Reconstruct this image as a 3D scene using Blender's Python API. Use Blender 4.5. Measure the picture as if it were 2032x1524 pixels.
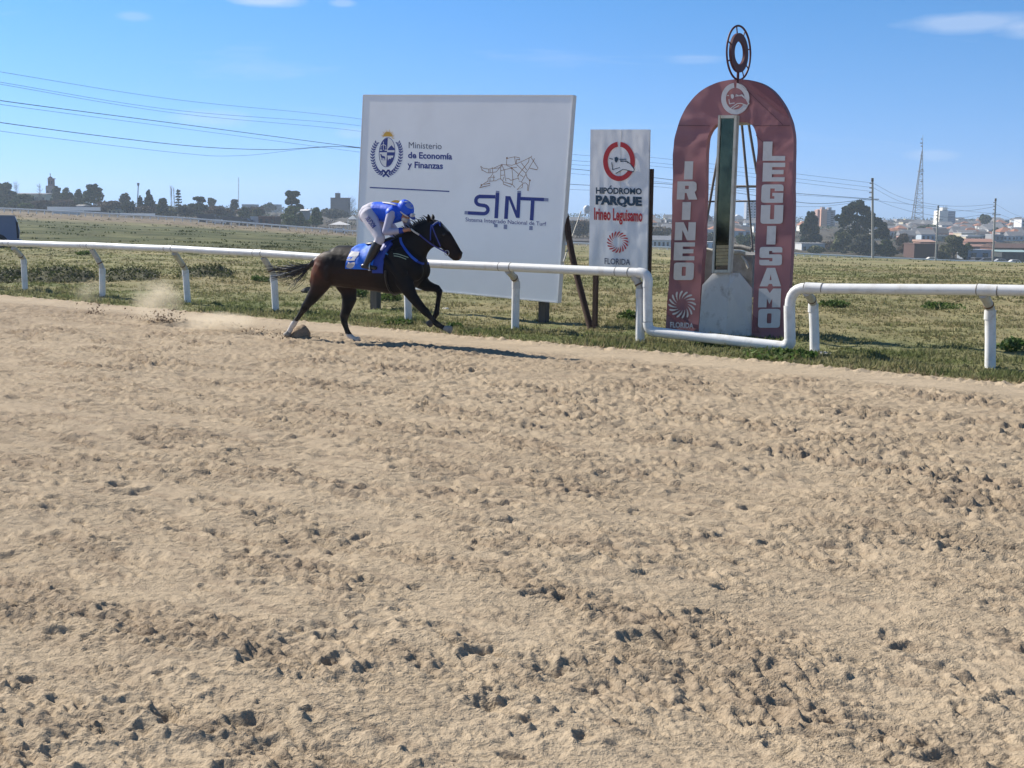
import bpy, bmesh, math, random
import numpy as np
from mathutils import Vector, Matrix
for o in list(bpy.data.objects):
    bpy.data.objects.remove(o, do_unlink=True)
SC = bpy.context.scene
COL = SC.collection
rnd = random.Random(7)
rng = np.random.default_rng(11)

# ------------------------------------------------------------------ camera
FPX, CX, CY, CAMH = 2350.0, 1016.0, 762.0, 1.8
PITCH, ROLL = math.atan(328 / FPX), math.radians(0.6)
cam = bpy.data.cameras.new('camera')
cam.sensor_width = 36.0
cam.lens = 36.0 * FPX / 2032.0
cam.clip_start, cam.clip_end = 0.1, 20000
camo = bpy.data.objects.new('camera', cam)
COL.objects.link(camo)
MR = Matrix.Rotation(math.pi / 2 - PITCH, 3, 'X') @ Matrix.Rotation(ROLL, 3, 'Z')
camo.matrix_world = Matrix.Translation((0, 0, CAMH)) @ MR.to_4x4()
SC.camera = camo

# ------------------------------------------------------------------ light
SUN_EL, SUN_AZ = math.radians(36.5), math.radians(145.5)      # azimuth from +X, counter-clockwise
sun_dir = Vector((math.cos(SUN_EL) * math.cos(SUN_AZ), math.cos(SUN_EL) * math.sin(SUN_AZ), math.sin(SUN_EL)))
W = bpy.data.worlds.new('World'); SC.world = W; W.use_nodes = True
nt = W.node_tree; nt.nodes.clear()
sky = nt.nodes.new('ShaderNodeTexSky'); sky.sky_type = 'NISHITA'; sky.sun_disc = False
sky.sun_elevation = SUN_EL; sky.sun_rotation = math.pi / 2 - SUN_AZ
sky.altitude = 0; sky.air_density = 1.0; sky.dust_density = 0.3; sky.ozone_density = 2.6
def nmath(op, a, b=None, clamp=False):
    n = nt.nodes.new('ShaderNodeMath'); n.operation = op; n.use_clamp = clamp
    for i, v in enumerate((a, b)):
        if v is None: continue
        if isinstance(v, (int, float)): n.inputs[i].default_value = v
        else: nt.links.new(v, n.inputs[i])
    return n.outputs[0]
tc = nt.nodes.new('ShaderNodeTexCoord')
sp2 = nt.nodes.new('ShaderNodeSeparateXYZ'); nt.links.new(tc.outputs['Generated'], sp2.inputs[0])
zc = nmath('MAXIMUM', nmath('ADD', sp2.outputs[2], 0.12), 0.05)
cx_ = nmath('DIVIDE', sp2.outputs[0], zc); cy_ = nmath('DIVIDE', sp2.outputs[1], zc)
cmb = nt.nodes.new('ShaderNodeCombineXYZ'); nt.links.new(cx_, cmb.inputs[0]); nt.links.new(cy_, cmb.inputs[1])
mp = nt.nodes.new('ShaderNodeMapping'); mp.inputs['Scale'].default_value = (0.55, 1.1, 1); mp.inputs['Location'].default_value = (3.1, 1.7, 0)
nt.links.new(cmb.outputs[0], mp.inputs[0])
cn = nt.nodes.new('ShaderNodeTexNoise'); cn.inputs['Scale'].default_value = 1.0; cn.inputs['Detail'].default_value = 7; cn.inputs['Roughness'].default_value = 0.6
cn.inputs['Distortion'].default_value = 0.4
nt.links.new(mp.outputs[0], cn.inputs['Vector'])
ramp = nt.nodes.new('ShaderNodeValToRGB'); ramp.color_ramp.elements[0].position = 0.58; ramp.color_ramp.elements[1].position = 0.80
ramp.color_ramp.elements[1].color = (0.42, 0.42, 0.42, 1)
nt.links.new(cn.outputs['Fac'], ramp.inputs[0])
mixc = nt.nodes.new('ShaderNodeMixRGB'); mixc.inputs[2].default_value = (9.5, 10.5, 12.5, 1)
cl_f = nmath('MULTIPLY', ramp.outputs[0], nmath('MULTIPLY', nmath('SUBTRACT', sp2.outputs[2], 0.03), 12.0, True)); nt.links.new(cl_f, mixc.inputs[0])
bw = nt.nodes.new('ShaderNodeRGBToBW'); nt.links.new(sky.outputs[0], bw.inputs[0])
hue = nt.nodes.new('ShaderNodeValToRGB'); hue.color_ramp.elements[0].position = 0.0; hue.color_ramp.elements[0].color = (0.50, 1.03, 1.90, 1)
hue.color_ramp.elements[1].position = 0.5; hue.color_ramp.elements[1].color = (0.30, 1.0, 2.4, 1)
e_ = hue.color_ramp.elements.new(0.17); e_.color = (0.26, 1.04, 2.5, 1)
nt.links.new(nmath('MAXIMUM', sp2.outputs[2], 0.0), hue.inputs[0])
tintn = nt.nodes.new('ShaderNodeMixRGB'); tintn.blend_type = 'MULTIPLY'; tintn.inputs[0].default_value = 1.0
nt.links.new(bw.outputs[0], tintn.inputs[1]); nt.links.new(hue.outputs[0], tintn.inputs[2])
mixo = nt.nodes.new('ShaderNodeMixRGB'); mixo.inputs[0].default_value = 0.09
nt.links.new(tintn.outputs[0], mixo.inputs[1]); nt.links.new(sky.outputs[0], mixo.inputs[2]); nt.links.new(mixo.outputs[0], mixc.inputs[1])
# small fair-weather clouds: soft patches of the sky in given directions
def cloud(az, el, wa, wb, amt, prev):
    def cnst(v):
        n = nt.nodes.new('ShaderNodeCombineXYZ')
        for i in range(3): n.inputs[i].default_value = v[i]
        return n.outputs[0]
    def dot(v):
        n = nt.nodes.new('ShaderNodeVectorMath'); n.operation = 'DOT_PRODUCT'; nt.links.new(tc.outputs['Generated'], n.inputs[0]); nt.links.new(cnst(v), n.inputs[1]); return n.outputs['Value']
    d0 = Vector((math.cos(el) * math.sin(az), math.cos(el) * math.cos(az), math.sin(el))); e1 = Vector((math.cos(az), -math.sin(az), 0)); e2 = e1.cross(d0) * -1
    if e2.z < 0: e2 = -e2
    nz = nt.nodes.new('ShaderNodeTexNoise'); nz.inputs['Scale'].default_value = 24; nz.inputs['Detail'].default_value = 5; nz.inputs['Roughness'].default_value = .6
    mq = nt.nodes.new('ShaderNodeMapping'); mq.inputs['Scale'].default_value = (1, 1, 2.6); nt.links.new(tc.outputs['Generated'], mq.inputs[0]); nt.links.new(mq.outputs[0], nz.inputs['Vector'])
    u = nmath('POWER', nmath('ABSOLUTE', nmath('DIVIDE', dot(e1), wa)), 2.0); v = nmath('POWER', nmath('ABSOLUTE', nmath('DIVIDE', dot(e2), wb)), 2.0)
    r2 = nmath('SQRT', nmath('ADD', u, v))
    f = nmath('SUBTRACT', nmath('ADD', 0.75, nmath('MULTIPLY', nz.outputs['Fac'], 1.0)), r2)
    f = nmath('MULTIPLY', f, 1.4, True)
    f = nmath('MULTIPLY', f, nmath('GREATER_THAN', dot(d0), 0.5)); f = nmath('MULTIPLY', f, amt)
    mx = nt.nodes.new('ShaderNodeMixRGB'); nt.links.new(f, mx.inputs[0]); nt.links.new(prev, mx.inputs[1]); mx.inputs[2].default_value = (9.0, 10.2, 12.4, 1); return mx.outputs[0]
def sky_at(px, py):
    d = MR @ Vector(((px - CX) / FPX, -(py - CY) / FPX, -1)); d.normalize(); return math.atan2(d.x, d.y), math.asin(d.z)
skyc = mixc.outputs[0]
for px, py, wa, wb, amt in ((1925, 44, 105, 17, .36), (2060, 58, 60, 15, .30), (525, 0, 62, 12, .55), (680, 6, 22, 7, .3), (265, 32, 30, 8, .22), (420, 235, 70, 16, .22), (1380, 118, 50, 9, .16), (1850, 308, 45, 10, .2), (700, 265, 30, 10, .2)):
    az_, el_ = sky_at(px, py); skyc = cloud(az_, el_, wa / FPX, wb / FPX, amt, skyc)
bg = nt.nodes.new('ShaderNodeBackground'); bg.inputs['Strength'].default_value = 0.054
nt.links.new(skyc, bg.inputs[0])
wo = nt.nodes.new('ShaderNodeOutputWorld'); nt.links.new(bg.outputs[0], wo.inputs[0])
sl = bpy.data.lights.new('sun', 'SUN'); sl.energy = 5.0; sl.angle = math.radians(0.53); sl.color = (1.0, 0.93, 0.82)
so = bpy.data.objects.new('sun', sl); COL.objects.link(so)
so.rotation_euler = sun_dir.to_track_quat('Z', 'Y').to_euler(); so.location = (-30, 25, 40)
SC.view_settings.view_transform = 'Standard'; SC.view_settings.look = 'None'
SC.view_settings.exposure = 0.64; SC.view_settings.gamma = 1.0; SC.view_settings.use_curve_mapping = False
SC.render.engine = 'CYCLES'
SC.cycles.use_denoising = True
SC.cycles.max_bounces = 5; SC.cycles.diffuse_bounces = 3; SC.cycles.glossy_bounces = 3
SC.cycles.transparent_max_bounces = 8; SC.cycles.volume_bounces = 1
SC.cycles.volume_step_rate = 2.0

# ------------------------------------------------------------------ geometry helpers
RR = np.array(MR)
CAM = np.array([0, 0, CAMH])
def ray(px, py):
    return RR @ np.array([(px - CX) / FPX, -(py - CY) / FPX, -1.0])
def gnd(px, py, z=0.0):
    d = ray(px, py); return CAM + d * ((z - CAMH) / d[2])
def at(px, py, Y):
    d = ray(px, py); return CAM + d * (Y / d[1])
def hor(px):
    return 434.0 + (px - 1016) * 0.01047
AL = math.radians(37)
D = np.array([math.cos(AL), -math.sin(AL), 0.0])      # along the rail, towards the camera
N = np.array([math.sin(AL), math.cos(AL), 0.0])       # into the infield
U = np.array([0, 0, 1.0])
P0 = np.array([0, 19.08, 0.0])
def st(s, t, z=0.0):
    return P0 + D * s + N * t + U * z
class Plane:
    k = 1.0                                # print layers lie this much closer
    def __init__(self, t=None, origin=None, u=None, v=None):
        self.o = np.array(st(0, t) if origin is None else origin, float)
        self.u = D if u is None else np.array(u, float)
        self.v = U if v is None else np.array(v, float)
        self.n = np.cross(self.u, self.v); self.n /= np.linalg.norm(self.n)   # faces the track for the rail frame
        if np.dot(self.n, CAM - self.o) < 0: self.n = -self.n
    def pt(self, px, py, off=0.0):
        d = ray(px, py); o = self.o + self.n * off * self.k
        return CAM + d * (np.dot(self.n, o - CAM) / np.dot(self.n, d))

# ------------------------------------------------------------------ noise (numpy)
_perm = rng.permutation(2048); _perm = np.concatenate([_perm, _perm])
_gr = rng.uniform(0, 2 * np.pi, 2048); _gx, _gy = np.cos(_gr), np.sin(_gr)
_val = rng.uniform(0, 1, 2048)
def _h(i, j):
    return _perm[(_perm[i & 2047] + (j & 2047)) & 2047]
def pn(x, y):
    x = np.asarray(x, float); y = np.asarray(y, float)
    i = np.floor(x).astype(np.int64); j = np.floor(y).astype(np.int64)
    fx, fy = x - i, y - j
    u = fx * fx * fx * (fx * (fx * 6 - 15) + 10); v = fy * fy * fy * (fy * (fy * 6 - 15) + 10)
    def g(a, b, dx, dy):
        h = _h(a, b); return _gx[h] * dx + _gy[h] * dy
    n00 = g(i, j, fx, fy); n10 = g(i + 1, j, fx - 1, fy); n01 = g(i, j + 1, fx, fy - 1); n11 = g(i + 1, j + 1, fx - 1, fy - 1)
    return ((n00 + u * (n10 - n00)) * (1 - v) + (n01 + u * (n11 - n01)) * v) * 1.5
def fbm(x, y, octv=4, gain=0.5):
    r = 0; a = 1.0
    for k in range(octv):
        r = r + a * pn(x + 17.3 * k, y - 9.1 * k); x = x * 2.03; y = y * 2.03; a *= gain
    return r
def sst(a, b, x):
    t = np.clip((x - a) / (b - a), 0, 1); return t * t * (3 - 2 * t)

# ------------------------------------------------------------------ materials
MATS = {}
def mat(name, col, rough=0.85, var=0.0, scale=6.0, bump=0.0, bscale=40.0, attr=False, metal=0.0, spec=0.35,
        detail=5, col2=None, stain=None, sscale=2.0, sstr=0.5, coat=0.0, back=0.0, stretch=None):
    m = bpy.data.materials.new(name); m.use_nodes = True
    t = m.node_tree; b = t.nodes['Principled BSDF']
    b.inputs['Roughness'].default_value = rough; b.inputs['Metallic'].default_value = metal
    b.inputs['Specular IOR Level'].default_value = spec
    if coat: b.inputs['Coat Weight'].default_value = coat; b.inputs['Coat Roughness'].default_value = 0.25
    L = t.links.new
    tcn = t.nodes.new('ShaderNodeTexCoord'); vec = tcn.outputs['Object']
    if stretch:
        mpn = t.nodes.new('ShaderNodeMapping'); mpn.inputs['Scale'].default_value = stretch; L(vec, mpn.inputs[0]); vec = mpn.outputs[0]
    def noise(s, d=detail, r=0.55):
        n = t.nodes.new('ShaderNodeTexNoise'); n.inputs['Scale'].default_value = s; n.inputs['Detail'].default_value = d
        n.inputs['Roughness'].default_value = r; L(vec, n.inputs['Vector']); return n.outputs['Fac']
    if attr:
        a = t.nodes.new('ShaderNodeAttribute'); a.attribute_name = 'tint'; c = a.outputs['Color']
    else:
        r = t.nodes.new('ShaderNodeRGB'); r.outputs[0].default_value = (*col, 1); c = r.outputs[0]
    if col2 is not None:
        rp = t.nodes.new('ShaderNodeValToRGB'); rp.color_ramp.elements[0].position = 0.40; rp.color_ramp.elements[1].position = 0.62
        L(noise(scale), rp.inputs[0])
        mx = t.nodes.new('ShaderNodeMixRGB'); L(rp.outputs[0], mx.inputs[0]); L(c, mx.inputs[1]); mx.inputs[2].default_value = (*col2, 1); c = mx.outputs[0]
    if var:
        mr = t.nodes.new('ShaderNodeMapRange'); mr.inputs[1].default_value = 0.25; mr.inputs[2].default_value = 0.75
        mr.inputs[3].default_value = 1 - var; mr.inputs[4].default_value = 1 + var
        L(noise(scale * 1.7), mr.inputs[0])
        mx = t.nodes.new('ShaderNodeMixRGB'); mx.blend_type = 'MULTIPLY'; mx.inputs[0].default_value = 1; L(c, mx.inputs[1]); L(mr.outputs[0], mx.inputs[2]); c = mx.outputs[0]
    if stain is not None:
        rp = t.nodes.new('ShaderNodeValToRGB'); rp.color_ramp.elements[0].position = 0.52; rp.color_ramp.elements[1].position = 0.72
        rp.color_ramp.elements[1].color = (sstr, sstr, sstr, 1)
        L(noise(sscale, 8, 0.65), rp.inputs[0])
        mx = t.nodes.new('ShaderNodeMixRGB'); L(rp.outputs[0], mx.inputs[0]); L(c, mx.inputs[1]); mx.inputs[2].default_value = (*stain, 1); c = mx.outputs[0]
    L(c, b.inputs['Base Color'])
    if bump:
        bn = t.nodes.new('ShaderNodeBump'); bn.inputs['Strength'].default_value = bump; bn.inputs['Distance'].default_value = 0.02
        L(noise(bscale, 6), bn.inputs['Height']); L(bn.outputs[0], b.inputs['Normal'])
    if back:                               # thin blades and leaves let light through
        tr = t.nodes.new('ShaderNodeBsdfTranslucent'); L(c, tr.inputs['Color'])
        ms = t.nodes.new('ShaderNodeMixShader'); ms.inputs[0].default_value = back
        L(b.outputs[0], ms.inputs[1]); L(tr.outputs[0], ms.inputs[2]); L(ms.outputs[0], t.nodes['Material Output'].inputs['Surface'])
    MATS[name] = m
    return m

# ------------------------------------------------------------------ mesh building
class MB:
    def __init__(self):
        self.v = []; self.f = []; self.mi = []; self.sm = []
    def add(self, verts, faces, mi=0, smooth=False):
        o = len(self.v)
        self.v.extend([tuple(map(float, p)) for p in verts])
        for f in faces:
            self.f.append([i + o for i in f]); self.mi.append(mi); self.sm.append(smooth)
        return self
    def box(self, c, size, ax=None, mi=0):
        c = np.array(c, float); a = np.eye(3) if ax is None else np.array(ax, float)
        h = np.array(size, float) / 2
        vs = [c + a[0] * h[0] * sx + a[1] * h[1] * sy + a[2] * h[2] * sz for sz in (-1, 1) for sy in (-1, 1) for sx in (-1, 1)]
        self.add(vs, [(0, 2, 3, 1), (4, 5, 7, 6), (0, 1, 5, 4), (2, 6, 7, 3), (0, 4, 6, 2), (1, 3, 7, 5)], mi); return self
    def tube(self, pts, r, seg=8, mi=0, cap=True):
        pts = [np.array(p, float) for p in pts]; n = len(pts)
        rs = [r] * n if np.isscalar(r) else list(r)
        vs = []; prev = None
        for i, p in enumerate(pts):
            tg = pts[min(i + 1, n - 1)] - pts[max(i - 1, 0)]; tg = tg / (np.linalg.norm(tg) + 1e-12)
            if prev is None:
                ref = np.array([0, 0, 1.0]) if abs(tg[2]) < 0.9 else np.array([1.0, 0, 0])
                a = np.cross(tg, ref)
            else:
                a = prev - tg * np.dot(prev, tg)
            a /= np.linalg.norm(a); prev = a; b = np.cross(tg, a)
            for k in range(seg):
                q = 2 * math.pi * k / seg
                vs.append(p + rs[i] * (a * math.cos(q) + b * math.sin(q)))
        fs = [(i * seg + k, i * seg + (k + 1) % seg, (i + 1) * seg + (k + 1) % seg, (i + 1) * seg + k) for i in range(n - 1) for k in range(seg)]
        self.add(vs, fs, mi, True)
        if cap:
            self.add(vs[:seg], [list(range(seg))[::-1]], mi); self.add(vs[-seg:], [list(range(seg))], mi)
        return self
    def prism(self, poly, vec, mi=0):
        poly = [np.array(p, float) for p in poly]; n = len(poly); vec = np.array(vec, float)
        vs = poly + [p + vec for p in poly]
        fs = [list(range(n)), list(range(2 * n - 1, n - 1, -1))] + [(i, n + i, n + (i + 1) % n, (i + 1) % n) for i in range(n)]
        self.add(vs, fs, mi); return self
    def mesh(self, name, mats, origin=(0, 0, 0), fix=True):
        m = bpy.data.meshes.new(name)
        o = np.array(origin, float)
        m.from_pydata([tuple(np.array(p) - o) for p in self.v], [], self.f)
        for x in (mats if isinstance(mats, (list, tuple)) else [mats]): m.materials.append(x)
        m.polygons.foreach_set('material_index', self.mi); m.polygons.foreach_set('use_smooth', self.sm)
        if fix:
            b = bmesh.new(); b.from_mesh(m); bmesh.ops.recalc_face_normals(b, faces=b.faces); b.to_mesh(m); b.free()
        return m
def link(name, me, parent=None, loc=(0, 0, 0)):
    o = bpy.data.objects.new(name, me); COL.objects.link(o); o.location = tuple(map(float, loc))
    if parent is not None: o.parent = parent
    return o
def tag(o, label=None, cat=None, group=None, kind=None):
    if label: o['label'] = label
    if cat: o['category'] = cat
    if group: o['group'] = group
    if kind: o['kind'] = kind
    return o
def thing(name, loc, label, cat, group=None, rz=0.0):
    o = bpy.data.objects.new(name, None); COL.objects.link(o); o.location = tuple(map(float, loc)); o.rotation_euler = (0, 0, rz)
    o.empty_display_size = 0.2
    return tag(o, label, cat, group)
def part(name, mb, mats, parent, origin=None, label=None, fix=True):
    if origin is None:
        q = parent; og = np.zeros(3)
        while q is not None: og = og + np.array(q.location); q = q.parent
    else: og = origin
    o = link(name, mb.mesh(name, mats, og, fix), parent)
    if label: o['label'] = label
    return o
def single(name, mb, mats, loc, label, cat, group=None, kind=None):
    return tag(link(name, mb.mesh(name, mats, loc), None, loc), label, cat, group, kind)
def big_mesh(name, verts, quads=None, tris=None, tint=None, smooth=True, mats=()):
    m = bpy.data.meshes.new(name)
    verts = np.asarray(verts, np.float32)
    m.vertices.add(len(verts)); m.vertices.foreach_set('co', verts.ravel())
    ls = []; st_ = []; tot = []; p = 0
    for arr, k in ((quads, 4), (tris, 3)):
        if arr is None or len(arr) == 0: continue
        arr = np.asarray(arr, np.int32); ls.append(arr.ravel()); st_.append(p + np.arange(len(arr)) * k); tot.append(np.full(len(arr), k)); p += len(arr) * k
    ls = np.concatenate(ls); st_ = np.concatenate(st_)
    m.loops.add(len(ls)); m.loops.foreach_set('vertex_index', ls)
    m.polygons.add(len(st_)); m.polygons.foreach_set('loop_start', st_.astype(np.int32))
    if smooth: m.polygons.foreach_set('use_smooth', np.ones(len(st_), bool))
    m.update(calc_edges=True)
    for x in mats: m.materials.append(x)
    if tint is not None: set_tint(m, tint)
    return m
def set_tint(m, tint):
    a = m.color_attributes.new('tint', 'FLOAT_COLOR', 'POINT')
    c = np.ones((len(m.vertices), 4), np.float32); c[:, :3] = tint
    a.data.foreach_set('color', c.ravel())
def text_geo(s, bold=0.0, shear=0.0):
    c = bpy.data.curves.new('lettering', 'FONT'); c.body = s; c.offset = bold; c.shear = shear; c.resolution_u = 3
    o = bpy.data.objects.new('lettering', c); COL.objects.link(o)
    dg = bpy.context.evaluated_depsgraph_get(); dg.update()
    m = bpy.data.meshes.new_from_object(o.evaluated_get(dg))
    v = np.array([p.co[:] for p in m.vertices]); f = [list(p.vertices) for p in m.polygons]
    bpy.data.objects.remove(o); bpy.data.meshes.remove(m); bpy.data.curves.remove(c)
    return v, f
def fill_geo(loops):
    c = bpy.data.curves.new('lettering', 'CURVE'); c.dimensions = '2D'; c.fill_mode = 'BOTH'
    for lp in loops:
        s = c.splines.new('POLY'); s.points.add(len(lp) - 1)
        for i, p in enumerate(lp): s.points[i].co = (p[0], p[1], 0, 1)
        s.use_cyclic_u = True
    o = bpy.data.objects.new('lettering', c); COL.objects.link(o)
    dg = bpy.context.evaluated_depsgraph_get(); dg.update()
    m = bpy.data.meshes.new_from_object(o.evaluated_get(dg))
    v = np.array([p.co[:] for p in m.vertices]); f = [list(p.vertices) for p in m.polygons]
    bpy.data.objects.remove(o); bpy.data.meshes.remove(m); bpy.data.curves.remove(c)
    return v, f
def text_on(pl, s, p0, p1, cap, bold=0.0, off=0.004, mb=None, shear=0.0, lean=0.0):
    """one printed line on a sign face, from baseline start p0 to baseline end p1"""
    v, f = text_geo(s, bold, shear)
    x0, x1 = v[:, 0].min(), v[:, 0].max()
    p0 = np.array(p0, float); p1 = np.array(p1, float)
    mb = mb or MB()
    ux = (p1 - p0) / (x1 - x0); uy = np.array([lean, -cap / 0.69])
    mb.add([pl.pt(*(p0 + ux * (q[0] - x0) + uy * q[1]), off) for q in v], f)
    return mb
def stroke_on(pl, pts, w, mb, off=0.004, closed=False):
    """flat printed stroke of given pixel width along pixel polyline"""
    pts = [np.array(p, float) for p in pts]
    if closed: pts = pts + [pts[0]]
    n = len(pts); Lp = []; Rp = []
    for i in range(n):
        if closed: a = pts[(i - 1) % (n - 1)]; b = pts[(i + 1) % (n - 1)] if i < n - 1 else pts[1]
        else: a = pts[max(i - 1, 0)]; b = pts[min(i + 1, n - 1)]
        tg = b - a; tg = tg / (np.linalg.norm(tg) + 1e-9); nn = np.array([-tg[1], tg[0]])
        k = 1.0
        if 0 < i < n - 1:
            t1 = pts[i] - pts[i - 1]; t1 = t1 / (np.linalg.norm(t1) + 1e-9); k = 1 / max(0.5, abs(np.dot(t1, tg)))
        Lp.append(pl.pt(*(pts[i] + nn * w / 2 * k), off)); Rp.append(pl.pt(*(pts[i] - nn * w / 2 * k), off))
    mb.add(Lp + Rp, [(i, i + 1, n + i + 1, n + i) for i in range(n - 1)]); return mb
def poly_on(pl, pts, mb, off=0.004):
    mb.add([pl.pt(*p, off) for p in pts], [list(range(len(pts)))]); return mb
def rp(pts, r, n=4):
    """round every corner of a polygon whose third value is truthy"""
    out = []; k = len(pts)
    for i, p in enumerate(pts):
        c = np.array(p[:2], float)
        if len(p) < 3 or not p[2]: out.append(tuple(c)); continue
        a = np.array(pts[i - 1][:2], float); b = np.array(pts[(i + 1) % k][:2], float)
        rr = r if p[2] == 1 else p[2]
        da = (a - c) / np.linalg.norm(a - c); db = (b - c) / np.linalg.norm(b - c)
        A = c + da * rr; B = c + db * rr
        for q in range(n + 1):
            t = q / n; out.append(tuple((1 - t) ** 2 * A + 2 * t * (1 - t) * c + t * t * B))
    return out
def crs(pts, n=10):
    """smooth curve through points"""
    P = [np.array(p, float) for p in pts]; P = [2 * P[0] - P[1]] + P + [2 * P[-1] - P[-2]]
    out = []
    for i in range(1, len(P) - 2):
        for q in range(n):
            t = q / n
            out.append(0.5 * ((2 * P[i]) + (-P[i - 1] + P[i + 1]) * t + (2 * P[i - 1] - 5 * P[i] + 4 * P[i + 1] - P[i + 2]) * t * t + (-P[i - 1] + 3 * P[i] - 3 * P[i + 1] + P[i + 2]) * t ** 3))
    out.append(P[-2]); return out
# ================================================================== SETTING: terrain, track, grass
_fpx = np.array([-400, -80, 0, 130, 350, 700, 1150, 1320, 1582, 1763, 1882, 1951, 2032, 2500], float)
_fby = np.array([412, 418, 421, 427, 439, 466, 490, 498, 510.5, 519, 524, 526, 529, 540], float)
YF = 340.0
_u = (_fpx - CX) / FPX
_zf = CAMH - (_fby - hor(_fpx)) / FPX * YF
_hpx = np.array([-400, 0, 350, 700, 1150, 1320, 1600, 2032, 2500], float)
_hby = np.array([400, 404, 416, 426, 434, 436, 441, 443, 446], float)
_hu = (_hpx - CX) / FPX
_zh = CAMH - (_hby - hor(_hpx)) / FPX * 900.0
def terrain(x, y):
    x = np.asarray(x, float); y = np.asarray(y, float)
    u = x / np.maximum(np.abs(y), 1e-3) * np.sign(y + 1e-9)
    zf = np.interp(u, _u, _zf); zh = np.interp(u, _hu, _zh)
    a = np.clip((y - 32) / (YF - 32), 0, 1); a = a * (0.75 + 0.25 * a)
    b = np.clip((y - YF) / (900 - YF), 0, 1)
    z = zf * a + (zh - zf) * b
    return np.where(y > 32, z, 0.0)
def sst_coords(x, y):
    dx, dy = x - P0[0], y - P0[1]
    return dx * D[0] + dy * D[1], dx * N[0] + dy * N[1]
EDGE = -1.16
def edge_wob(s):
    return EDGE + 0.10 * pn(s * 0.35, 3.3 + 0 * s) + 0.05 * pn(s * 1.7, 8.1 + 0 * s)
def grass_h(x, y):
    s, t = sst_coords(x, y)
    r = np.hypot(x, y)
    fade = np.clip(60 / np.maximum(r, 1), 0, 1)
    z = terrain(x, y) + (0.05 * fbm(s * 0.5, t * 0.5, 3) + 0.025 * fbm(s * 3.1, t * 3.1, 3)) * fade * sst(EDGE, EDGE + 1.2, t)
    z = z + 0.35 * fbm(x * 0.03, y * 0.03, 3) * np.clip((r - 40) / 120, 0, 1)
    e = edge_wob(s)
    return z + 0.03 * sst(e - 0.1, e + 0.25, t) - 0.30 * (1 - sst(e - 0.22, e + 0.02, t))
def tg(px, py):
    """where the sight line through a point of the photo meets the terrain"""
    d = ray(px, py); d = d / d[1]
    ys = np.concatenate([np.linspace(20, 400, 800), np.linspace(401, 3000, 1300)])
    X = d[0] * ys; Z = CAMH + d[2] * ys
    below = Z < terrain(X, ys)
    k = int(np.argmax(below)) if below.any() else len(ys) - 1
    return np.array([X[k], ys[k], float(terrain(X[k], ys[k]))])
def tz(p):
    return float(terrain(p[0], p[1]))

# ---- terrain sheet (grass, reaches the horizon)
def ground_color(x, y):
    s, t = sst_coords(x, y); r = np.hypot(x, y)
    g1 = fbm(x * 0.11, y * 0.11, 4); g2 = fbm(x * 0.7 + 5, y * 0.7, 3); g3 = fbm(x * 3.1, y * 3.1 + 7, 2)
    dry = np.array([0.275, 0.232, 0.128]); olive = np.array([0.205, 0.200, 0.098]); green = np.array([0.118, 0.145, 0.052])
    k = np.clip(0.45 + 0.8 * g1 + 0.4 * g2 + 0.25 * g3, 0, 1)[:, None]; g4 = fbm(x * 0.33 + 11, y * 0.33, 3)
    c = dry * k + olive * (1 - k)
    near = (1 - sst(1.0, 4.0, t)) * np.clip(0.32 + 1.1 * g2 + .5 * g3, 0, .85)
    c = c * (1 - near[:, None]) + green * near[:, None]
    # greener belt in the middle of the infield on the left, brown rough ground towards the far rail
    u = x / np.maximum(y, 1e-3)
    belt = sst(52, 80, y) * (1 - sst(175, 230, y)) * (1 - sst(-0.10, 0.10, u)) * np.clip(0.9 + 0.5 * g1, 0, 1)
    c = c * (1 - belt[:, None]) + np.array([0.072, 0.082, 0.036]) * belt[:, None]
    br = sst(175, 240, y) * (1 - sst(-0.05, 0.15, u))
    br = np.clip(br, 0, 1)[:, None]; c = c * (1 - br) + np.array([0.185, 0.145, 0.095]) * br
    fr = (sst(190, 270, y) * sst(0.1, 0.24, u) * np.clip(0.7 + 0.8 * g2, 0, 1))[:, None]
    c = c * (1 - fr) + np.array([0.115, 0.125, 0.045]) * fr
    town = sst(YF + 5, YF + 40, y)[:, None]
    c = c * (1 - town) + np.array([0.10, 0.085, 0.062]) * (0.8 + 0.5 * g1[:, None]) * town
    c = c * (1 + 0.38 * g4[:, None] * sst(25, 60, r)[:, None])
    sand = (1 - sst(EDGE - 0.05, EDGE + 0.1, t))[:, None]
    c = c * (1 - sand) + np.array([0.40, 0.31, 0.205]) * sand
    return np.clip(c, 0.01, 1)
th_in = np.radians(np.linspace(52, 128, 420)); th_out = np.radians(np.linspace(128, 412, 80))[1:-1]
th = np.concatenate([th_in, th_out])
rr_ = np.concatenate([[0.5, 2, 5, 9], np.geomspace(11.5, 40, 260), np.geomspace(40.3, 420, 150), np.geomspace(430, 2500, 34)])
TH, RRr = np.meshgrid(th, rr_)
gx, gy = RRr * np.cos(TH), RRr * np.sin(TH)
gz = grass_h(gx.ravel(), gy.ravel())
nr, nc = gx.shape
I = np.arange(nr * nc).reshape(nr, nc); J = np.roll(I, -1, axis=1)
q = np.stack([I[:-1], J[:-1], J[1:], I[1:]], -1).reshape(-1, 4)
m_ground = mat('infield_turf', (0.2, 0.2, 0.1), 0.95, var=0.22, scale=9, attr=True, bump=0.9, bscale=55, spec=0.1)
me = big_mesh('infield', np.stack([gx.ravel(), gy.ravel(), gz], 1), q, tint=ground_color(gx.ravel(), gy.ravel()), mats=[m_ground])
tag(link('infield', me), 'flat olive and straw coloured infield turf running out to the town', kind='structure')

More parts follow.
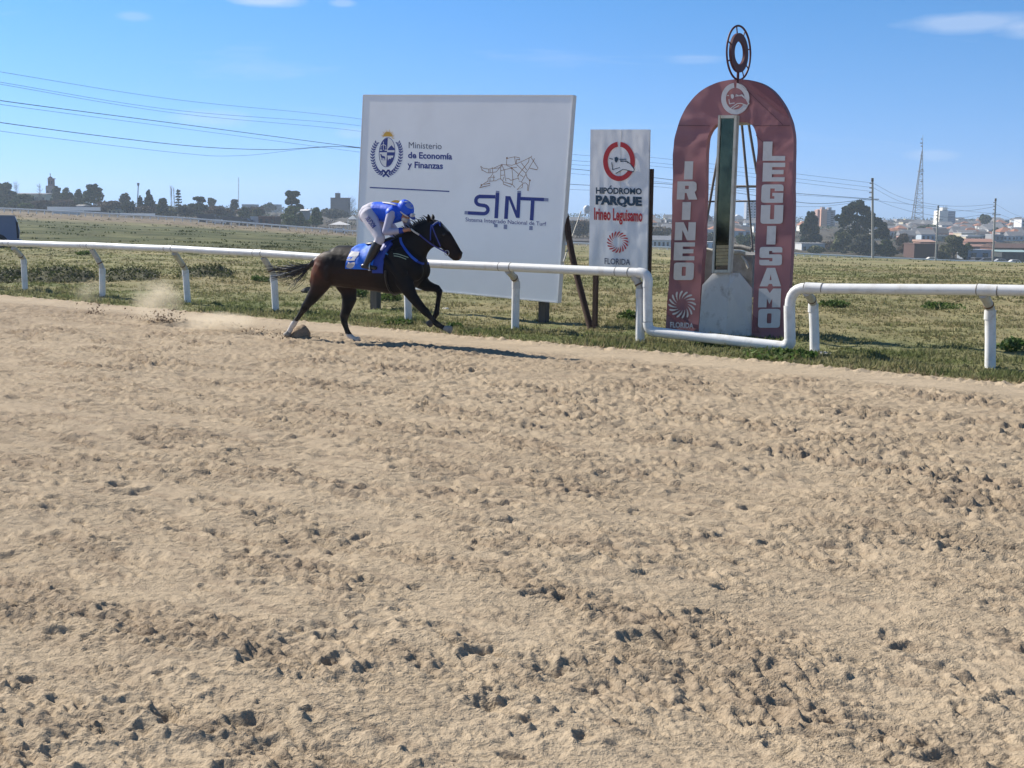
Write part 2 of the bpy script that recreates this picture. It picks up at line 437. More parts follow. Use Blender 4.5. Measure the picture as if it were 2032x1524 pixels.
# ---- sand track, with hoof prints, clods, harrow lines and wheel tracks as relief
def cells(s, t, size, prob, rmin, rmax, asp, seed, dens=None):
    """nearest jittered stamp of a cell grid: distance / radius and a random value per stamp"""
    gi, gj = np.floor(s / size).astype(np.int64), np.floor(t / size).astype(np.int64)
    best = np.full(s.shape, 9.0); rv = np.zeros(s.shape); bs = np.zeros(s.shape)
    for di in (-1, 0, 1):
        for dj in (-1, 0, 1):
            a, b = gi + di + seed * 37, gj + dj + seed * 91
            h1, h2, h3, h4 = _val[_h(a, b)], _val[_h(a + 311, b + 77)], _val[_h(a + 151, b + 503)], _val[_h(a + 701, b + 29)]
            cs, ct = (gi + di + h1) * size, (gj + dj + h2) * size
            pr = prob if dens is None else prob * np.clip(0.5 + 1.1 * pn(cs * dens, ct * dens), 0.05, 1.6)
            rad = rmin + (rmax - rmin) * h3
            ang = h4 * 9.0
            ca, sa = np.cos(ang * 0.12), np.sin(ang * 0.12)
            ds, dt = s - cs, t - ct
            d = np.hypot((ds * ca + dt * sa) / asp, -ds * sa + dt * ca) / rad
            d = np.where(h4 * 0.73 % 1.0 < pr, d, 9.0)
            k = d < best
            best = np.where(k, d, best); rv = np.where(k, h3, rv); bs = np.where(k, ds, bs)
    return best, rv, bs
def sand_h(x, y):
    s, t = sst_coords(x, y); r = np.hypot(x, y)
    e = edge_wob(s)
    calm = 1 - 0.88 * sst(e - 1.25, e - 0.75, t)                      # swept strip beside the turf
    patch = np.clip(0.74 + 0.85 * fbm(s * 0.7, t * 2.0, 3) + 0.25 * pn(s * .25, t * .5), 0.40, 1.3) * calm
    churn = 1 + 0.9 * sst(-9.5, -6.0, t) * (1 - sst(-2.6, -2.2, t))     # the most ridden ground lies nearer the rail
    patch = patch * churn
    wx, wy = s + 0.06 * pn(s * 4, t * 4), t + 0.06 * pn(s * 4 + 9, t * 4)
    z = 0.035 * fbm(s * 0.45, t * 0.7, 3) * calm
    z = z + 0.012 * pn(s * 0.25, t * 5.5) * calm                         # harrow ridges
    ridge = 0.40 - np.abs(pn(wx * 1.7, wy * 6.5)); z = z + 0.021 * ridge * (0.35 + 0.65 * patch) * calm
    ridge2 = 0.40 - np.abs(pn(wx * 5.0 + 7, wy * 16.0)); z = z + 0.016 * ridge2 * patch
    z = z + 0.0150 * fbm(wx * 10, wy * 22, 3, 0.6) * patch
    z = z + 0.006 * fbm(s * 26, t * 36, 3, .6) * (0.40 + 0.60 * patch) * (r < 26)
    # hoof prints, each with its own spill of crumbs
    spill = 0
    for size, prob, r0, r1, dep, seed, dn in ((0.40, 0.50, 0.044, 0.070, 0.023, 3, 0.5), (0.22, 0.50, 0.028, 0.046, 0.016, 8, 0.8), (0.95, 0.40, 0.060, 0.080, 0.028, 5, 0.4)):
        d, rv, bs = cells(wx + .02 * pn(s * 15, t * 15), wy + .02 * pn(s * 15 + 5, t * 15), size, prob, r0, r1, 1.7, seed, dn)
        cup = -dep * (0.6 + 0.6 * rv) * (1 - sst(0.25, 1.10, d))
        rim = 0.008 * np.exp(-((d - 1.25) / 0.28) ** 2) * (0.6 + 0.8 * (bs < 0))
        spill = spill + np.exp(-((d - 1.9) / 0.9) ** 2) * (bs > -.02)
        z = z + (cup * (1 + .35 * pn(s * 16, t * 18)) + rim) * calm
    # clods thrown up round the prints
    for size, prob, r0, r1, seed in ((0.060, 0.5, 0.007, 0.018, 13), (0.034, 0.55, 0.005, 0.011, 21)):
        d, rv, bs = cells(wx, wy, size, prob, r0, r1, 1.2, seed, 0.9)
        z = z + (r0 + (r1 - r0) * rv) * 0.72 * np.sqrt(np.clip(1 - d * d, 0, 1)) * np.clip(patch * 1.1 - 0.42 + .8 * spill, 0, 1) * calm
    # wheel track with lozenge tread
    for tc_, s0, s1, w in ((WT1, WS1 - 3.2, WS1 + 1.6, 0.07), (WT2, WS2 - 2.6, WS2 + 3.4, 0.06)):
        m = np.exp(-((t - tc_) / w) ** 4) * sst(s0, s0 + 0.4, s) * (1 - sst(s1 - 0.6, s1, s))
        z = z * (1 - 0.85 * m) + m * (-0.022 + 0.03 * np.abs(np.sin((s + 0.35 * np.abs(t - tc_)) * 14)) * np.clip(1 - np.abs(t - tc_) / w * 0.6, 0, 1))
    # drag lines
    for tc_, s0, s1, seed in DRAGS:
        tt = t - tc_ - 0.05 * pn(s * 0.3, seed + 0 * s)
        m = np.exp(-(tt / 0.022) ** 2) * sst(s0, s0 + 0.8, s) * (1 - sst(s1 - 0.8, s1, s))
        z = z - 0.020 * m + 0.012 * np.exp(-((tt - 0.05) / 0.025) ** 2) * (m > -1) * sst(s0, s0 + 0.8, s) * (1 - sst(s1 - 0.8, s1, s))
    # hoof-torn ground along the galloping line
    gl = np.exp(-((t + 2.95) / 0.35) ** 2) * (1 - sst(-1.0, 0.2, s)); z = z + gl * 0.03 * fbm(s * 7, t * 7, 3, 0.6)
    # crumbled lip beside the turf
    lip = np.exp(-((t - e + 0.13) / 0.10) ** 2); z = z + lip * (0.02 + 0.035 * fbm(s * 9, t * 9, 3, 0.65))
    z = z - 0.02 * sst(24, 60, r)
    return z - 0.16 * sst(e + 0.02, e + 0.16, t)
_a = gnd(1450, 930); WS1, WT1 = [float(v) for v in sst_coords(_a[0], _a[1])]
_a = gnd(430, 858); WS2, WT2 = [float(v) for v in sst_coords(_a[0], _a[1])]
DRAGS = []
for px, py, Ln, sd in ((240, 800, 9, 1.2), (560, 845, 7, 4.7), (1400, 990, 6, 2.2), (1000, 905, 8, 6.1), (1700, 905, 6, 8.8), (500, 950, 8, 11.4), (1250, 1010, 7, 14.2), (150, 905, 6, 17.9)):
    _a = gnd(px, py); _s, _t = [float(v) for v in sst_coords(_a[0], _a[1])]
    DRAGS.append((_t, _s - Ln / 2, _s + Ln / 2, sd))
rads = [3.1]
while rads[-1] < 60: rads.append(rads[-1] + 0.0080 * (rads[-1] / 4.0) ** 1.32)
rads = np.array(rads)
thi = np.radians(np.linspace(56, 123, 660)); tho1 = np.radians(np.linspace(123, 158, 40))[1:]; tho2 = np.radians(np.linspace(38, 56, 20))[:-1]
TH, RRr = np.meshgrid(np.concatenate([tho2, thi, tho1]), rads)
gx, gy = RRr * np.cos(TH), RRr * np.sin(TH)
sg, tgd = sst_coords(gx, gy)
keepv = tgd < EDGE + 0.55
gz = np.zeros(gx.shape); kk = keepv.ravel()
gz = gz.ravel(); gz[kk] = sand_h(gx.ravel()[kk], gy.ravel()[kk])
nr, nc = gx.shape; I = np.arange(nr * nc).reshape(nr, nc)
q = np.stack([I[:-1, :-1], I[:-1, 1:], I[1:, 1:], I[1:, :-1]], -1).reshape(-1, 4)
q = q[kk[q].all(1)]
used = np.unique(q); remap = np.full(nr * nc, -1); remap[used] = np.arange(len(used)); q = remap[q]
V = np.stack([gx.ravel(), gy.ravel(), gz], 1)[used]
sx, sy = V[:, 0], V[:, 1]
s_, t_ = sst_coords(sx, sy)
base = np.array([0.388, 0.308, 0.216]); pale = np.array([0.452, 0.364, 0.258]); damp_shade = np.array([0.262, 0.200, 0.142])
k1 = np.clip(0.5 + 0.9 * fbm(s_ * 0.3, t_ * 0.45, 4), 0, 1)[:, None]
k2 = np.clip(-0.05 + 1.0 * 1.15 * fbm(s_ * 0.7, t_ * 2.0, 3) + .5 * fbm(s_ * 6, t_ * 7, 2), 0, 1)[:, None]  # rough patches: damp turned-up sand and shade, both put into the tint
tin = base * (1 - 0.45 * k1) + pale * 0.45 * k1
k_shade = np.clip(fbm(s_ * 2.2, t_ * 9, 3) * 1.1, 0, 1)[:, None] * .55 * (1 - sst(-2.4, -1.9, t_))[:, None]  # dark streaks along the track: shading lines painted into the sand colour
tin = tin * (1 - 0.6 * k2) + damp_shade * 0.6 * k2; tin = tin * (1 - k_shade) + damp_shade * k_shade
farl = (sst(-4, -9, s_) * .6)[:, None]; tin = tin * (1 - .5 * farl) + damp_shade * .5 * farl
es = (sst(-2.4, -1.9, t_))[:, None] * .8; tin = tin * (1 - es) + np.array([0.460, 0.370, 0.262]) * es
m_sand = mat('track_sand', (0.4, 0.3, 0.2), 0.95, var=0.10, scale=60, attr=True, bump=0.55, bscale=95, spec=0.08)
t_ = m_sand.node_tree; L_ = t_.links.new; b_ = t_.nodes['Principled BSDF']
tcn = t_.nodes.new('ShaderNodeTexCoord'); mpn = t_.nodes.new('ShaderNodeMapping'); mpn.inputs['Rotation'].default_value = (0, 0, AL); mpn.inputs['Scale'].default_value = (1.0, 1.8, 1.0); L_(tcn.outputs['Object'], mpn.inputs[0])
n1 = t_.nodes.new('ShaderNodeTexNoise'); n1.inputs['Scale'].default_value = 13; n1.inputs['Detail'].default_value = 5; n1.inputs['Roughness'].default_value = .62; n1.inputs['Distortion'].default_value = .6; L_(mpn.outputs[0], n1.inputs['Vector'])
n2 = t_.nodes.new('ShaderNodeTexNoise'); n2.inputs['Scale'].default_value = 1.3; n2.inputs['Detail'].default_value = 3; L_(mpn.outputs[0], n2.inputs['Vector'])
mr_ = t_.nodes.new('ShaderNodeMapRange'); mr_.inputs[1].default_value = .38; mr_.inputs[2].default_value = .62; mr_.inputs[3].default_value = .15; mr_.inputs[4].default_value = 1.0; L_(n2.outputs['Fac'], mr_.inputs[0])
mu_ = t_.nodes.new('ShaderNodeMath'); mu_.operation = 'MULTIPLY'; L_(n1.outputs['Fac'], mu_.inputs[0]); L_(mr_.outputs[0], mu_.inputs[1])
b2 = t_.nodes.new('ShaderNodeBump'); b2.inputs['Strength'].default_value = 0.62; b2.inputs['Distance'].default_value = 0.075; L_(mu_.outputs[0], b2.inputs['Height'])
b1_ = [n for n in t_.nodes if n.type == 'BUMP' and n != b2][0]; L_(b2.outputs[0], b1_.inputs['Normal'])
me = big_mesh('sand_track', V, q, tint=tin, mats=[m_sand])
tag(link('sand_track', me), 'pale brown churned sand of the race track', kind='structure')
N_SAND = len(q)

# ---- short grass: leaf blades standing on the turf
def in_view(n, r0, r1, p=1.0):
    a = np.radians(rng.uniform(60, 120, n)); u = rng.uniform(0, 1, n)
    r = r0 * (r1 / r0) ** (u ** p); return r * np.cos(a), r * np.sin(a)
bx, by = in_view(230000, 12, 75, 1.15)
s_, t_ = sst_coords(bx, by)
patchy = fbm(bx * 0.8, by * 0.8, 3)
ok = (t_ > edge_wob(s_) - 0.03 + 0.10 * rng.uniform(-1, 1, len(s_))) & (rng.uniform(0, 1, len(s_)) < np.clip(0.55 + 0.7 * patchy + 0.6 * (t_ < 0.6), 0.12, 1))
bx, by, s_, t_, patchy = bx[ok], by[ok], s_[ok], t_[ok], patchy[ok]
nb = len(bx); r_ = np.hypot(bx, by)
bz = grass_h(bx, by) - 0.01
hgt = (0.025 + 0.045 * rng.uniform(0, 1, nb) ** 2) * (1 + 0.5 * np.clip(patchy, -0.6, 1)) * (1 + 0.35 * (t_ < 0.2))
wid = (0.006 + 0.00042 * r_) * rng.uniform(0.7, 1.4, nb)
verts = []; tint = []
gcol = ground_color(bx, by)
for k in range(3):
    an = rng.uniform(0, 6.283, nb); ln = rng.uniform(0.2, 1.0, nb) * hgt
    ox, oy = rng.normal(0, 0.02, nb), rng.normal(0, 0.02, nb)
    wx, wy = np.cos(an + 1.57) * wid, np.sin(an + 1.57) * wid
    h = hgt * rng.uniform(0.6, 1.2, nb)
    tri = np.stack([np.stack([bx + ox - wx, by + oy - wy, bz], 1), np.stack([bx + ox + wx, by + oy + wy, bz], 1),
                    np.stack([bx + ox + np.cos(an) * ln, by + oy + np.sin(an) * ln, bz + h], 1)], 1)
    verts.append(tri.reshape(-1, 3))
    cc = gcol * rng.uniform(0.88, 1.22, (nb, 1)) * np.array([1, 1, 1])
    gr = (rng.uniform(0, 1, (nb, 1)) < 0.3); cc = np.where(gr, (gcol * .5 + .5 * np.array([0.12, 0.155, 0.05])) * rng.uniform(0.8, 1.3, (nb, 1)), cc)
    tint.append(np.repeat(cc, 3, 0))
fx_, fy_ = in_view(7000, 30, 320, 1.0); keep = fbm(fx_ * .09, fy_ * .09, 3) + .25 * rng.normal(0, 1, len(fx_)) > 0.12; fx_, fy_ = fx_[keep], fy_[keep]
fz_ = grass_h(fx_, fy_); fc_ = ground_color(fx_, fy_)
for k in range(5):
    n_ = len(fx_); sz_ = (0.05 + 0.0006 * np.hypot(fx_, fy_)) * rng.uniform(.5, 1.4, n_); an = rng.uniform(0, 6.283, n_); ox, oy = rng.normal(0, .25, n_), rng.normal(0, .25, n_)
    wx, wy = np.cos(an) * sz_ * .8, np.sin(an) * sz_ * .3
    tri = np.stack([np.stack([fx_ + ox - wx, fy_ + oy - wy, fz_ - .03], 1), np.stack([fx_ + ox + wx, fy_ + oy + wy, fz_ - .03], 1), np.stack([fx_ + ox + wx * rng.uniform(-1, 1, n_), fy_ + oy, fz_ + sz_], 1)], 1)
    verts.append(tri.reshape(-1, 3)); tint.append(np.repeat(fc_ * np.array([.85, .92, .80]) * rng.uniform(.7, 1.25, (n_, 1)), 3, 0))
verts = np.concatenate(verts); tint = np.concatenate(tint)
m_grass = mat('grass_blades', (0.1, 0.1, 0.1), 0.8, attr=True, spec=0.15, back=0.4)
me = big_mesh('grass', verts, None, np.arange(len(verts)).reshape(-1, 3), tint=tint, smooth=False, mats=[m_grass])
tag(link('grass', me), 'short dry and green grass covering the infield', 'grass', kind='stuff')

# ---- leafy weeds
m_leaf = mat('weed_leaf', (0.07, 0.12, 0.03), 0.7, attr=True, spec=0.25, back=0.35)
def leaf_cloud(n, c, rad, size, cols, up=0.35, flat=0.5):
    """n separate leaf quads through an ellipsoid"""
    d = rng.normal(0, 1, (n, 3)); d /= np.linalg.norm(d, axis=1)[:, None]
    p = np.array(c) + d * (rng.uniform(0.15, 1, (n, 1)) ** 0.45) * np.array(rad)
    a = rng.normal(0, 1, (n, 3)); a[:, 2] = a[:, 2] * flat + up; a /= np.linalg.norm(a, axis=1)[:, None]
    b = np.cross(a, rng.normal(0, 1, (n, 3))); b /= np.linalg.norm(b, axis=1)[:, None]
    sz = size * rng.uniform(0.6, 1.4, (n, 1))
    v = np.stack([p - a * sz, p + b * sz * 0.45, p + a * sz, p - b * sz * 0.45], 1).reshape(-1, 3)
    col = np.array(cols)[rng.integers(0, len(cols), n)] * rng.uniform(0.7, 1.35, (n, 1))
    return v, np.repeat(col, 4, 0)
def leaf_obj(name, parts_, parent=None, loc=(0, 0, 0), m=None):
    v = np.concatenate([p[0] for p in parts_]) - np.array(loc); c = np.concatenate([p[1] for p in parts_])
    me = big_mesh(name, v, np.arange(len(v)).reshape(-1, 4), tint=c, smooth=False, mats=[m or m_leaf])
    return link(name, me, parent, (0, 0, 0) if parent is not None else loc)
GREENS = [(0.055, 0.105, 0.022), (0.085, 0.14, 0.035), (0.12, 0.155, 0.045)]
DULL = [(0.045, 0.062, 0.024), (0.065, 0.078, 0.032), (0.10, 0.10, 0.045)]
weeds = [  # px, py(base), radius, height, palette, label
    (1655, 612, .35, .20, GREENS, 'low leafy weed behind the rail, first one past the dipped section'),
    (1870, 615, .45, .22, GREENS, 'spreading green weed in the turf between the last two rail posts'),
    (2018, 700, .30, .25, GREENS, 'green weed tuft at the very edge beyond the last rail post'),
    (1545, 712, .50, .16, GREENS, 'thick low green weeds under the low pipe near its upright end'),
    (1640, 735, .45, .14, DULL, 'dark low weeds at the turf edge beside the concrete footing'),
    (1440, 690, .45, .14, GREENS, 'green weeds growing under the middle of the low pipe'),
    (1355, 640, .25, .22, GREENS, 'bright weed between the narrow sign and the red arch foot'),
    (1247, 640, .20, .24, GREENS, 'bright weed in front of the narrow sign beside the double upright pipe'),
    (770, 602, .30, .26, GREENS, 'leafy weed under the horse belly beside the billboard leg'),
    (712, 590, .22, .30, GREENS, 'upright weed between the hind legs and the billboard leg'),
    (1380, 612, .2, .12, DULL, 'small dull tuft beside the foot of the arch'),
    (380, 505, .5, .25, GREENS, 'bright green weed just behind the third rail post'),
    (165, 510, .35, .22, GREENS, 'bright green weed left of the second rail post'),
    (520, 560, .3, .25, GREENS, 'tall weed just behind the fourth rail post'),
    (905, 655, .12, .10, GREENS, 'small weed at the sand edge in front of the horse hoof'),
    (790, 648, .25, .10, GREENS, 'flat weed at the turf edge below the horse belly'),
]
for px, py, rad, h, pal, lab in weeds:
    h *= .62
    p = gnd(px, py); p[2] = float(grass_h(np.array([p[0]]), np.array([p[1]]))[0])
    n = int(130 + 260 * rad)
    pr = [leaf_cloud(n, p + np.array([0, 0, h * 0.42]), (rad, rad, h * 0.6), 0.045, pal, up=0.5)]
    for q_ in range(3):
        pr.append(leaf_cloud(40, p + np.array([rnd.uniform(-.7, .7) * rad, rnd.uniform(-.7, .7) * rad, h * 0.7]), (0.10, 0.10, h * 0.5), 0.04, pal, up=0.9))
    tag(leaf_obj('weed', pr, None, p), lab, 'weed', 'leafy weeds in the turf')
# rough dark weed banks behind the left posts
for px0, px1, py0, py1, lab in ((62, 165, 526, 566, 'dark weed-covered hump between the first two rail posts'),
                                (212, 300, 530, 556, 'dark weed-covered hump between the second and third rail posts'),
                                (-40, 40, 530, 562, 'shaded weed-covered hump behind the first rail post'),
                                (370, 450, 528, 548, 'low weed-covered hump past the third rail post')):
    a = gnd(px0, (py0 + py1) / 2 + 10); b = gnd(px1, (py0 + py1) / 2 + 10); c = (a + b) / 2; c[2] = 0
    L_ = np.linalg.norm(b - a) / 2; hh = 0.30 if px1 - px0 > 90 else 0.22
    ax = (b - a) / (2 * L_); ay = np.array([-ax[1], ax[0], 0])
    n1, n2 = 40, 22
    vs = []; fs = []
    for i in range(n1):
        for j in range(n2):
            uu = -1 + 2 * i / (n1 - 1); vv = -1 + 2 * j / (n2 - 1)
            p = c + ax * uu * L_ * 1.35 + ay * vv * 1.9
            zz = hh * max(0, 1 - uu * uu) ** .7 * max(0, 1 - vv * vv) ** .8
            zz += 0.10 * float(fbm(np.array([p[0] * 2.2]), np.array([p[1] * 2.2]), 3)[0]) * min(1, zz * 8)
            p = p + np.array([0, 0, float(grass_h(np.array([p[0]]), np.array([p[1]]))[0]) + zz - 0.04]); vs.append(p)
    fs = [(i * n2 + j, (i + 1) * n2 + j, (i + 1) * n2 + j + 1, i * n2 + j + 1) for i in range(n1 - 1) for j in range(n2 - 1)]
    t_ = thing('weed_hump', c, lab, 'weed hump', 'weed-covered humps behind the rail')
    mb = MB(); mb.add(vs, fs, 0, True)
    part('hump_soil', mb, mat('hump_soil', (0.060, 0.060, 0.026), 0.95, var=0.3, scale=5), t_)
    va = np.array(vs); NL = 2200; idx = rng.integers(0, len(va), NL)
    prs = []
    pp = va[idx] + rng.normal(0, 0.04, (NL, 3))
    d = rng.normal(0, 1, (NL, 3)); d[:, 2] = np.abs(d[:, 2]) + .3; d /= np.linalg.norm(d, axis=1)[:, None]
    bb = np.cross(d, rng.normal(0, 1, (NL, 3))); bb /= np.linalg.norm(bb, axis=1)[:, None]
    sz = rng.uniform(0.03, 0.085, (NL, 1))
    v = np.stack([pp, pp + d * sz * .5 + bb * sz * .4, pp + d * sz, pp + d * sz * .5 - bb * sz * .4], 1).reshape(-1, 3)
    col = np.repeat(np.array(DULL)[rng.integers(0, 3, NL)] * rng.uniform(.6, 1.3, (NL, 1)), 4, 0)
    o = leaf_obj('leaves', [(v, col)], t_, c); o['kind'] = 'stuff'
# ================================================================== running rail
m_pvc = mat('white_pvc', (0.74, 0.74, 0.72), 0.38, var=0.05, scale=3, spec=0.4, stain=(0.42, 0.37, 0.29), sscale=5.0, sstr=0.5)
m_pvc_joint = mat('pvc_joint', (0.66, 0.66, 0.64), 0.45, var=0.05, spec=0.4, stain=(0.36, 0.32, 0.25), sscale=6, sstr=0.5)
m_neck = mat('weathered_pvc', (0.50, 0.48, 0.43), 0.6, var=0.15, scale=9, stain=(0.25, 0.19, 0.12), sscale=9, sstr=0.6)
m_conc = mat('concrete', (0.42, 0.41, 0.38), 0.9, var=0.15, scale=6, bump=.3)
RT = -0.30
rp_ = Plane(t=RT)
rail = thing('running_rail', st(0, 0, 0), 'white plastic running rail on bent posts, dipping low in front of the red arch', 'railing')
LEFT = [(-75, 479.5), (-20, 481), (50, 483.5), (190, 487.5), (350, 494), (525, 503), (790, 520), (1013, 530), (1262, 541)]
lp = [rp_.pt(*p) for p in LEFT]
lp = [lp[0] + (lp[0] - lp[1]) * 3] + lp
corner = lambda a, c, b, r=0.17: [tuple((1 - t) ** 2 * (c + (a - c) / np.linalg.norm(a - c) * r) + 2 * t * (1 - t) * c + t * t * (c + (b - c) / np.linalg.norm(b - c) * r)) for t in np.linspace(0, 1, 7)]
A_, B_, C_, D_, E_ = [rp_.pt(*p) for p in ((1285.5, 542), (1285.5, 657), (1567, 689), (1568, 571), (2110, 578))]
RAD = 0.068
for i in range(len(lp) - 2):                                   # one pipe length per bay
    part('rail_pipe', MB().tube(crs([lp[i], (lp[i] + lp[i + 1]) / 2 - U * 0.004, lp[i + 1]], 4), RAD, 16), m_pvc, rail)
part('rail_pipe', MB().tube([lp[-2], A_ - D * 0.16], RAD, 16), m_pvc, rail)
part('elbow', MB().tube([A_ - D * 0.16] + corner(A_, A_, B_) [0:0] + corner(lp[-1], A_, B_, 0.13) + [A_ - U * 0.2], RAD * 1.1, 16), m_pvc, rail)
part('drop_pipe', MB().tube([A_ - U * 0.2, B_ + U * 0.14], RAD, 16), m_pvc, rail)
part('elbow', MB().tube(corner(A_, B_, C_, 0.13), RAD * 1.08, 16), m_pvc, rail)
part('low_pipe', MB().tube([B_ + (C_ - B_) / np.linalg.norm(C_ - B_) * .13, C_ - (C_ - B_) / np.linalg.norm(C_ - B_) * .06], RAD * 1.05, 16), m_pvc, rail)
part('elbow', MB().tube(corner(B_, C_, D_, 0.10), RAD * 1.2, 16), m_pvc, rail)
part('drop_pipe', MB().tube([C_ + U * 0.09, D_ - U * 0.24], RAD * 1.12, 16), m_pvc, rail)
part('elbow', MB().tube(corner(C_, D_, E_, 0.24), RAD * 1.05, 16), m_pvc, rail)
F_ = rp_.pt(1960, 575.5)
part('rail_pipe', MB().tube([D_ + D * 0.24, F_], RAD, 16), m_pvc, rail)
part('rail_pipe', MB().tube([F_, E_, E_ + (E_ - F_) * 3], RAD, 16), m_pvc, rail)
# couplings, and the dark joints seen as fine lines
m_joint = mat('joint_line', (0.22, 0.20, 0.17), .8)
def coupling(p, half=0.10, k=1.035, d=D):
    co = part('coupling', MB().tube([p - d * half, p + d * half], RAD * k, 16), m_pvc, rail)
    for q_ in (-1, 1): part('joint', MB().tube([p + d * (q_ * half - .006), p + d * (q_ * half + .006)], RAD * k * 1.012, 16), m_joint, co)
for px, py in ((16, 482.5), (170, 487), (336, 493.4), (513, 502.3), (1003, 529.6), (1236, 539.7)):
    coupling(rp_.pt(px, py), 0.11)
for px, py in ((1615, 571.4), (1960, 575.6)): coupling(rp_.pt(px, py), 0.12)
# posts: foot, shaft, bent neck carrying the rail
POSTS = [(50, 578, 47, 516, 26, 492), (203, 592, 203, 534, 182, 495), (373, 603, 368, 537, 346, 502), (548, 620, 543, 548, 522, 511),
         (811, 641, 808, 560, 788, 527), (1022, 657, 1024, 560, 1008, 537), (1270, 682, 1271, 575, 1258, 548), (1618, 702, 1614, 605, 1600, 580), (1966, 735, 1965, 618, 1951, 584)]
for i, (bx_, by_, tx_, ty_, nx_, ny_) in enumerate(POSTS):
    b = gnd(bx_, by_); s_b, t_b = sst_coords(b[0], b[1]); pp = Plane(t=float(t_b))
    top = pp.pt(tx_, ty_); neck = rp_.pt(nx_, ny_)
    neck = neck + U * 0.0
    mb = MB().tube([b - U * 0.15, b * .5 + top * .5, top], 0.066, 14)
    po = part('post', mb, m_pvc, rail)
    ctl = top + U * 0.06
    bend = [tuple((1 - t) ** 2 * top + 2 * t * (1 - t) * ctl + t * t * neck) for t in np.linspace(0, 1, 7)]
    o = part('neck', MB().tube(bend, 0.056, 12), m_neck, po)
    o = part('collar', MB().tube([top - U * 0.10, top + U * 0.015], 0.070, 14), m_pvc_joint, po)
    sd = np.array(bend[3]); dd = np.array(bend[4]) - np.array(bend[2]); dd /= np.linalg.norm(dd)
    part('strap', MB().tube([sd - dd * .012, sd + dd * .012], 0.063, 12), mat('rust_strap', (0.16, 0.10, 0.06), 0.8) if i == 0 else MATS['rust_strap'], po)
    if i == 7:
        part('footing', MB().box(b + D * 0.02 - U * 0.02, (0.46, 0.30, 0.10), (D, N, U)), m_conc, po)

# ================================================================== billboard
m_panel = mat('billboard_face', (0.86, 0.89, 0.92), 0.55, var=0.03, scale=1.2, stain=(0.74, 0.75, 0.76), sscale=1.2, sstr=0.25, spec=0.3)
m_navy = mat('navy_print', (0.018, 0.040, 0.23), 0.6)
m_slate = mat('slate_print', (0.060, 0.075, 0.13), 0.6)
m_gold = mat('gold_print', (0.62, 0.36, 0.05), 0.6)
m_line = mat('brown_line_print', (0.27, 0.15, 0.085), 0.6)
m_wood = mat('grey_timber', (0.085, 0.080, 0.075), 0.9, var=0.25, scale=8, bump=.4, stretch=(1, 1, .15))
m_brown = mat('brown_timber', (0.060, 0.032, 0.022), 0.85, var=0.25, scale=8, bump=.4)
m_fade = mat('fading_print', (0.22, 0.26, 0.40), 0.6)
bl = Plane(t=1.38); bl.k = 0.25
bb_root = thing('billboard', st(-0.8, 1.38), 'big white square billboard with ministry crest and racing logo on timber legs', 'billboard')
cs_ = [(722, 190), (1135.5, 191), (1105.5, 599), (705.5, 561)]
face = [bl.pt(*p) for p in cs_]
mb = MB().prism(face, N * 0.09)
part('panel', mb, m_panel, bb_root)
m_edge = mat('panel_edge', (0.78, 0.78, 0.77), 0.6, var=0.06)
for a, b_ in ((0, 1), (1, 2), (2, 3), (3, 0)):                 # folded sheet edge round the panel
    d_ = face[b_] - face[a]; L_ = np.linalg.norm(d_); d_ /= L_; w = np.cross(d_, N)
    cen = sum(face) / 4; mid = (face[a] + face[b_]) / 2
    if np.dot(w, mid - cen) < 0: w = -w
    part('edge_strip', MB().box(mid + w * 0.011 + N * 0.045, (L_ + 0.02, 0.02, 0.104), (d_, w, N)), m_edge, bb_root)
for px, py, w in ((736, 617, .17), (1081, 641, .15)):
    b = gnd(px, py); b = st(float(sst_coords(b[0], b[1])[0]), 1.56)
    part('leg', MB().box(b + U * 0.75, (w, 0.12, 2.1), (D, N, U)), m_wood, bb_root)
br = [Plane(t=1.5).pt(1122, 425), Plane(t=1.4).pt(1134, 500), Plane(t=1.3).pt(1152, 575), Plane(t=1.15).pt(1173, 655)]
part('brace', MB().tube(crs(br, 5), [0.055] * 16, 8), m_brown, bb_root)
part('stay_rod', MB().tube([Plane(t=2.2).pt(1153, 420), Plane(t=1.2).pt(1118, 520)], 0.012, 6), m_neck, bb_root)
# --- crest
X5 = lambda x, y: (720 + x / 10.16, 230 + y / 10.16)
mb = MB()
cxy = X5(505, 385); ang = np.linspace(math.pi * 0.98, math.pi * 0.02, 14)
poly_on(bl, [(cxy[0] + 8.8 * math.cos(a), cxy[1] + 3 - 9.2 * math.sin(a)) for a in np.linspace(math.pi, 0, 16)], mb, 0.004)
for k, a in enumerate(np.linspace(math.pi * 1.02, -math.pi * 0.10, 14)):
    r0, r1 = 8.0, (15.5 if k % 2 else 13.5); da = 0.085
    poly_on(bl, [(cxy[0] + r0 * math.cos(a - da * 1.3), cxy[1] + 3 - r0 * math.sin(a - da * 1.3)), (cxy[0] + r1 * math.cos(a), cxy[1] + 3 - r1 * math.sin(a)), (cxy[0] + r0 * math.cos(a + da * 1.3), cxy[1] + 3 - r0 * math.sin(a + da * 1.3))], mb, 0.005)
part('crest_sun', mb, m_gold, bb_root, fix=False)
def ov(a, k=1.0):
    x, y = 158 * k * math.cos(a), -295 * k * math.sin(a); return X5(487 + x - 0.055 * y * -1 * -1, 733 + y)
def ovs(a, k=1.0):
    x, y = 158 * k * math.cos(a), -295 * k * math.sin(a); return X5(487 + x - 0.06 * y, 733 + y)
mb = MB(); mbw = MB()
stroke_on(bl, [ovs(a) for a in np.linspace(0, 2 * math.pi, 49)], 1.1, mb, 0.0045)
poly_on(bl, [ovs(a, .97) for a in np.linspace(0, 2 * math.pi, 40)[:-1]], mbw, 0.003)
mid = X5(487, 733)
def quarter(a0, a1): return [ovs(a, .97) for a in np.linspace(a0, a1, 12)] + [mid]
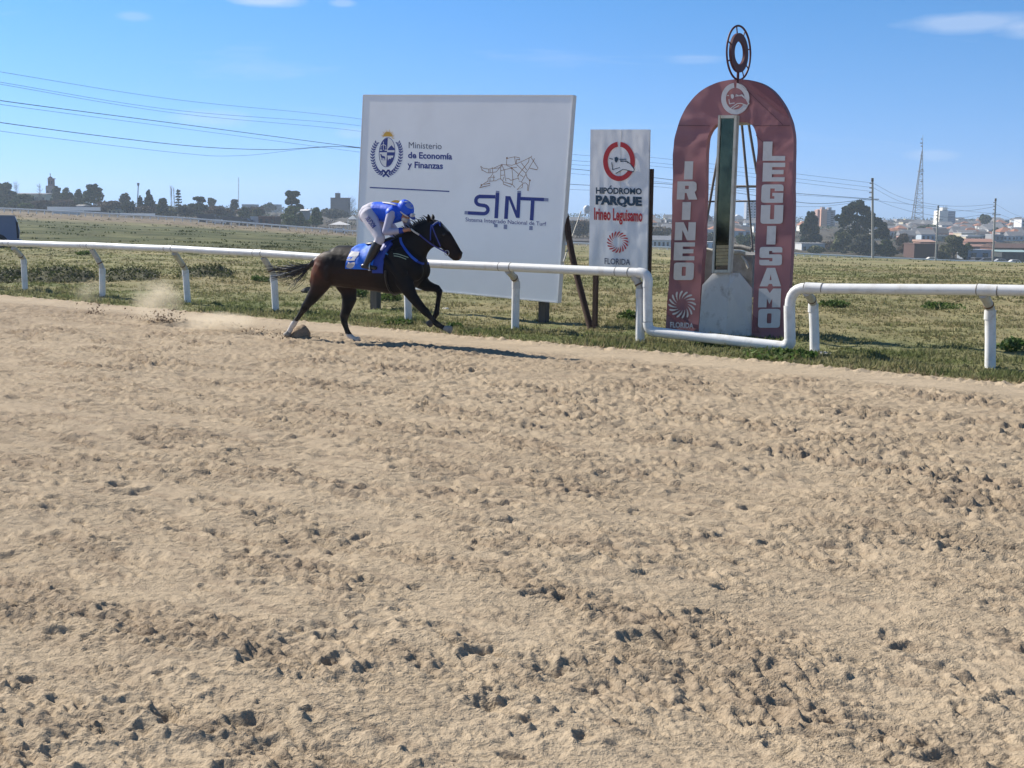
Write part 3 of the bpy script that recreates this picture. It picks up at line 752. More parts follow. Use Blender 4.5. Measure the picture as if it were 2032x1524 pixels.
poly_on(bl, quarter(math.pi / 2, math.pi), mb, 0.0042)
lr = quarter(-math.pi / 2, 0); poly_on(bl, lr, mb, 0.0042)
poly_on(bl, [X5(*p) for p in ((505, 665), (575, 590), (640, 660), (645, 690), (500, 690))], mb, 0.0048)      # hill
poly_on(bl, [X5(*p) for p in ((350, 770), (375, 770), (385, 800), (440, 815), (455, 850), (440, 860), (385, 845), (365, 830))], mb, 0.0048)  # horse
for a0, b0 in (((378, 840), (372, 890)), ((395, 848), (400, 895)), ((430, 855), (428, 900)), ((446, 855), (452, 895))):
    stroke_on(bl, [X5(*a0), X5(*b0)], .8, mb, 0.0048)
part('crest_shield', mb, m_navy, bb_root, fix=False)
poly_on(bl, [X5(*p) for p in ((492, 800), (620, 800), (600, 850), (580, 835), (560, 870), (530, 860), (505, 900), (500, 840))], mbw, 0.0052)
for p in ((500, 700, 640, 735),): stroke_on(bl, [X5(p[0], 718), X5(p[2], 718)], 1.6, mbw, 0.0052)
for dx in (-50, 50): stroke_on(bl, [X5(415 + dx, 600), X5(415 + dx, 660)], 1.0, mbw, 0.0052); stroke_on(bl, [X5(415 + dx - 25, 690), X5(415 + dx + 25, 690)], 2.2, mbw, 0.0052)
stroke_on(bl, [X5(365, 600), X5(415, 575), X5(465, 600)], 1.1, mbw, 0.0052); stroke_on(bl, [X5(415, 520), X5(415, 690)], 1.0, mbw, 0.0052)
part('crest_quarters', mbw, mat('white_print', (0.72, 0.73, 0.74), 0.6), bb_root, fix=False)
mb = MB()
for side in (-1, 1):
    pts = []
    for k in range(15):
        a = math.radians(-83 + k * 8.6)
        x = 480 + side * 262 * math.cos(a) - (20 if side < 0 else -22) - 0.05 * (-(400) * math.sin(a)); y = 770 - 385 * math.sin(a) * (0.88 if a > 0 else 1.05)
        pts.append((x, y))
    stroke_on(bl, [X5(*p) for p in pts], 0.9, mb)
    for k in range(len(pts)):
        p = np.array(pts[k]); tg_ = np.array(pts[min(k + 1, 14)]) - np.array(pts[max(k - 1, 0)]); tg_ = tg_ / np.linalg.norm(tg_); nn = np.array([-tg_[1], tg_[0]])
        for sg_ in (-1, 1):
            tip = p + tg_ * 62 + nn * sg_ * 46; m1 = p + tg_ * 34 + nn * sg_ * 8; m2 = p + tg_ * 22 + nn * sg_ * 40
            poly_on(bl, [X5(*p), X5(*m1), X5(*tip), X5(*m2)], mb, 0.0046)
for a0, b0 in (((410, 1090), (470, 1160)), ((515, 1090), (455, 1160)), ((470, 1160), (400, 1225)), ((455, 1160), (530, 1230)), ((410, 1085), (385, 1130)), ((515, 1085), (545, 1130))):
    stroke_on(bl, [X5(*a0), X5(*b0)], 3.6, mb, 0.005)
part('crest_laurel', mb, m_navy, bb_root, fix=False)
part('lettering', text_on(bl, 'Ministerio', X5(925, 648), X5(1588, 670), 12.3), m_slate, bb_root, fix=False)
part('lettering', text_on(bl, 'de Economía', X5(912, 848), X5(1800, 876), 12.0, 0.030), m_navy, bb_root, fix=False)
part('lettering', text_on(bl, 'y Finanzas', X5(900, 1042), X5(1615, 1066), 12.0, 0.030), m_navy, bb_root, fix=False)
part('rule_line', stroke_on(bl, [X5(140, 1442), X5(1745, 1522)], 2.2, MB()), m_navy, bb_root, fix=False)
part('orange_disc', poly_on(bl, [(786 + 15 * math.cos(a), 411 - 14 * math.sin(a)) for a in np.linspace(0, 6.283, 33)[:-1]], MB()), m_gold, bb_root, fix=False)
# --- racing logo
X6 = lambda x, y: (900 + x / 8.0227, 290 + y / 8.0227)
wire = [[(430, 320), (470, 350), (560, 365), (640, 350), (770, 290)], [(455, 380), (540, 425), (580, 425), (680, 410), (720, 360), (770, 290)], [(430, 320), (455, 380)],
        [(560, 365), (560, 425)], [(582, 370), (582, 425)], [(615, 335), (622, 420)], [(640, 355), (745, 345)], [(630, 430), (590, 490), (555, 510), (545, 560), (445, 620), (415, 660), (580, 625), (580, 590), (480, 610)],
        [(580, 500), (580, 560)], [(640, 460), (640, 555)], [(590, 495), (660, 495)], [(560, 560), (680, 550), (710, 525), (750, 520)], [(770, 290), (750, 350), (750, 520)],
        [(770, 290), (810, 400), (820, 500), (835, 560)], [(750, 390), (920, 350), (1010, 335)], [(755, 465), (810, 460)], [(750, 520), (790, 560), (795, 605), (910, 650), (935, 610), (830, 580), (795, 570)],
        [(935, 610), (980, 660)], [(800, 490), (780, 560)], [(840, 515), (880, 515), (910, 545), (945, 535), (1030, 510)], [(930, 350), (945, 535), (935, 610)], [(770, 290), (840, 300), (930, 350)],
        [(840, 300), (850, 195), (970, 170), (1050, 185), (1055, 215), (1005, 215), (995, 285)], [(970, 170), (990, 290)], [(840, 295), (930, 305), (1000, 280), (1075, 250), (1230, 175)], [(930, 350), (1030, 440)],
        [(1000, 290), (1150, 430)], [(1230, 175), (1270, 235), (1345, 350), (1325, 375), (1205, 350), (1150, 430)], [(1270, 235), (1205, 345)], [(1205, 180), (1195, 250), (1020, 470), (1040, 540)],
        [(1245, 155), (1230, 175)], [(1290, 195), (1270, 235)], [(1075, 260), (1165, 380)], [(1120, 340), (1060, 420), (1020, 490)], [(1150, 430), (1170, 500), (1215, 545), (1200, 640), (1190, 715)],
        [(1150, 450), (1080, 570), (1040, 555)], [(1060, 455), (1110, 490)], [(1080, 570), (1100, 590), (1150, 585), (1185, 620), (1175, 710)], [(1100, 600), (1010, 695), (1095, 655), (1100, 600)]]
mb = MB()
for k, w_ in enumerate(wire): stroke_on(bl, [X6(*p) for p in w_], 1.0, mb, 0.004 + 0.0001 * k)
for k, p in enumerate(((850, 190), (925, 350), (1215, 545), (445, 620), (1270, 235), (750, 520), (945, 535), (455, 380))):
    c = X6(*p); r_d = 1.9 if k < 4 else 1.2
    poly_on(bl, [(c[0] + r_d * math.cos(a), c[1] + r_d * math.sin(a)) for a in np.linspace(0, 6.283, 11)[:-1]], mb, 0.0085)
part('line_horse', mb, m_line, bb_root, fix=False)
mb = MB()
arc = lambda c, r, a0, a1, n=8: [(c[0] + r[0] * math.cos(a), c[1] + r[1] * math.sin(a)) for a in np.linspace(math.radians(a0), math.radians(a1), n)]
S_ = [(230, 1062), (470, 1075)] + arc((480, 1010), (68, 65), 80, -80) + [(430, 938)] + arc((422, 868), (68, 68), 100, 262) + [(665, 806)]
stroke_on(bl, [X6(*p) for p in S_], 7.0, mb, 0.0040)
stroke_on(bl, [X6(700, 745), X6(678, 1148)], 7.4, mb, 0.0043)
stroke_on(bl, [X6(856, 795), X6(833, 1158)], 7.4, mb, 0.0041)
poly_on(bl, [X6(*p) for p in ((860, 796), (905, 796), (1045, 1140), (995, 1140))], mb, 0.0044)
stroke_on(bl, [X6(1044, 745), X6(1022, 1142)], 7.4, mb, 0.0042)
stroke_on(bl, [X6(1060, 834), X6(1440, 850)], 6.8, mb, 0.0040)
stroke_on(bl, [X6(1262, 850), X6(1242, 1182)], 7.4, mb, 0.0041)
part('logo_letters', mb, m_navy, bb_root, fix=False)
mb = MB()
for a0, b0, w in (((175, 1058), (230, 1062), 6.6), ((1440, 850), (1510, 854), 6.4), ((702, 712), (700, 745), 7.2), ((1046, 712), (1044, 745), 7.2), ((675, 1240), (671, 1290), 6.6), ((827, 1248), (823, 1320), 6.8), ((1234, 1272), (1230, 1335), 6.8)):
    stroke_on(bl, [X6(*a0), X6(*b0)], w, mb, 0.004)
part('logo_tail', mb, m_fade, bb_root, fix=False)
part('lettering', text_on(bl, 'Sistema Integrado Nacional de Turf', X6(190, 1196), X6(1475, 1268), 7.6, 0.008, off=0.0062), m_navy, bb_root, fix=False)

# ================================================================== narrow sign
m_sheet = mat('sign_sheet', (0.76, 0.765, 0.77), 0.42, var=0.03, scale=2, stain=(0.50, 0.50, 0.48), sscale=3, sstr=0.3, spec=0.35)
m_red = mat('red_print', (0.42, 0.020, 0.030), 0.55)
m_teal = mat('dark_teal_print', (0.012, 0.045, 0.085), 0.55)
sg = Plane(t=1.05)
sroot = thing('sign', st(1.9, 1.05), 'narrow upright white sign of two sheets with red ring logo on brown posts', 'sign')
TL, TR, BR_, BL_ = [sg.pt(*p) for p in ((1172.5, 257), (1290, 257), (1284.5, 537), (1169.5, 528))]
def warp_sheet(u0, u1, nu, nv, amp, seed):
    vs = []
    for j in range(nv + 1):
        for i in range(nu + 1):
            u = u0 + (u1 - u0) * i / nu; v = j / nv
            p = (TL * (1 - u) + TR * u) * (1 - v) + (BL_ * (1 - u) + BR_ * u) * v
            h = amp * float(pn(np.array([u * 6 + seed]), np.array([v * 2.2]))[0]) + amp * .5 * float(pn(np.array([u * 15]), np.array([v * 9 + seed]))[0])
            vs.append(p + sg.n * (0.012 + h))
    fs = [(j * (nu + 1) + i, j * (nu + 1) + i + 1, (j + 1) * (nu + 1) + i + 1, (j + 1) * (nu + 1) + i) for j in range(nv) for i in range(nu)]
    return vs, fs
for u0, u1, sd in ((0, .527, 1.3), (.533, 1.0, 5.1)):
    vs, fs = warp_sheet(u0, u1, 14, 36, 0.0045, sd)
    mb = MB(); mb.add(vs, fs, 0, True)
    n_ = len(vs); mb.add([v - sg.n * 0.03 for v in vs], fs, 0, True)
    part('sheet', mb, m_sheet, sroot)
part('seam_cover', MB().prism([sg.pt(*p, .0) for p in ((1234, 257), (1236, 257), (1231.5, 533), (1229.5, 533))], sg.n * -0.02), m_neck, sroot)
b1 = gnd(1176, 655)
part('post', MB().box(st(float(sst_coords(b1[0], b1[1])[0]), 1.12) + U * 1.0, (0.075, 0.06, 2.3), (D, N, U)), m_brown, sroot)
pr_ = Plane(t=1.12).pt(1289.5, 430); sR = float(sst_coords(pr_[0], pr_[1])[0])
part('post', MB().box(st(sR, 1.12) + U * 1.22, (0.075, 0.06, 2.75), (D, N, U)), m_brown, sroot)
X3 = lambda x, y: (1110 + x / 3.313, 240 + y / 3.313)
OFFP = 0.023
def ring_on(pl, c, ro, ri, mb, off, gap=None, n=56):
    a0, a1 = (0, 2 * math.pi) if gap is None else (gap[0], gap[1])
    aa = np.linspace(a0, a1, n)
    o_ = [pl.pt(c[0] + ro[0] * math.cos(a), c[1] - ro[1] * math.sin(a), off) for a in aa]
    i_ = [pl.pt(c[0] + ri[0] * math.cos(a), c[1] - ri[1] * math.sin(a), off) for a in aa]
    mb.add(o_ + i_, [(k, k + 1, n + k + 1, n + k) for k in range(n - 1)])
    return mb
part('ring_print', ring_on(sg, X3(392, 266), (31.6, 39.0), (22.3, 29.2), MB(), OFFP, (math.pi / 2 + .10, math.pi * 2.5 - .10)), m_red, sroot, fix=False)
mb = MB(); mw = MB()
poly_on(sg, [X3(*p) for p in ((385, 258), (440, 258), (468, 285), (492, 316), (486, 334), (425, 322), (400, 330), (372, 345), (350, 320))], mw, OFFP + .001)
for w_ in ([(328, 246), (352, 252)], [(344, 272), (350, 320), (398, 306)], [(370, 346), (418, 318), (438, 322), (488, 334), (492, 316), (466, 282), (448, 268), (398, 260)], [(400, 268), (440, 262), (452, 278)], [(395, 252), (440, 252)]):
    stroke_on(sg, [X3(*p) for p in w_], 1.5, mb, OFFP + .002)
poly_on(sg, [X3(*p) for p in ((362, 240), (378, 236), (388, 246), (384, 264), (372, 276), (364, 262))], mb, OFFP + .002)
part('logo_ground', mw, MATS['white_print'], sroot, fix=False)
part('logo_lines', mb, m_teal, sroot, fix=False)
part('lettering', stroke_on(sg, [X3(331, 436), X3(341, 425)], 1.7, text_on(sg, 'HIPODROMO', X3(240, 476), X3(541, 482), 11.6, 0.03, OFFP), OFFP), m_teal, sroot, fix=False)
part('lettering', text_on(sg, 'PARQUE', X3(238, 545), X3(542, 556), 15.8, 0.06, OFFP), m_teal, sroot, fix=False)
part('lettering', text_on(sg, 'Irineo Leguisamo', X3(228, 646), X3(546, 660), 22.5, 0.03, OFFP), m_red, sroot, fix=False)
part('lettering', text_on(sg, 'FLORIDA', X3(297, 940), X3(465, 947), 11.5, 0.01, OFFP), m_slate, sroot, fix=False)
def sunburst(pl, c, ro, ri, n, w, mb, off, tw=0.45):
    for k in range(n):
        a = 2 * math.pi * k / n; pts = []
        prof = [(0, .10), (.25, .35), (.55, .8), (.8, 1.0), (.95, .7), (1.0, .25)]
        for sgn in (1, -1):
            for f, q_ in (prof if sgn > 0 else prof[::-1]):
                r = ri + (ro - ri) * f; aa = a + tw * (1 - f) ** 1.2
                pts.append((c[0] + (r * math.cos(aa) - sgn * q_ * w * math.sin(aa)), c[1] - (r * math.sin(aa) + sgn * q_ * w * math.cos(aa))))
        poly_on(pl, pts, mb, off)
    return mb
part('sunburst_print', sunburst(sg, X3(383, 797), 21.5, 9.5, 18, 1.75, MB(), OFFP), m_red, sroot, fix=False)

# ================================================================== finishing arch
m_arch = mat('faded_red_sheet', (0.34, 0.155, 0.168), 0.68, var=0.06, scale=1.6, stain=(0.40, 0.23, 0.23), sscale=1.3, sstr=0.4, spec=0.25)
m_arch2 = mat('dark_red_patch', (0.235, 0.085, 0.098), 0.55, var=0.1, scale=2)
m_seam = mat('dark_red_seam', (0.07, 0.022, 0.028), 0.7)  # dark joint lines between the arch sheets
m_lett = mat('arch_letter', (0.60, 0.59, 0.595), 0.6, var=0.05, stain=(0.36, 0.34, 0.34), sscale=4, sstr=.4)
ar = Plane(t=1.75)
aroot = thing('finish_arch', st(4.1, 1.75), 'faded red arch with IRINEO LEGUISAMO down its legs and a ring finial on top', 'arch')
X4 = lambda x, y: (1290 + x / 4.618, 30 + y / 4.618)
X5b = lambda x, y: (1290 + x / 4.009, 340 + y / 4.009)
outer = [(1320.5, 659), (1326, 580), (1332, 480), (1334.5, 370)] + [X4(*p) for p in ((207, 1330), (216, 1180), (232, 1100), (260, 1010), (292, 920), (330, 850), (382, 775), (440, 715), (498, 672), (560, 640), (625, 614), (690, 600), (760, 590), (830, 588), (897, 593), (960, 605), (1025, 628), (1080, 660), (1135, 705), (1180, 760), (1222, 825), (1255, 890), (1282, 960), (1300, 1030), (1314, 1120), (1316, 1250))] + [(1573.5, 400), (1571, 480), (1567, 560), (1561, 673)]
inner = [(1385.5, 660), (1390, 580), (1396, 480), (1399.5, 370)] + [X4(*p) for p in ((512, 1330), (518, 1200), (530, 1120), (552, 1065), (580, 1030), (604, 1008), (628, 994), (655, 986), (685, 982), (720, 980), (760, 980), (800, 980), (840, 981), (870, 982), (893, 986), (915, 994), (932, 1006), (946, 1024), (958, 1048), (968, 1075), (977, 1110), (982, 1150), (984, 1200), (983, 1250), (978, 1320), (972, 1400))] + [(1500, 400), (1499, 480), (1496, 560), (1491.5, 668)]
nO = len(outer); assert nO == len(inner), (nO, len(inner))
NW = 8
vs = []
def resamp(pl_, n):
    p = np.array(crs(pl_, 4)); return p
o2, i2 = resamp(outer, 4), resamp(inner, 4); n2 = len(o2)
for k in range(n2):
    for j in range(NW + 1):
        f = j / NW; px = o2[k] * (1 - f) + i2[k] * f
        h = 0.016 * float(fbm(np.array([px[0] * .018]), np.array([px[1] * .022 + 3]), 3)[0])
        vs.append(ar.pt(px[0], px[1], 0.0) + ar.n * h)
fs = [(k * (NW + 1) + j, k * (NW + 1) + j + 1, (k + 1) * (NW + 1) + j + 1, (k + 1) * (NW + 1) + j) for k in range(n2 - 1) for j in range(NW)]
def arch_seg(k0, k1, name='arch_sheet'):
    mb = MB(); sub = vs[k0 * (NW + 1):(k1 + 1) * (NW + 1)]; nn = k1 - k0 + 1
    f2 = [(k * (NW + 1) + j, k * (NW + 1) + j + 1, (k + 1) * (NW + 1) + j + 1, (k + 1) * (NW + 1) + j) for k in range(nn - 1) for j in range(NW)]
    mb.add(sub, f2, 0, True)
    back = [v + N * 0.11 for v in sub]; mb.add(back, [f[::-1] for f in f2], 0, True)
    W_ = NW + 1
    for idx in ([k * W_ for k in range(nn)], [k * W_ + NW for k in range(nn)], list(range(W_)), [(nn - 1) * W_ + j for j in range(W_)]):
        e = [sub[i] for i in idx] + [back[i] for i in idx]; q_ = len(idx)
        mb.add(e, [(i, i + 1, q_ + i + 1, q_ + i) for i in range(q_ - 1)])
    return part(name, mb, m_arch, aroot)
ys_ = o2[:, 1]
kL = int(np.argmax(ys_ < 249)); kR = n2 - 1 - int(np.argmax(ys_[::-1] < 250))
arch_seg(0, kL); arch_seg(kL, kR); arch_seg(kR, n2 - 1)
aof = 0.025
mb = MB()
stroke_on(ar, [X4(258, 1010), X4(545, 1014)], 0.9, mb, aof); stroke_on(ar, [X4(955, 1014), X4(1282, 1012)], 0.9, mb, aof + .001)
stroke_on(ar, [X4(775, 592), X4(900, 700), X4(1220, 1008)], 0.9, mb, aof + .002); stroke_on(ar, [X4(970, 1100), X4(1040, 1170)], 0.9, mb, aof)
part('seam', mb, m_seam, aroot, fix=False)
part('torn_sheet', poly_on(ar, [X4(*p) for p in ((830, 594), (897, 599), (960, 610), (1025, 634), (1080, 666), (1135, 712), (1180, 768), (1222, 833), (1252, 894), (1270, 945), (1000, 735))], MB(), aof), m_arch2, aroot, fix=False)
for pp_ in ([(1322.5, 622), (1325, 580), (1330, 600), (1345, 625), (1365, 640), (1385, 645), (1385, 652), (1350, 645)], [(1492.5, 660), (1493.5, 625), (1503, 632), (1500, 650), (1508, 660)]):
    part('dark_patch', poly_on(ar, pp_, MB(), aof), m_arch2, aroot, fix=False)
# letters
R_ = .16
GL = {
 'I': [[(0, 0), (0, 1), (1, 1), (1, 0)]],
 'R': [rp([(0, 0), (0, 1), (.93, 1, .2), (.96, .47, .14), (.86, .42), (1, 0), (.58, 0), (.47, .36), (.38, .36), (.38, 0)], R_), [(.38, .58), (.38, .76), (.56, .76), (.56, .58)]],
 'N': [[(0, 0), (0, 1), (.40, 1), (.64, .44), (.64, 1), (1, 1), (1, 0), (.60, 0), (.36, .56), (.36, 0)]],
 'E': [[(0, 0), (0, 1), (1, 1), (1, .77), (.42, .77), (.42, .62), (.94, .62), (.94, .39), (.42, .39), (.42, .23), (1, .23), (1, 0)]],
 'O': [rp([(0, 0, 1), (0, 1, 1), (1, 1, 1), (1, 0, 1)], R_), rp([(.40, .24, .05), (.60, .24, .05), (.60, .76, .05), (.40, .76, .05)], .05)],
 'L': [[(0, 0), (0, 1), (.41, 1), (.41, .25), (1, .25), (1, 0)]],
 'G': [rp([(0, 0, 1), (0, 1, 1), (1, 1, 1), (1, .64), (.60, .64), (.60, .78), (.40, .78), (.40, .22), (.60, .22), (.60, .36), (.5, .36), (.5, .54), (1, .54), (1, 0)], R_)],
 'U': [rp([(0, 1), (0, 0, 1), (1, 0, 1), (1, 1), (.60, 1), (.60, .24), (.42, .24), (.42, 1)], R_)],
 'S': [rp([(0, .30), (0, 0, 1), (1, 0, 1), (1, .60, 1), (.42, .60), (.42, .78), (.56, .78), (.56, .70), (1, .70), (1, 1, 1), (0, 1, 1), (0, .40, 1), (.58, .40), (.58, .22), (.44, .22), (.44, .30)], .13)],
 'A': [[(0, 0), (.31, 1), (.69, 1), (1, 0), (.62, 0), (.575, .13), (.425, .13), (.38, 0)], [(.455, .34), (.545, .34), (.5, .66)]],
 'M': [[(0, 0), (0, 1), (.36, 1), (.5, .76), (.64, 1), (1, 1), (1, 0), (.62, 0), (.62, .48), (.5, .18), (.38, .48), (.38, 0)]],
}
glyph = {k: fill_geo(v) for k, v in GL.items()}
LET = [('I', 1358, 1375, 320, 356), ('R', 1343.6, 1384.3, 360, 396), ('I', 1353.6, 1370.3, 401, 436.5), ('N', 1339.4, 1380.3, 441, 476.7), ('E', 1337.4, 1378.5, 481, 516.6), ('O', 1337, 1376.8, 521, 555.8),
       ('L', 1514, 1558.5, 281, 319), ('E', 1513.5, 1557.5, 323, 360.2), ('G', 1510.8, 1554.4, 366, 402.4), ('U', 1509.5, 1553.9, 407, 444), ('I', 1521.5, 1539.4, 448.5, 485), ('S', 1507, 1552, 490, 526.6),
       ('A', 1508, 1550.7, 531.6, 568.2), ('M', 1505, 1549.4, 572.5, 610), ('O', 1504.5, 1548.2, 613, 650.5)]
for ch, x0, x1, y0, y1 in LET:
    v, f = glyph[ch]; sh = 1.6
    mb = MB(); mb.add([ar.pt(x0 + (x1 - x0) * p[0] + sh * (p[1] - .5), y1 - (y1 - y0) * p[1], aof + .002) for p in v], f)
    part('letter', mb, m_lett, aroot, fix=False)
part('sunburst_print', sunburst(ar, X5b(255, 1060), 27.5, 11.5, 16, 2.3, MB(), aof + .002), m_lett, aroot, fix=False)
part('lettering', text_on(ar, 'FLORIDA', X5b(160, 1240), X5b(346, 1249), 10.2, 0.03, aof + .002), m_lett, aroot, fix=False)
mb = ring_on(ar, X4(781, 766), (28.0, 31.3), (18.6, 21.5), MB(), aof + .002, (math.pi / 2 + .10, math.pi * 2.5 - .10))
part('ring_emblem', mb, m_lett, aroot, fix=False)
mb = MB(); mw = MB()
poly_on(ar, [X4(*p) for p in ((800, 740), (850, 745), (880, 775), (905, 815), (890, 828), (830, 806), (790, 820), (740, 855), (720, 810), (725, 760))], mw, aof + .006)
part('emblem_ground', mw, m_arch, aroot, fix=False)
for w_ in ([(705, 736), (724, 738)], [(722, 770), (728, 812), (775, 805)], [(735, 856), (800, 810), (832, 808), (888, 827), (905, 812), (880, 770), (840, 738), (780, 742)], [(785, 728), (815, 738), (842, 730), (862, 750)], [(760, 856), (815, 828)]):
    stroke_on(ar, [X4(*p) for p in w_], 1.7, mb, aof + .008)
poly_on(ar, [X4(*p) for p in ((738, 730), (752, 722), (768, 732), (770, 752), (756, 768), (742, 758))], mb, aof + .008)
part('emblem_lines', mb, m_lett, aroot, fix=False)
# ring finial, standing across the track
m_fin = mat('rust_red_iron', (0.085, 0.022, 0.026), 0.55, var=0.2, scale=6)
ctr = Plane(t=1.75).pt(1466, 105); pm = np.linalg.norm(ctr - CAM) / math.hypot(FPX, 450)
fr = thing('x', (0, 0, 0), None, None); bpy.data.objects.remove(fr)
R1 = 50.0 * pm
circ = lambda r, n=48: [ctr + N * r * math.cos(a) + U * r * math.sin(a) for a in np.linspace(0, 2 * math.pi, n)]
mb = MB().tube(circ(R1), 0.016, 8, cap=False)
fin = part('finial_rim', mb, m_fin, aroot)
mb = MB(); n_ = 48
aa = np.linspace(0, 2 * math.pi, n_ + 1)[:-1]
vs2 = [ctr + (N * math.cos(a) + U * math.sin(a)) * r * pm + D * d for d in (-.02, .02) for r in (36.5, 21.5) for a in aa]
fs2 = []
for k in range(n_):
    k1 = (k + 1) % n_
    fs2 += [(k, k1, n_ + k1, n_ + k), (2 * n_ + k, 3 * n_ + k, 3 * n_ + k1, 2 * n_ + k1), (k, 2 * n_ + k, 2 * n_ + k1, k1), (n_ + k, n_ + k1, 3 * n_ + k1, 3 * n_ + k)]
mb.add(vs2, fs2); part('finial_ring', mb, m_fin, aroot)
for a in np.radians([15, 62, 105, 160, 205, 330, 300, 270]):
    d_ = N * math.cos(a) + U * math.sin(a)
    part('spoke', MB().tube([ctr + d_ * 35.5 * pm, ctr + d_ * R1], 0.010, 6), m_fin, aroot)
part('finial_stem', MB().tube([ctr - U * 36 * pm, ctr - U * (R1 + .10)], 0.022, 8), m_fin, aroot)
# mirror column, in front of the arch
m_frame = mat('weathered_white_frame', (0.56, 0.54, 0.47), 0.7, var=0.12, scale=5, stain=(0.33, 0.24, 0.14), sscale=6, sstr=.6)
mm = bpy.data.materials.new('dirty_mirror'); mm.use_nodes = True
t = mm.node_tree; b = t.nodes['Principled BSDF']; b.inputs['Metallic'].default_value = 1.0; b.inputs['Roughness'].default_value = 0.10
tc_ = t.nodes.new('ShaderNodeTexCoord'); n1 = t.nodes.new('ShaderNodeTexNoise'); n1.inputs['Scale'].default_value = 4; n1.inputs['Detail'].default_value = 8; n1.inputs['Roughness'].default_value = .7
t.links.new(tc_.outputs['Object'], n1.inputs['Vector'])
r1 = t.nodes.new('ShaderNodeValToRGB'); r1.color_ramp.elements[0].color = (0.035, 0.045, 0.035, 1); r1.color_ramp.elements[1].color = (0.10, 0.115, 0.075, 1); r1.color_ramp.elements[0].position = .35; r1.color_ramp.elements[1].position = .7
t.links.new(n1.outputs['Fac'], r1.inputs[0]); t.links.new(r1.outputs[0], b.inputs['Base Color'])
mc = Plane(t=1.60)
q4 = [mc.pt(*p) for p in ((1427.5, 229), (1464, 229), (1450.5, 541), (1414.5, 541))]
gl4 = [mc.pt(*p, 0.008) for p in ((1431, 235), (1460, 235), (1447.5, 535), (1418, 535))]
mcol = part('mirror_frame', MB().prism(q4, N * 0.06), m_frame, aroot)
for a, b_, w in ((0, 1, .045), (1, 2, .04), (2, 3, .045), (3, 0, .032)):
    d_ = q4[b_] - q4[a]; L_ = np.linalg.norm(d_); d_ /= L_; w_ = np.cross(d_, N); mid = (q4[a] + q4[b_]) / 2; cen = sum(q4) / 4
    if np.dot(w_, cen - mid) < 0: w_ = -w_
    part('frame_rail', MB().box(mid + w_ * w / 2 - N * 0.012, (L_ - (w * 2 if a % 2 == 0 else 0), w, 0.05), (d_, w_, N)), m_frame, mcol)
mb = MB(); mb.add(gl4, [(0, 1, 2, 3)]); part('mirror_glass', mb, mm, mcol, fix=False)
gp = lambda x, y: mc.pt(1380 + x / 6.35, 480 + y / 6.35, 0.012)
m_sand_refl = mat('sand_reflection', (0.42, 0.33, 0.19), 0.85, var=0.15, scale=10, bump=.5, bscale=20)  # reflection of rippled sand in the mirror, built as added sand-coloured strips
y0s = np.linspace(40, 300, 7)
for k in range(6):
    part('reflection_strip', MB().prism([gp(268 - 1.2 * k, y0s[k] + 3), gp(418 - 1.2 * k, y0s[k]), gp(417 - 1.2 * k, y0s[k + 1] - 5), gp(267 - 1.2 * k, y0s[k + 1] - 2)], -N * 0.010), m_sand_refl, mcol)
part('reflection_strip', MB().prism([gp(262, 303), gp(300, 312), (gp(340, 300)), gp(412, 290), gp(412, 350), gp(262, 350)], -N * 0.008), mat('dark_brown_strip', (0.16, 0.11, 0.07), .9, var=.3), mcol)  # dark brown strip closing off the added reflection strips
# base: folded white plate, block behind it, lattice legs
m_plate = mat('white_washed_plate', (0.60, 0.585, 0.57), 0.75, var=0.06, scale=3, stain=(0.26, 0.21, 0.17), sscale=5, sstr=0.75)
m_block = mat('grey_render', (0.30, 0.295, 0.28), 0.9, var=0.18, scale=4, stain=(0.14, 0.12, 0.10), sscale=5, sstr=.6, bump=.3)
G = lambda x, y, off=0.0, pl=Plane(t=1.66): pl.pt(1380 + x / 6.35, 480 + y / 6.35, off)
lf = [G(*p) for p in ((40, 1140), (85, 545), (218, 398), (430, 398))] + [G(425, 500, .10), G(385, 1170, .10)]
mb = MB(); mb.prism([G(40, 1140), G(85, 545), G(218, 398), G(430, 392, .04), G(425, 560, .08), G(380, 1180, .08)], N * .02)
part('base_plate', mb, m_plate, aroot)
mb = MB(); mb.prism([G(380, 1180, .08), G(425, 560, .08), G(430, 392, .04), G(548, 388, -.02), G(712, 590, -.10), G(706, 1196, -.10)], N * .02)
part('base_plate', mb, m_plate, aroot)
mb = MB(); bk = Plane(t=2.05)
kk_ = lambda x, y: bk.pt(1380 + x / 6.35, 480 + y / 6.35)
mb.prism([kk_(80, 700), kk_(105, 120), kk_(230, 112), kk_(240, 165), kk_(470, 170), kk_(500, 130), kk_(600, 160), kk_(720, 165), kk_(712, 700)], N * 0.6)
part('block', mb, m_block, aroot)
mb = MB()
for (x0, y0, x1, y1, w) in ((90, 108, 240, 112, .05), (470, 62, 720, 100, .07), (480, 132, 640, 150, .05), (600, 175, 690, 330, .04)):
    mb = MB().tube([kk_(x0, y0) - N * .05, (kk_(x0, y0) + kk_(x1, y1)) / 2 + U * .02 - N * .05, kk_(x1, y1) - N * .05], w * .6, 6)
    part('broken_bar', mb, m_frame if w != .07 else m_block, aroot)
m_steel = mat('rusty_steel', (0.20, 0.185, 0.175), 0.65, var=0.2, scale=6, stain=(0.16, 0.09, 0.05), sscale=8, sstr=.6)
lt = Plane(t=2.15)
for a, b_ in (((1428, 290), (1388, 520)), ((1471, 236), (1486, 400)), ((1486, 400), (1494, 500)), ((1484, 236), (1502, 345)), ((1398, 400), (1500, 399)), ((1450, 370), (1502, 370))):
    part('lattice_bar', MB().tube([lt.pt(*a), lt.pt(*b_)], 0.022 if a[1] < 399 else 0.016, 6), m_steel, aroot)
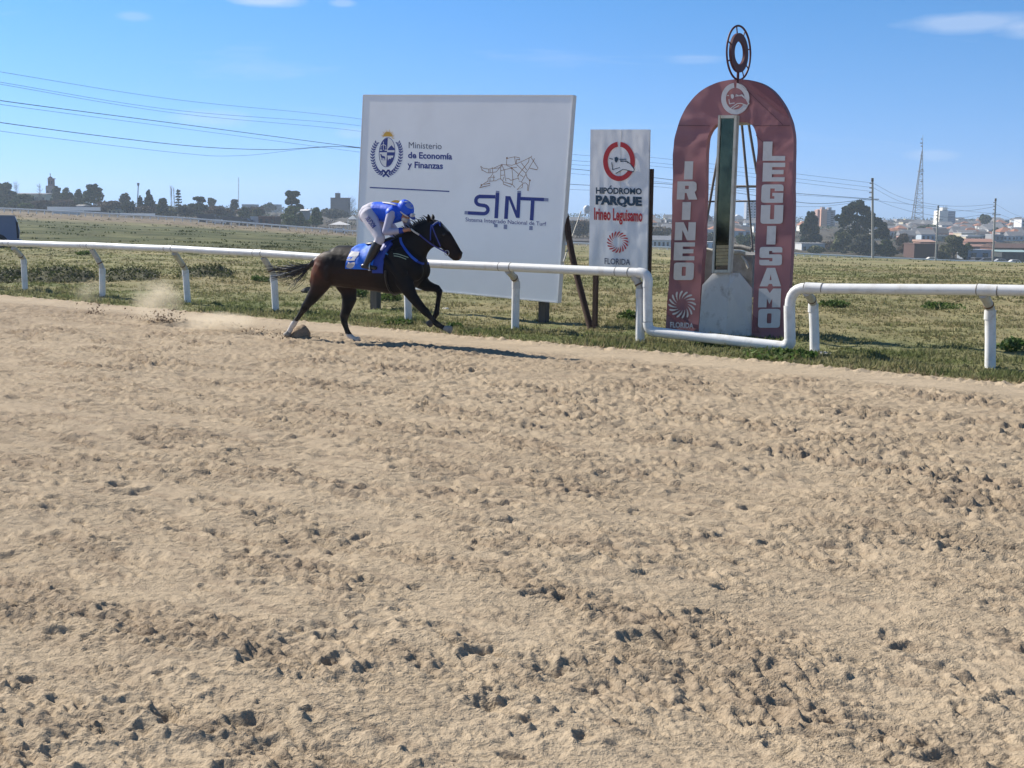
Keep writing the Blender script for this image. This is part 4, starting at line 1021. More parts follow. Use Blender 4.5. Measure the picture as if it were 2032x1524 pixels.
part('cross_bar', MB().box(Plane(t=1.9).pt(1476, 243), (0.26, 0.16, 0.07), (D, N, U)), m_frame, aroot)
for px in (1504, 1522, 1553):
    part('foot_peg', MB().tube([ar.pt(px, 668) + N * .05, ar.pt(px, 682) + N * .05], 0.02, 6), m_steel, aroot)
for px in (1340, 1372):
    part('foot_peg', MB().tube([ar.pt(px, 655) + N * .05, ar.pt(px, 668) + N * .05], 0.02, 6), m_steel, aroot)
part('rear_sill', MB().box(ar.pt(1525, 676) + N * .25, (0.6, 0.3, 0.10), (D, N, U)), m_block, aroot)
# ================================================================== horse and rider
from mathutils.bvhtree import BVHTree
HAL = math.radians(25)
HF = np.array([math.cos(HAL), -math.sin(HAL), 0]); HL = np.array([math.sin(HAL), math.cos(HAL), 0])
HO = gnd(708, 677) + HF * 0.68 - HL * 0.1
HO[2] = 0
def to_local(p):
    d = np.array(p) - HO; return np.array([d @ HF, d @ HL, d[2]])
def dir_local(d): return np.array([d @ HF, d @ HL, d[2]])
def HL_pt(cx, cy, y):                      # crop pixel -> point on the body-parallel plane at lateral offset y
    d = dir_local(ray(500 + cx / 4.2333, 360 + cy / 4.2333)); o = to_local(CAM)
    return o + d * ((y - o[1]) / d[1])
SEG = 22
def ring_loft(rings, mb, ex=1.0):
    vs = []; 
    for c, a, b in rings:
        for k in range(SEG):
            q_ = 2 * math.pi * k / SEG; ca, sa = math.cos(q_), math.sin(q_)
            ca = math.copysign(abs(ca) ** ex, ca); sa = math.copysign(abs(sa) ** ex, sa)
            vs.append(np.array(c) + np.array(a) * ca + np.array(b) * sa)
    n = len(rings)
    fs = [(i * SEG + k, i * SEG + (k + 1) % SEG, (i + 1) * SEG + (k + 1) % SEG, (i + 1) * SEG + k) for i in range(n - 1) for k in range(SEG)]
    vs.append(np.array(rings[0][0], float)); vs.append(np.array(rings[-1][0], float))
    fs += [(n * SEG, (k + 1) % SEG, k) for k in range(SEG)] + [(n * SEG + 1, (n - 1) * SEG + k, (n - 1) * SEG + (k + 1) % SEG) for k in range(SEG)]
    mb.add(vs, fs, 0, True); return mb
def tb(top, bot, w, y=0.0):
    t_, b_ = np.array([top[0], y, top[1]]), np.array([bot[0], y, bot[1]])
    return ((t_ + b_) / 2, np.array([0, w, 0]), (t_ - b_) / 2)
def chain(pts, mb, side=(0, 1, 0)):
    """limb: (x, y, z, half depth, half width) down its length, rounded at both ends"""
    P = [np.array(p[:3], float) for p in pts]; n = len(P); R = []
    for i in range(n):
        tg_ = P[min(i + 1, n - 1)] - P[max(i - 1, 0)]; tg_ /= np.linalg.norm(tg_)
        s = np.array(side, float); s = s - tg_ * (s @ tg_); s /= np.linalg.norm(s); a = np.cross(s, tg_)
        R.append((P[i], s * pts[i][4], a * pts[i][3], tg_))
    out = []
    c, s, a, tg_ = R[0]; r = min(np.linalg.norm(s), np.linalg.norm(a))
    for q_ in (85, 60, 30): out.append((c - tg_ * r * .8 * math.sin(math.radians(q_)), s * math.cos(math.radians(q_)), a * math.cos(math.radians(q_))))
    out += [(c_, s_, a_) for c_, s_, a_, _ in R]
    c, s, a, tg_ = R[-1]; r = min(np.linalg.norm(s), np.linalg.norm(a))
    for q_ in (30, 60, 85): out.append((c + tg_ * r * .8 * math.sin(math.radians(q_)), s * math.cos(math.radians(q_)), a * math.cos(math.radians(q_))))
    return ring_loft(out, mb)
def ball(c, r, mb):
    r = np.array(r if hasattr(r, '__len__') else (r, r, r), float); c = np.array(c, float)
    return ring_loft([(c + np.array([0, 0, -math.cos(q_)]) * r, np.array([1, 0, 0]) * r * math.sin(q_), np.array([0, 1, 0]) * r * math.sin(q_)) for q_ in np.linspace(0.12, math.pi - .12, 11)], mb)
def fuse(mb, voxel, smooth=5, name='body'):
    """one continuous surface out of overlapping closed pieces"""
    me = mb.mesh('raw', [], fix=True)
    o = bpy.data.objects.new('raw', me); COL.objects.link(o)
    m = o.modifiers.new('r', 'REMESH'); m.mode = 'VOXEL'; m.voxel_size = voxel; m.use_smooth_shade = True
    if smooth: s = o.modifiers.new('s', 'SMOOTH'); s.factor = 0.5; s.iterations = smooth
    dg = bpy.context.evaluated_depsgraph_get(); dg.update()
    r = bpy.data.meshes.new_from_object(o.evaluated_get(dg)); r.name = name
    bpy.data.objects.remove(o); bpy.data.meshes.remove(me)
    r.polygons.foreach_set('use_smooth', np.ones(len(r.polygons), bool))
    return r
def mverts(me):
    v = np.empty(len(me.vertices) * 3, np.float32); me.vertices.foreach_get('co', v); return v.reshape(-1, 3)
def bvh(me): return BVHTree.FromPolygons([v.co[:] for v in me.vertices], [tuple(p.vertices) for p in me.polygons])
def cast(tree, px, py, off, fallback_y=-0.2):
    o = Vector(to_local(CAM)); d = Vector(dir_local(ray(px, py))).normalized()
    h = tree.ray_cast(o, d)
    if h[0] is None:                       # just off the edge: the nearest point of the surface to the sight line
        dd = np.array(d); oo = np.array(o); g = oo + dd * ((0 - oo[1]) / dd[1])
        q_ = tree.find_nearest(Vector(g) - d * .2)
        if q_[0] is not None and q_[3] < .6: return np.array(q_[0] + (q_[1] if q_[1].dot(d) < .3 else -q_[1]) * off)
        dd = np.array(d); oo = np.array(o); return oo + dd * ((fallback_y - oo[1]) / dd[1])
    nn_ = h[1] if h[1].dot(d) < 0 else -h[1]
    return np.array(h[0] + nn_ * off - d * off * .3)

m_coat = mat('dark_bay_coat', (0.03, 0.02, 0.02), 0.56, var=0.18, scale=9, attr=True, spec=0.13, bump=0.35, bscale=9)
m_hair = mat('black_hair', (0.014, 0.013, 0.015), 0.45, spec=0.5)
m_hoof = mat('dusty_hoof', (0.30, 0.27, 0.23), 0.7, var=.15)
m_hoofd = mat('dark_hoof', (0.08, 0.07, 0.065), 0.6)
horse = thing('horse', HO, 'dark bay racehorse galloping along the rail with white hind socks', 'horse', None, -HAL)

hb = MB()
trunk = [(-1.335, 1.03, .90, .09), (-1.28, 1.11, .85, .17), (-1.17, 1.222, .81, .225), (-1.03, 1.328, .80, .255), (-.90, 1.393, .79, .265), (-.76, 1.398, .778, .262), (-.57, 1.386, .768, .268),
         (-.37, 1.392, .755, .278), (-.15, 1.435, .732, .278), (-.02, 1.48, .718, .265), (.12, 1.49, .722, .248), (.25, 1.47, .755, .232), (.37, 1.42, .83, .205), (.45, 1.35, .915, .165), (.505, 1.26, 1.0, .11), (.525, 1.18, 1.08, .05)]
ring_loft([tb((x, zt), (x, zb), w) for x, zt, zb, w in trunk], hb, 0.92)
neck = [((-.10, 1.44), (.38, .98), .17), ((.03, 1.505), (.47, 1.07), .165), ((.17, 1.585), (.515, 1.20), .13), ((.30, 1.655), (.55, 1.30), .108), ((.42, 1.72), (.605, 1.365), .092), ((.52, 1.76), (.67, 1.40), .085), ((.59, 1.778), (.73, 1.44), .078)]
ring_loft([tb(*r) for r in neck], hb)
head = [((.575, 1.765), (.655, 1.42), .07), ((.65, 1.785), (.735, 1.395), .092), ((.725, 1.768), (.785, 1.385), .098), ((.80, 1.715), (.82, 1.35), .098), ((.868, 1.655), (.85, 1.318), .084), ((.928, 1.59), (.872, 1.29), .066),
        ((.978, 1.52), (.893, 1.268), .055), ((1.025, 1.45), (.915, 1.25), .05), ((1.068, 1.385), (.94, 1.235), .050), ((1.095, 1.335), (.965, 1.218), .052), ((1.100, 1.285), (1.0, 1.213), .046), ((1.085, 1.25), (1.045, 1.22), .02)]
ring_loft([tb(*r) for r in head], hb)
for sd in (-1, 1):
    ball((.845, sd * .082, 1.585), (.035, .022, .028), hb)                     # brow over the eye
    ball((.77, sd * .06, 1.47), (.085, .045, .085), hb)                        # cheek
    ball((1.072, sd * .036, 1.325), (.024, .02, .026), hb)                     # nostril wing
    chain([(.60, sd * .045, 1.765, .030, .024), (.615, sd * .06, 1.81, .034, .02), (.605, sd * .066, 1.838, .020, .012), (.595, sd * .066, 1.855, .010, .008)], hb)   # ear
    ball((.22, sd * .17, 1.15), (.17, .10, .24), hb)                           # shoulder
    ball((.42, sd * .10, 1.07), (.12, .10, .15), hb)                           # breast
    ball((-.93, sd * .14, 1.12), (.31, .13, .20), hb)                         # quarter
for sd in (-1, 1):                                                   # hamstring and flank muscle
    chain([(-1.03, sd * .185, 1.21, .05, .03), (-1.13, sd * .222, 1.10, .055, .035), (-1.20, sd * .212, .97, .05, .035), (-1.25, sd * .20, .85, .04, .03)], hb)
    chain([(-.86, sd * .232, 1.20, .05, .03), (-.93, sd * .252, 1.06, .06, .03), (-.98, sd * .242, .90, .06, .03)], hb)
    chain([(.10, sd * .225, 1.33, .05, .03), (.24, sd * .245, 1.16, .055, .03), (.33, sd * .235, 1.02, .05, .03)], hb)
    chain([(.24, sd * .235, .98, .05, .04), (.14, sd * .25, 1.10, .05, .03), (.02, sd * .245, 1.22, .04, .03)], hb)
# near hind, driving back
chain([(-1.03, -0.15, 1.06, 0.2, 0.13), (-1.095, -0.16, 0.93, 0.195, 0.125), (-1.14, -0.155, 0.83, 0.155, 0.105), (-1.21, -0.145, 0.72, 0.112, 0.085), (-1.295, -0.135, 0.62, 0.09048, 0.07656), (-1.375, -0.125, 0.54, 0.06728, 0.06032), (-1.425, -0.12, 0.485, 0.06496, 0.05452),
       (-1.475, -0.115, 0.425, 0.0464, 0.04408), (-1.54, -0.11, 0.345, 0.03596, 0.03596), (-1.6, -0.108, 0.275, 0.03712, 0.03712), (-1.645, -0.105, 0.225, 0.0464, 0.0464), (-1.69, -0.105, 0.165, 0.03596, 0.03828), (-1.72, -0.105, 0.115, 0.0406, 0.04292)], hb)
ball((-1.452, -.12, .515), (.03, .034, .035), hb)
# far hind, reaching under
chain([(-0.93, 0.14, 1.02, 0.2, 0.13), (-0.9, 0.145, 0.9, 0.2, 0.125), (-0.875, 0.145, 0.8, 0.17, 0.11), (-0.835, 0.14, 0.7, 0.125, 0.09), (-0.825, 0.13, 0.6, 0.1137, 0.0812), (-0.865, 0.12, 0.46, 0.0812, 0.0638), (-0.905, 0.115, 0.355, 0.07192, 0.05568), (-0.9, 0.11, 0.27, 0.04988, 0.04872),
       (-0.865, 0.105, 0.185, 0.03828, 0.03944), (-0.835, 0.1, 0.12, 0.04176, 0.04176), (-0.8, 0.1, 0.07, 0.04872, 0.0464), (-0.755, 0.1, 0.045, 0.03944, 0.04176), (-0.72, 0.1, 0.03, 0.03944, 0.04176)], hb)
ball((-.945, .115, .375), (.03, .032, .05), hb)
# near fore, stretched out
chain([(0.2, -0.15, 1.05, 0.16, 0.09), (0.27, -0.165, 0.93, 0.135, 0.095), (0.345, -0.165, 0.8, 0.105, 0.082), (0.41, -0.155, 0.7, 0.08, 0.066), (0.485, -0.14, 0.61, 0.0696, 0.06032), (0.555, -0.125, 0.535, 0.058, 0.0522), (0.6, -0.12, 0.495, 0.06032, 0.05452), (0.645, -0.115, 0.45, 0.04176, 0.04176),
       (0.7, -0.11, 0.395, 0.03364, 0.0348), (0.745, -0.105, 0.35, 0.04176, 0.04176), (0.785, -0.105, 0.325, 0.04408, 0.04176), (0.84, -0.105, 0.3, 0.03364, 0.03712), (0.885, -0.105, 0.285, 0.03944, 0.04176)], hb)
# far fore, folded
chain([(0.28, 0.14, 1, 0.14, 0.09), (0.37, 0.15, 0.9, 0.115, 0.085), (0.47, 0.14, 0.845, 0.085, 0.07), (0.57, 0.13, 0.825, 0.062, 0.055), (0.645, 0.125, 0.812, 0.056, 0.05), (0.685, 0.12, 0.775, 0.05, 0.046), (0.675, 0.12, 0.7, 0.036, 0.038), (0.66, 0.118, 0.61, 0.0348, 0.03596),
       (0.648, 0.115, 0.52, 0.03596, 0.03596), (0.64, 0.112, 0.46, 0.04408, 0.04292), (0.615, 0.11, 0.42, 0.03712, 0.03944), (0.585, 0.11, 0.375, 0.03712, 0.03944)], hb)
body = fuse(hb, 0.0125, 7, 'horse_body')
v = mverts(body)
x, y, z = v[:, 0], v[:, 1], v[:, 2]
blk = np.array([0.0075, 0.0065, 0.0075]); bay = np.array([0.17, 0.052, 0.022]); brn = np.array([0.028, 0.014, 0.0105]); wht = np.array([0.62, 0.58, 0.53]); tan = np.array([0.17, 0.12, 0.085])
w1 = sst(-.95, -1.2, x) * sst(.78, .95, z) * (1 - sst(1.22, 1.36, z))
w1 = w1 * np.clip(.7 + .8 * pn(z * 7 + x * 5, x * 3), .2, 1)
w2 = sst(.15, -.35, x) * (1 - sst(1.0, 1.25, z)) * sst(.6, .75, z) * .8
w3 = sst(.80, .92, x) * .45 * (z > 1.2)
c = blk * np.ones((len(v), 1)); c = c + (brn - blk) * np.clip(w2 + w3, 0, 1)[:, None]; c = c + (bay - c) * np.clip(w1, 0, 1)[:, None]
fl = (np.exp(-((x + .58 + .12 * (z - 1.2)) / .035) ** 2) * sst(1.05, 1.15, z) * (1 - sst(1.2, 1.3, z)))[:, None]; c = c + (tan - c) * .8 * fl  # flank highlight painted into the coat as a tan stripe
sock = ((y < 0) & (x < -1.5) & (z < .285 + .02 * np.sin(y * 60))) | ((y > 0) & (x < -.6) & (z < .098))
c[sock] = wht
blaze = np.exp(-((y) / .020) ** 2) * sst(1.60, 1.64, z) * (1 - sst(1.69, 1.72, z)) * (x > .78); c = c + (wht - c) * blaze[:, None]
muz = (sst(1.05, 1.10, x) * (1 - sst(1.24, 1.30, z)))[:, None]; c = c + (np.array([.16, .085, .065]) - c) * muz * .7
dust = ((1 - sst(.3, .7, z)) * np.clip(.3 + pn(x * 9, z * 9), 0, 1) * .22)[:, None]; c = c + (np.array([.2, .16, .11]) - c) * dust * (~sock)[:, None]
set_tint(body, c); body.materials.append(m_coat)
link('body', body, horse)
HB = bvh(body)
# hooves
def hoof(c, dr, m, k=1.0):
    c = np.array(c, float); dr = np.array(dr, float); dr /= np.linalg.norm(dr); s = np.array([0, 1.0, 0]); up_ = np.cross(dr, s)
    mb = MB()
    ring_loft([(c - dr * .045 * k, s * .036, up_ * .034), (c - dr * .01, s * .045, up_ * .042), (c + dr * .035 * k + up_ * -.004, s * .054, up_ * .055), (c + dr * .045 * k + up_ * -.005, s * .050, up_ * .050)], mb)
    return mb
part('hoof', hoof((-1.75, -.105, .075), (-.55, 0, -.75), m_hoof), m_hoof, horse, (0, 0, 0))
part('hoof', hoof((-.69, .10, .022), (.88, 0, -.10), m_hoof), MATS['white_print'] if False else mat('pale_hoof', (.55, .50, .43), .7), horse, (0, 0, 0))
part('hoof', hoof((.935, -.105, .275), (.9, 0, -.15), m_hoof, 1.2), m_hoof, horse, (0, 0, 0))
part('hoof', hoof((.55, .11, .325), (-.7, 0, -.7), m_hoof), m_hoofd, horse, (0, 0, 0))
# eyes
for sd in (-1, 1):
    part('eye', ball((.862, sd * .094, 1.572), .017, MB()), mat('eye_black', (.01, .008, .008), .08, spec=.8) if sd < 0 else MATS['eye_black'], horse, (0, 0, 0))
# hair: strands as tapering blades
def strand(pts, w, mb, side):
    P = crs(pts, 4); n = len(P); L_ = []
    for i, p in enumerate(P):
        f = i / (n - 1); k = w * (1 - f) ** .6 + .0012
        L_ += [p - side * k, p + side * k]
    mb.add(L_, [(2 * i, 2 * i + 1, 2 * i + 3, 2 * i + 2) for i in range(n - 1)], 0, True)
mb = MB()
for k in range(130):
    f = rnd.random(); a = np.array([-1.285, rnd.uniform(-.03, .03), 1.175 + rnd.uniform(-.03, .03)])
    endx = -1.62 - rnd.random() ** .8 * .62; sp = rnd.uniform(-1, 1)
    endz = 0.99 + sp * .10 - (0.20 * max(0, -sp) * (1 if endx > -1.9 else .3)) + (0.16 * max(0, sp - .55) * (endx > -1.9))
    m1 = np.array([-1.42, rnd.uniform(-.05, .05), 1.085 + rnd.uniform(-.03, .035)]); m2 = np.array([(m1[0] + endx) / 2, rnd.uniform(-.10, .10), (1.06 + endz) / 2 - .01 + rnd.uniform(-.03, .03)])
    e = np.array([endx, rnd.uniform(-.14, .14), endz]); s = np.array([0, rnd.uniform(-.6, .6), 1.0]); s /= np.linalg.norm(s)
    strand([a, m1, m2, e], rnd.uniform(.004, .0085), mb, s)
chain([(-1.24, 0, 1.20, .045, .045), (-1.32, 0, 1.15, .042, .042), (-1.42, 0, 1.085, .032, .03), (-1.52, 0, 1.04, .016, .014)], mb)
part('tail', mb, m_hair, horse, (0, 0, 0), fix=False)
mb = MB()
for k in range(110):
    f = rnd.random(); p = np.array([.05 + f * .55, rnd.uniform(-.02, .02), 0]); p[2] = np.interp(p[0], [.05, .17, .30, .42, .52, .6], [1.515, 1.585, 1.655, 1.72, 1.76, 1.78]) - .01
    fl_ = rnd.random(); ln = rnd.uniform(.07, .15)
    e = p + np.array([-.7 * ln, rnd.uniform(-.6, .3) * ln, .45 * ln * (1 if fl_ < .55 else -.6)]); m1 = (p + e) / 2 + np.array([0, 0, .25 * ln])
    strand([p, m1, e], rnd.uniform(.006, .012), mb, np.array([.6, .4, .3]))
part('mane', mb, m_hair, horse, (0, 0, 0), fix=False)

# --- tack
m_blue = mat('bright_blue_cloth', (0.018, 0.16, 0.74), 0.6, var=.12, scale=7)
m_blued = mat('deep_blue_web', (0.012, 0.045, 0.32), 0.5)
m_purp = mat('violet_blue_rein', (0.045, 0.055, 0.27), 0.5)
m_whitec = mat('white_cloth', (0.70, 0.68, 0.68), 0.75, var=.04)
m_black = mat('black_leather', (0.012, 0.012, 0.015), 0.38, spec=.5)
m_metal = mat('steel', (0.55, 0.55, 0.56), 0.3, metal=1.0)
def cloth_shell(x0, x1, zlow, off, name, m, wr=.012, seed=0):
    mb = MB(); nx, na = 22, 34; vs = []
    xs = [t_[0] for t_ in trunk]
    for i in range(nx + 1):
        xx = x0 + (x1 - x0) * i / nx
        zt = np.interp(xx, xs, [t_[1] for t_ in trunk]); zb = np.interp(xx, xs, [t_[2] for t_ in trunk]); w = np.interp(xx, xs, [t_[3] for t_ in trunk])
        cz, hz = (zt + zb) / 2, (zt - zb) / 2
        lim = math.acos(max(-.9, min(.9, (zlow - cz) / hz)))
        for j in range(na + 1):
            a = -lim + 2 * lim * j / na
            o_ = off + wr * float(fbm(np.array([xx * 9 + seed]), np.array([a * 2.5]), 3)[0]) + wr * .8 * abs(a / lim) ** 2
            sk = .05 * abs(a / lim)
            vs.append((xx - sk, (w + o_) * math.sin(a), cz + (hz + o_) * math.cos(a)))
    fs = [(i * (na + 1) + j, i * (na + 1) + j + 1, (i + 1) * (na + 1) + j + 1, (i + 1) * (na + 1) + j) for i in range(nx) for j in range(na)]
    mb.add(vs, fs, 0, True)
    mb.add([(p[0], p[1] * .97, p[2] - .004) for p in vs], fs, 0, True)
    return part(name, mb, m, horse, (0, 0, 0), fix=False)
sc = cloth_shell(-.555, -.10, 1.075, .030, 'saddle_cloth', m_blue, .014, 1)
cloth_shell(-.12, .045, 1.03, .018, 'girth_flap', m_blued, .005, 5)
CB = bvh(sc.data)
R2 = lambda x, y: (660 + x / 9.525, 460 + y / 9.525)
def on_tree(tree, polys, off):
    mb = MB()
    for pl_ in polys: mb.add([cast(tree, *R2(*p), off) for p in pl_], [list(range(len(pl_)))])
    return mb
part('number_print', on_tree(CB, [[(325, 378), (420, 378), (510, 378), (490, 448), (440, 470), (300, 478), (275, 440)], [(420, 470), (488, 450), (425, 520), (425, 545), (355, 548), (300, 545), (268, 540), (272, 520)]], .006), m_whitec, sc, (0, 0, 0), fix=False)
part('number_print', on_tree(CB, [[(225, 588), (330, 592), (422, 570), (425, 620), (400, 665), (345, 695), (280, 680), (235, 640)]], .006), mat('pinkish_print', (.52, .47, .46), .8), sc, (0, 0, 0), fix=False)
def strap(pts, w, tree, off=.006, smooth=6, mirror=False):
    P = crs([np.array(p, float) for p in pts], smooth) if len(pts) > 2 else [np.array(pts[0], float) * (1 - q_) + np.array(pts[1], float) * q_ for q_ in np.linspace(0, 1, 7)]
    n = len(P); Lf = []; Rt = []
    for i in range(n):
        tg_ = P[min(i + 1, n - 1)] - P[max(i - 1, 0)]; tg_ /= np.linalg.norm(tg_); nn = np.array([-tg_[1], tg_[0]])
        Lf.append(cast(tree, *(P[i] + nn * w / 2), off)); Rt.append(cast(tree, *(P[i] - nn * w / 2), off))
    fs = [(i, i + 1, n + i + 1, n + i) for i in range(n - 1)]
    mb = MB(); mb.add(Lf + Rt, fs, 0, True)
    return mb
def tack(name, mb, m, parent):
    """a strap on the near side and its twin on the far side"""
    o = part(name, mb, m, parent, (0, 0, 0), fix=False)
    m2 = MB(); m2.add([(p[0], -p[1], p[2]) for p in mb.v], [f[::-1] for f in mb.f], 0, True)
    part(name, m2, m, parent, (0, 0, 0), fix=False); return o
tack('breast_strap', strap([R2(1285, 110), R2(1300, 200), R2(1370, 330), R2(1480, 460), R2(1600, 560)], 5.0, HB), mat('strap_blue', (.02, .10, .55), .5), horse)
tack('breast_strap', strap([R2(1600, 565), R2(1680, 600), R2(1725, 600)], 4.0, HB), m_blued, horse)
m_gw = mat('pale_green_web', (.30, .40, .30), .6)
tack('web_strap', strap([R2(1150, 415), R2(1250, 425), R2(1430, 488)], 1.5, HB), m_gw, horse)
tack('web_strap', strap([R2(1160, 455), R2(1260, 470), R2(1390, 520)], 1.5, HB), m_gw, horse)
tack('web_strap', strap([R2(920, 400), R2(1000, 405), R2(1060, 430)], 3.2, HB, .012), mat('light_blue_web', (.05, .22, .55), .5), horse)
R3 = lambda x, y: (810 + x / 10.158, 390 + y / 10.158)
bridle = tack('bridle', strap([R3(470, 570), R3(455, 720), R3(450, 880)], 2.2, HB), m_blued, horse)
tack('browband', strap([R3(495, 590), R3(560, 535), R3(660, 500)], 4.2, HB), m_blued, bridle)
tack('browband_trim', strap([R3(500, 575), R3(560, 525), R3(630, 500)], 1.0, HB, .009), m_whitec, bridle)
tack('cheek_strap', strap([R3(480, 580), R3(540, 740), R3(650, 1000)], 2.2, HB), m_purp, bridle)
tack('noseband', strap([R3(650, 1000), R3(720, 1060), R3(800, 1110)], 1.6, HB), m_black, bridle)
bit = cast(HB, *R3(790, 1130), .014, -.06)
for sd in (1, -1):
    part('bit_ring', MB().tube([np.array([bit[0], bit[1] * sd, bit[2]]) + np.array([math.cos(a), 0, math.sin(a)]) * .034 for a in np.linspace(0, 6.283, 19)], .006, 6, cap=False), m_metal, bridle, (0, 0, 0))
hand_r = HL_pt(1335, 400, -.13); hand_l = np.array([hand_r[0] + .03, .10, hand_r[2] + .02])
for sd, hd in ((1, hand_r), (-1, hand_l)):
    bt = np.array([bit[0], bit[1] * sd, bit[2]]); g_ = hd + (bt - hd) * .24
    mid_ = (g_ + bt) / 2 + np.array([0, -.045 * sd, -.006])
    part('rein', MB().tube(crs([g_, mid_, bt], 6), .0095, 6), m_purp, bridle, (0, 0, 0))
    part('rein_grip', MB().tube([hd, hd + (g_ - hd) * .5 + np.array([0, -.02 * sd, 0]), g_ + np.array([0, -.012 * sd, 0])], .013, 8), m_frame, bridle, (0, 0, 0))
# saddle
mb = MB()
chain([(-.36, 0, 1.425, .03, .15), (-.25, 0, 1.43, .04, .15), (-.12, 0, 1.45, .045, .14), (-.02, 0, 1.49, .04, .10)], mb)
part('saddle', mb, m_black, horse, (0, 0, 0))
part('pad_roll', chain([(-.05, -.22, 1.22, .03, .05), (.0, -.21, 1.33, .04, .05), (.05, -.15, 1.43, .035, .05)], MB()), m_blued, horse, (0, 0, 0))
part('girth_strap', MB().tube([(0.04, -.285 * math.cos(a), 1.06 - .345 * math.sin(a)) for a in np.linspace(0.0, math.pi, 15)], .016, 6), m_black, horse, (0, 0, 0))

# ---------------------------------------------------------------- rider
rider = thing('person', HO + HF * -.1 + U * 1.1, 'jockey in blue vest and white breeches crouched over the galloping dark horse', 'person', None, -HAL)
RO = np.array([-.1, 0, 1.1])
m_skin = mat('skin', (0.42, 0.215, 0.145), 0.55)
m_white = mat('white_breeches', (0.50, 0.49, 0.56), 0.8, var=.05, scale=6, bump=.25, bscale=18)
m_sleeve = mat('pale_sleeve', (0.40, 0.40, 0.54), 0.8, var=.05, scale=6, bump=.25, bscale=18)
m_vest = mat('blue_silks', (0.010, 0.105, 0.72), 0.5, var=.12, scale=7, bump=.25, bscale=14)
hip = {-1: (-.335, -.115, 1.835), 1: (-.335, .115, 1.835)}
knee = {-1: HL_pt(1078, 480, -.27), 1: None}; knee[1] = knee[-1] * np.array([1, -1, 1])
ank = {-1: HL_pt(970, 686, -.30), 1: None}; ank[1] = ank[-1] * np.array([1, -1, 1])
sho = {-1: (.075, -.165, 1.865), 1: (.085, .165, 1.865)}
elb = {-1: HL_pt(1122, 425, -.27), 1: None}; elb[1] = elb[-1] * np.array([1, -1, 1]) + np.array([.06, 0, .03])
wri = {-1: HL_pt(1262, 412, -.16), 1: np.array([hand_l[0] - .085, .13, hand_l[2] - .01])}
def lerp(a, b, t): return np.array(a, float) * (1 - t) + np.array(b, float) * t
def P5(p, a, b): return (*np.array(p, float), a, b)
def leg(mb, sd, k, upto=2):
    h, kn, an = hip[sd], knee[sd], ank[sd]
    chain([P5(h, .115 + k, .10 + k), P5(lerp(h, kn, .35), .095 + k, .085 + k), P5(lerp(h, kn, .75), .072 + k, .066 + k), P5(kn, .062 + k, .06 + k)], mb)
    if upto > 1: chain([P5(kn, .06 + k, .058 + k), P5(lerp(kn, an, .3), .057 + k, .053 + k), P5(lerp(kn, an, .7), .044 + k, .042 + k), P5(an, .038 + k, .036 + k)], mb)
def arm(mb, sd, k, f=1.0):
    s, e, w = sho[sd], elb[sd], wri[sd]
    chain([P5(s, .062 + k, .058 + k), P5(lerp(s, e, .5), .050 + k, .048 + k), P5(e, .043 + k, .042 + k)], mb)
    chain([P5(e, .043 + k, .042 + k), P5(lerp(e, w, .35), .041 + k, .040 + k), P5(lerp(e, w, f), .031 + k, .030 + k)], mb)
def torso(mb, k):
    tor = [(-.40, 1.87, .105, .135), (-.30, 1.885, .118, .145), (-.18, 1.89, .112, .14), (-.05, 1.885, .115, .155), (.06, 1.88, .110, .165), (.13, 1.875, .085, .12)]
    chain([(x_, 0, z_, a_ + k, b_ + k) for x_, z_, a_, b_ in tor], mb)
# skin body: torso, limbs, head and hands in one surface
jb = MB(); torso(jb, -.012)
for sd in (-1, 1): leg(jb, sd, -.010); arm(jb, sd, -.007)
chain([(.10, 0, 1.885, .06, .06), (.16, 0, 1.87, .052, .055)], jb)                      # neck
HC = np.array([.190, 0, 1.875]); fd = np.array([.80, 0, -.60]); fu = np.array([.60, 0, .80])   # face and crown directions
hp = lambda f, s, u_: HC + fd * f + np.array([0, 1.0, 0]) * s + fu * u_
ring_loft([(hp(0, 0, u_), fd * a_, np.array([0, 1.0, 0]) * b_) for u_, a_, b_ in ((-.125, .032, .032), (-.108, .06, .05), (-.065, .082, .066), (-.01, .096, .077), (.045, .103, .083), (.093, .086, .072), (.12, .04, .035))], jb)
chain([P5(hp(.082, 0, .01), .012, .010), P5(hp(.103, 0, -.028), .016, .014)], jb)          # nose
ball(hp(.066, 0, -.095), .028, jb)                                                       # chin
for s_e in (-1, 1): ball(hp(-.005, s_e * .070, -.02), (.018, .010, .026), jb)             # ears
def hand(mb, w, g_, sd):
    w = np.array(w, float); dv = np.array(g_, float) - w; ln_ = np.linalg.norm(dv); dv /= ln_
    s = np.array([0, 1.0, 0]) * sd; s = s - dv * (s @ dv); s /= np.linalg.norm(s); up_ = np.cross(s, dv) * sd
    if up_[2] < 0: up_ = -up_
    palm = w + dv * .045
    chain([P5(w, .027, .030), P5(palm, .030, .040), P5(w + dv * .085, .024, .041)], mb)
    for q_, (o_, l_) in enumerate(((-.030, .075), (-.010, .085), (.010, .080), (.029, .062))):   # four fingers curled round the rein
        b_ = w + dv * .085 + s * o_ + up_ * .010
        chain([P5(b_, .0095, .0095), P5(b_ + dv * l_ * .42 + up_ * .004, .009, .009), P5(b_ + dv * l_ * .55 - up_ * .024, .0085, .0085), P5(b_ + dv * l_ * .25 - up_ * .036, .008, .008)], mb)
    tb_ = w + dv * .035 - s * .034
    chain([P5(tb_, .012, .012), P5(tb_ + dv * .035 - s * .010 + up_ * .012, .011, .011), P5(tb_ + dv * .065 + s * .004 + up_ * .016, .009, .009)], mb)
for sd, hd in ((-1, hand_r), (1, hand_l)): hand(jb, wri[sd], hd, sd)
jm = fuse(jb, .0065, 2, 'rider_body'); jm.materials.append(m_skin)
link('body', jm, rider, -RO)
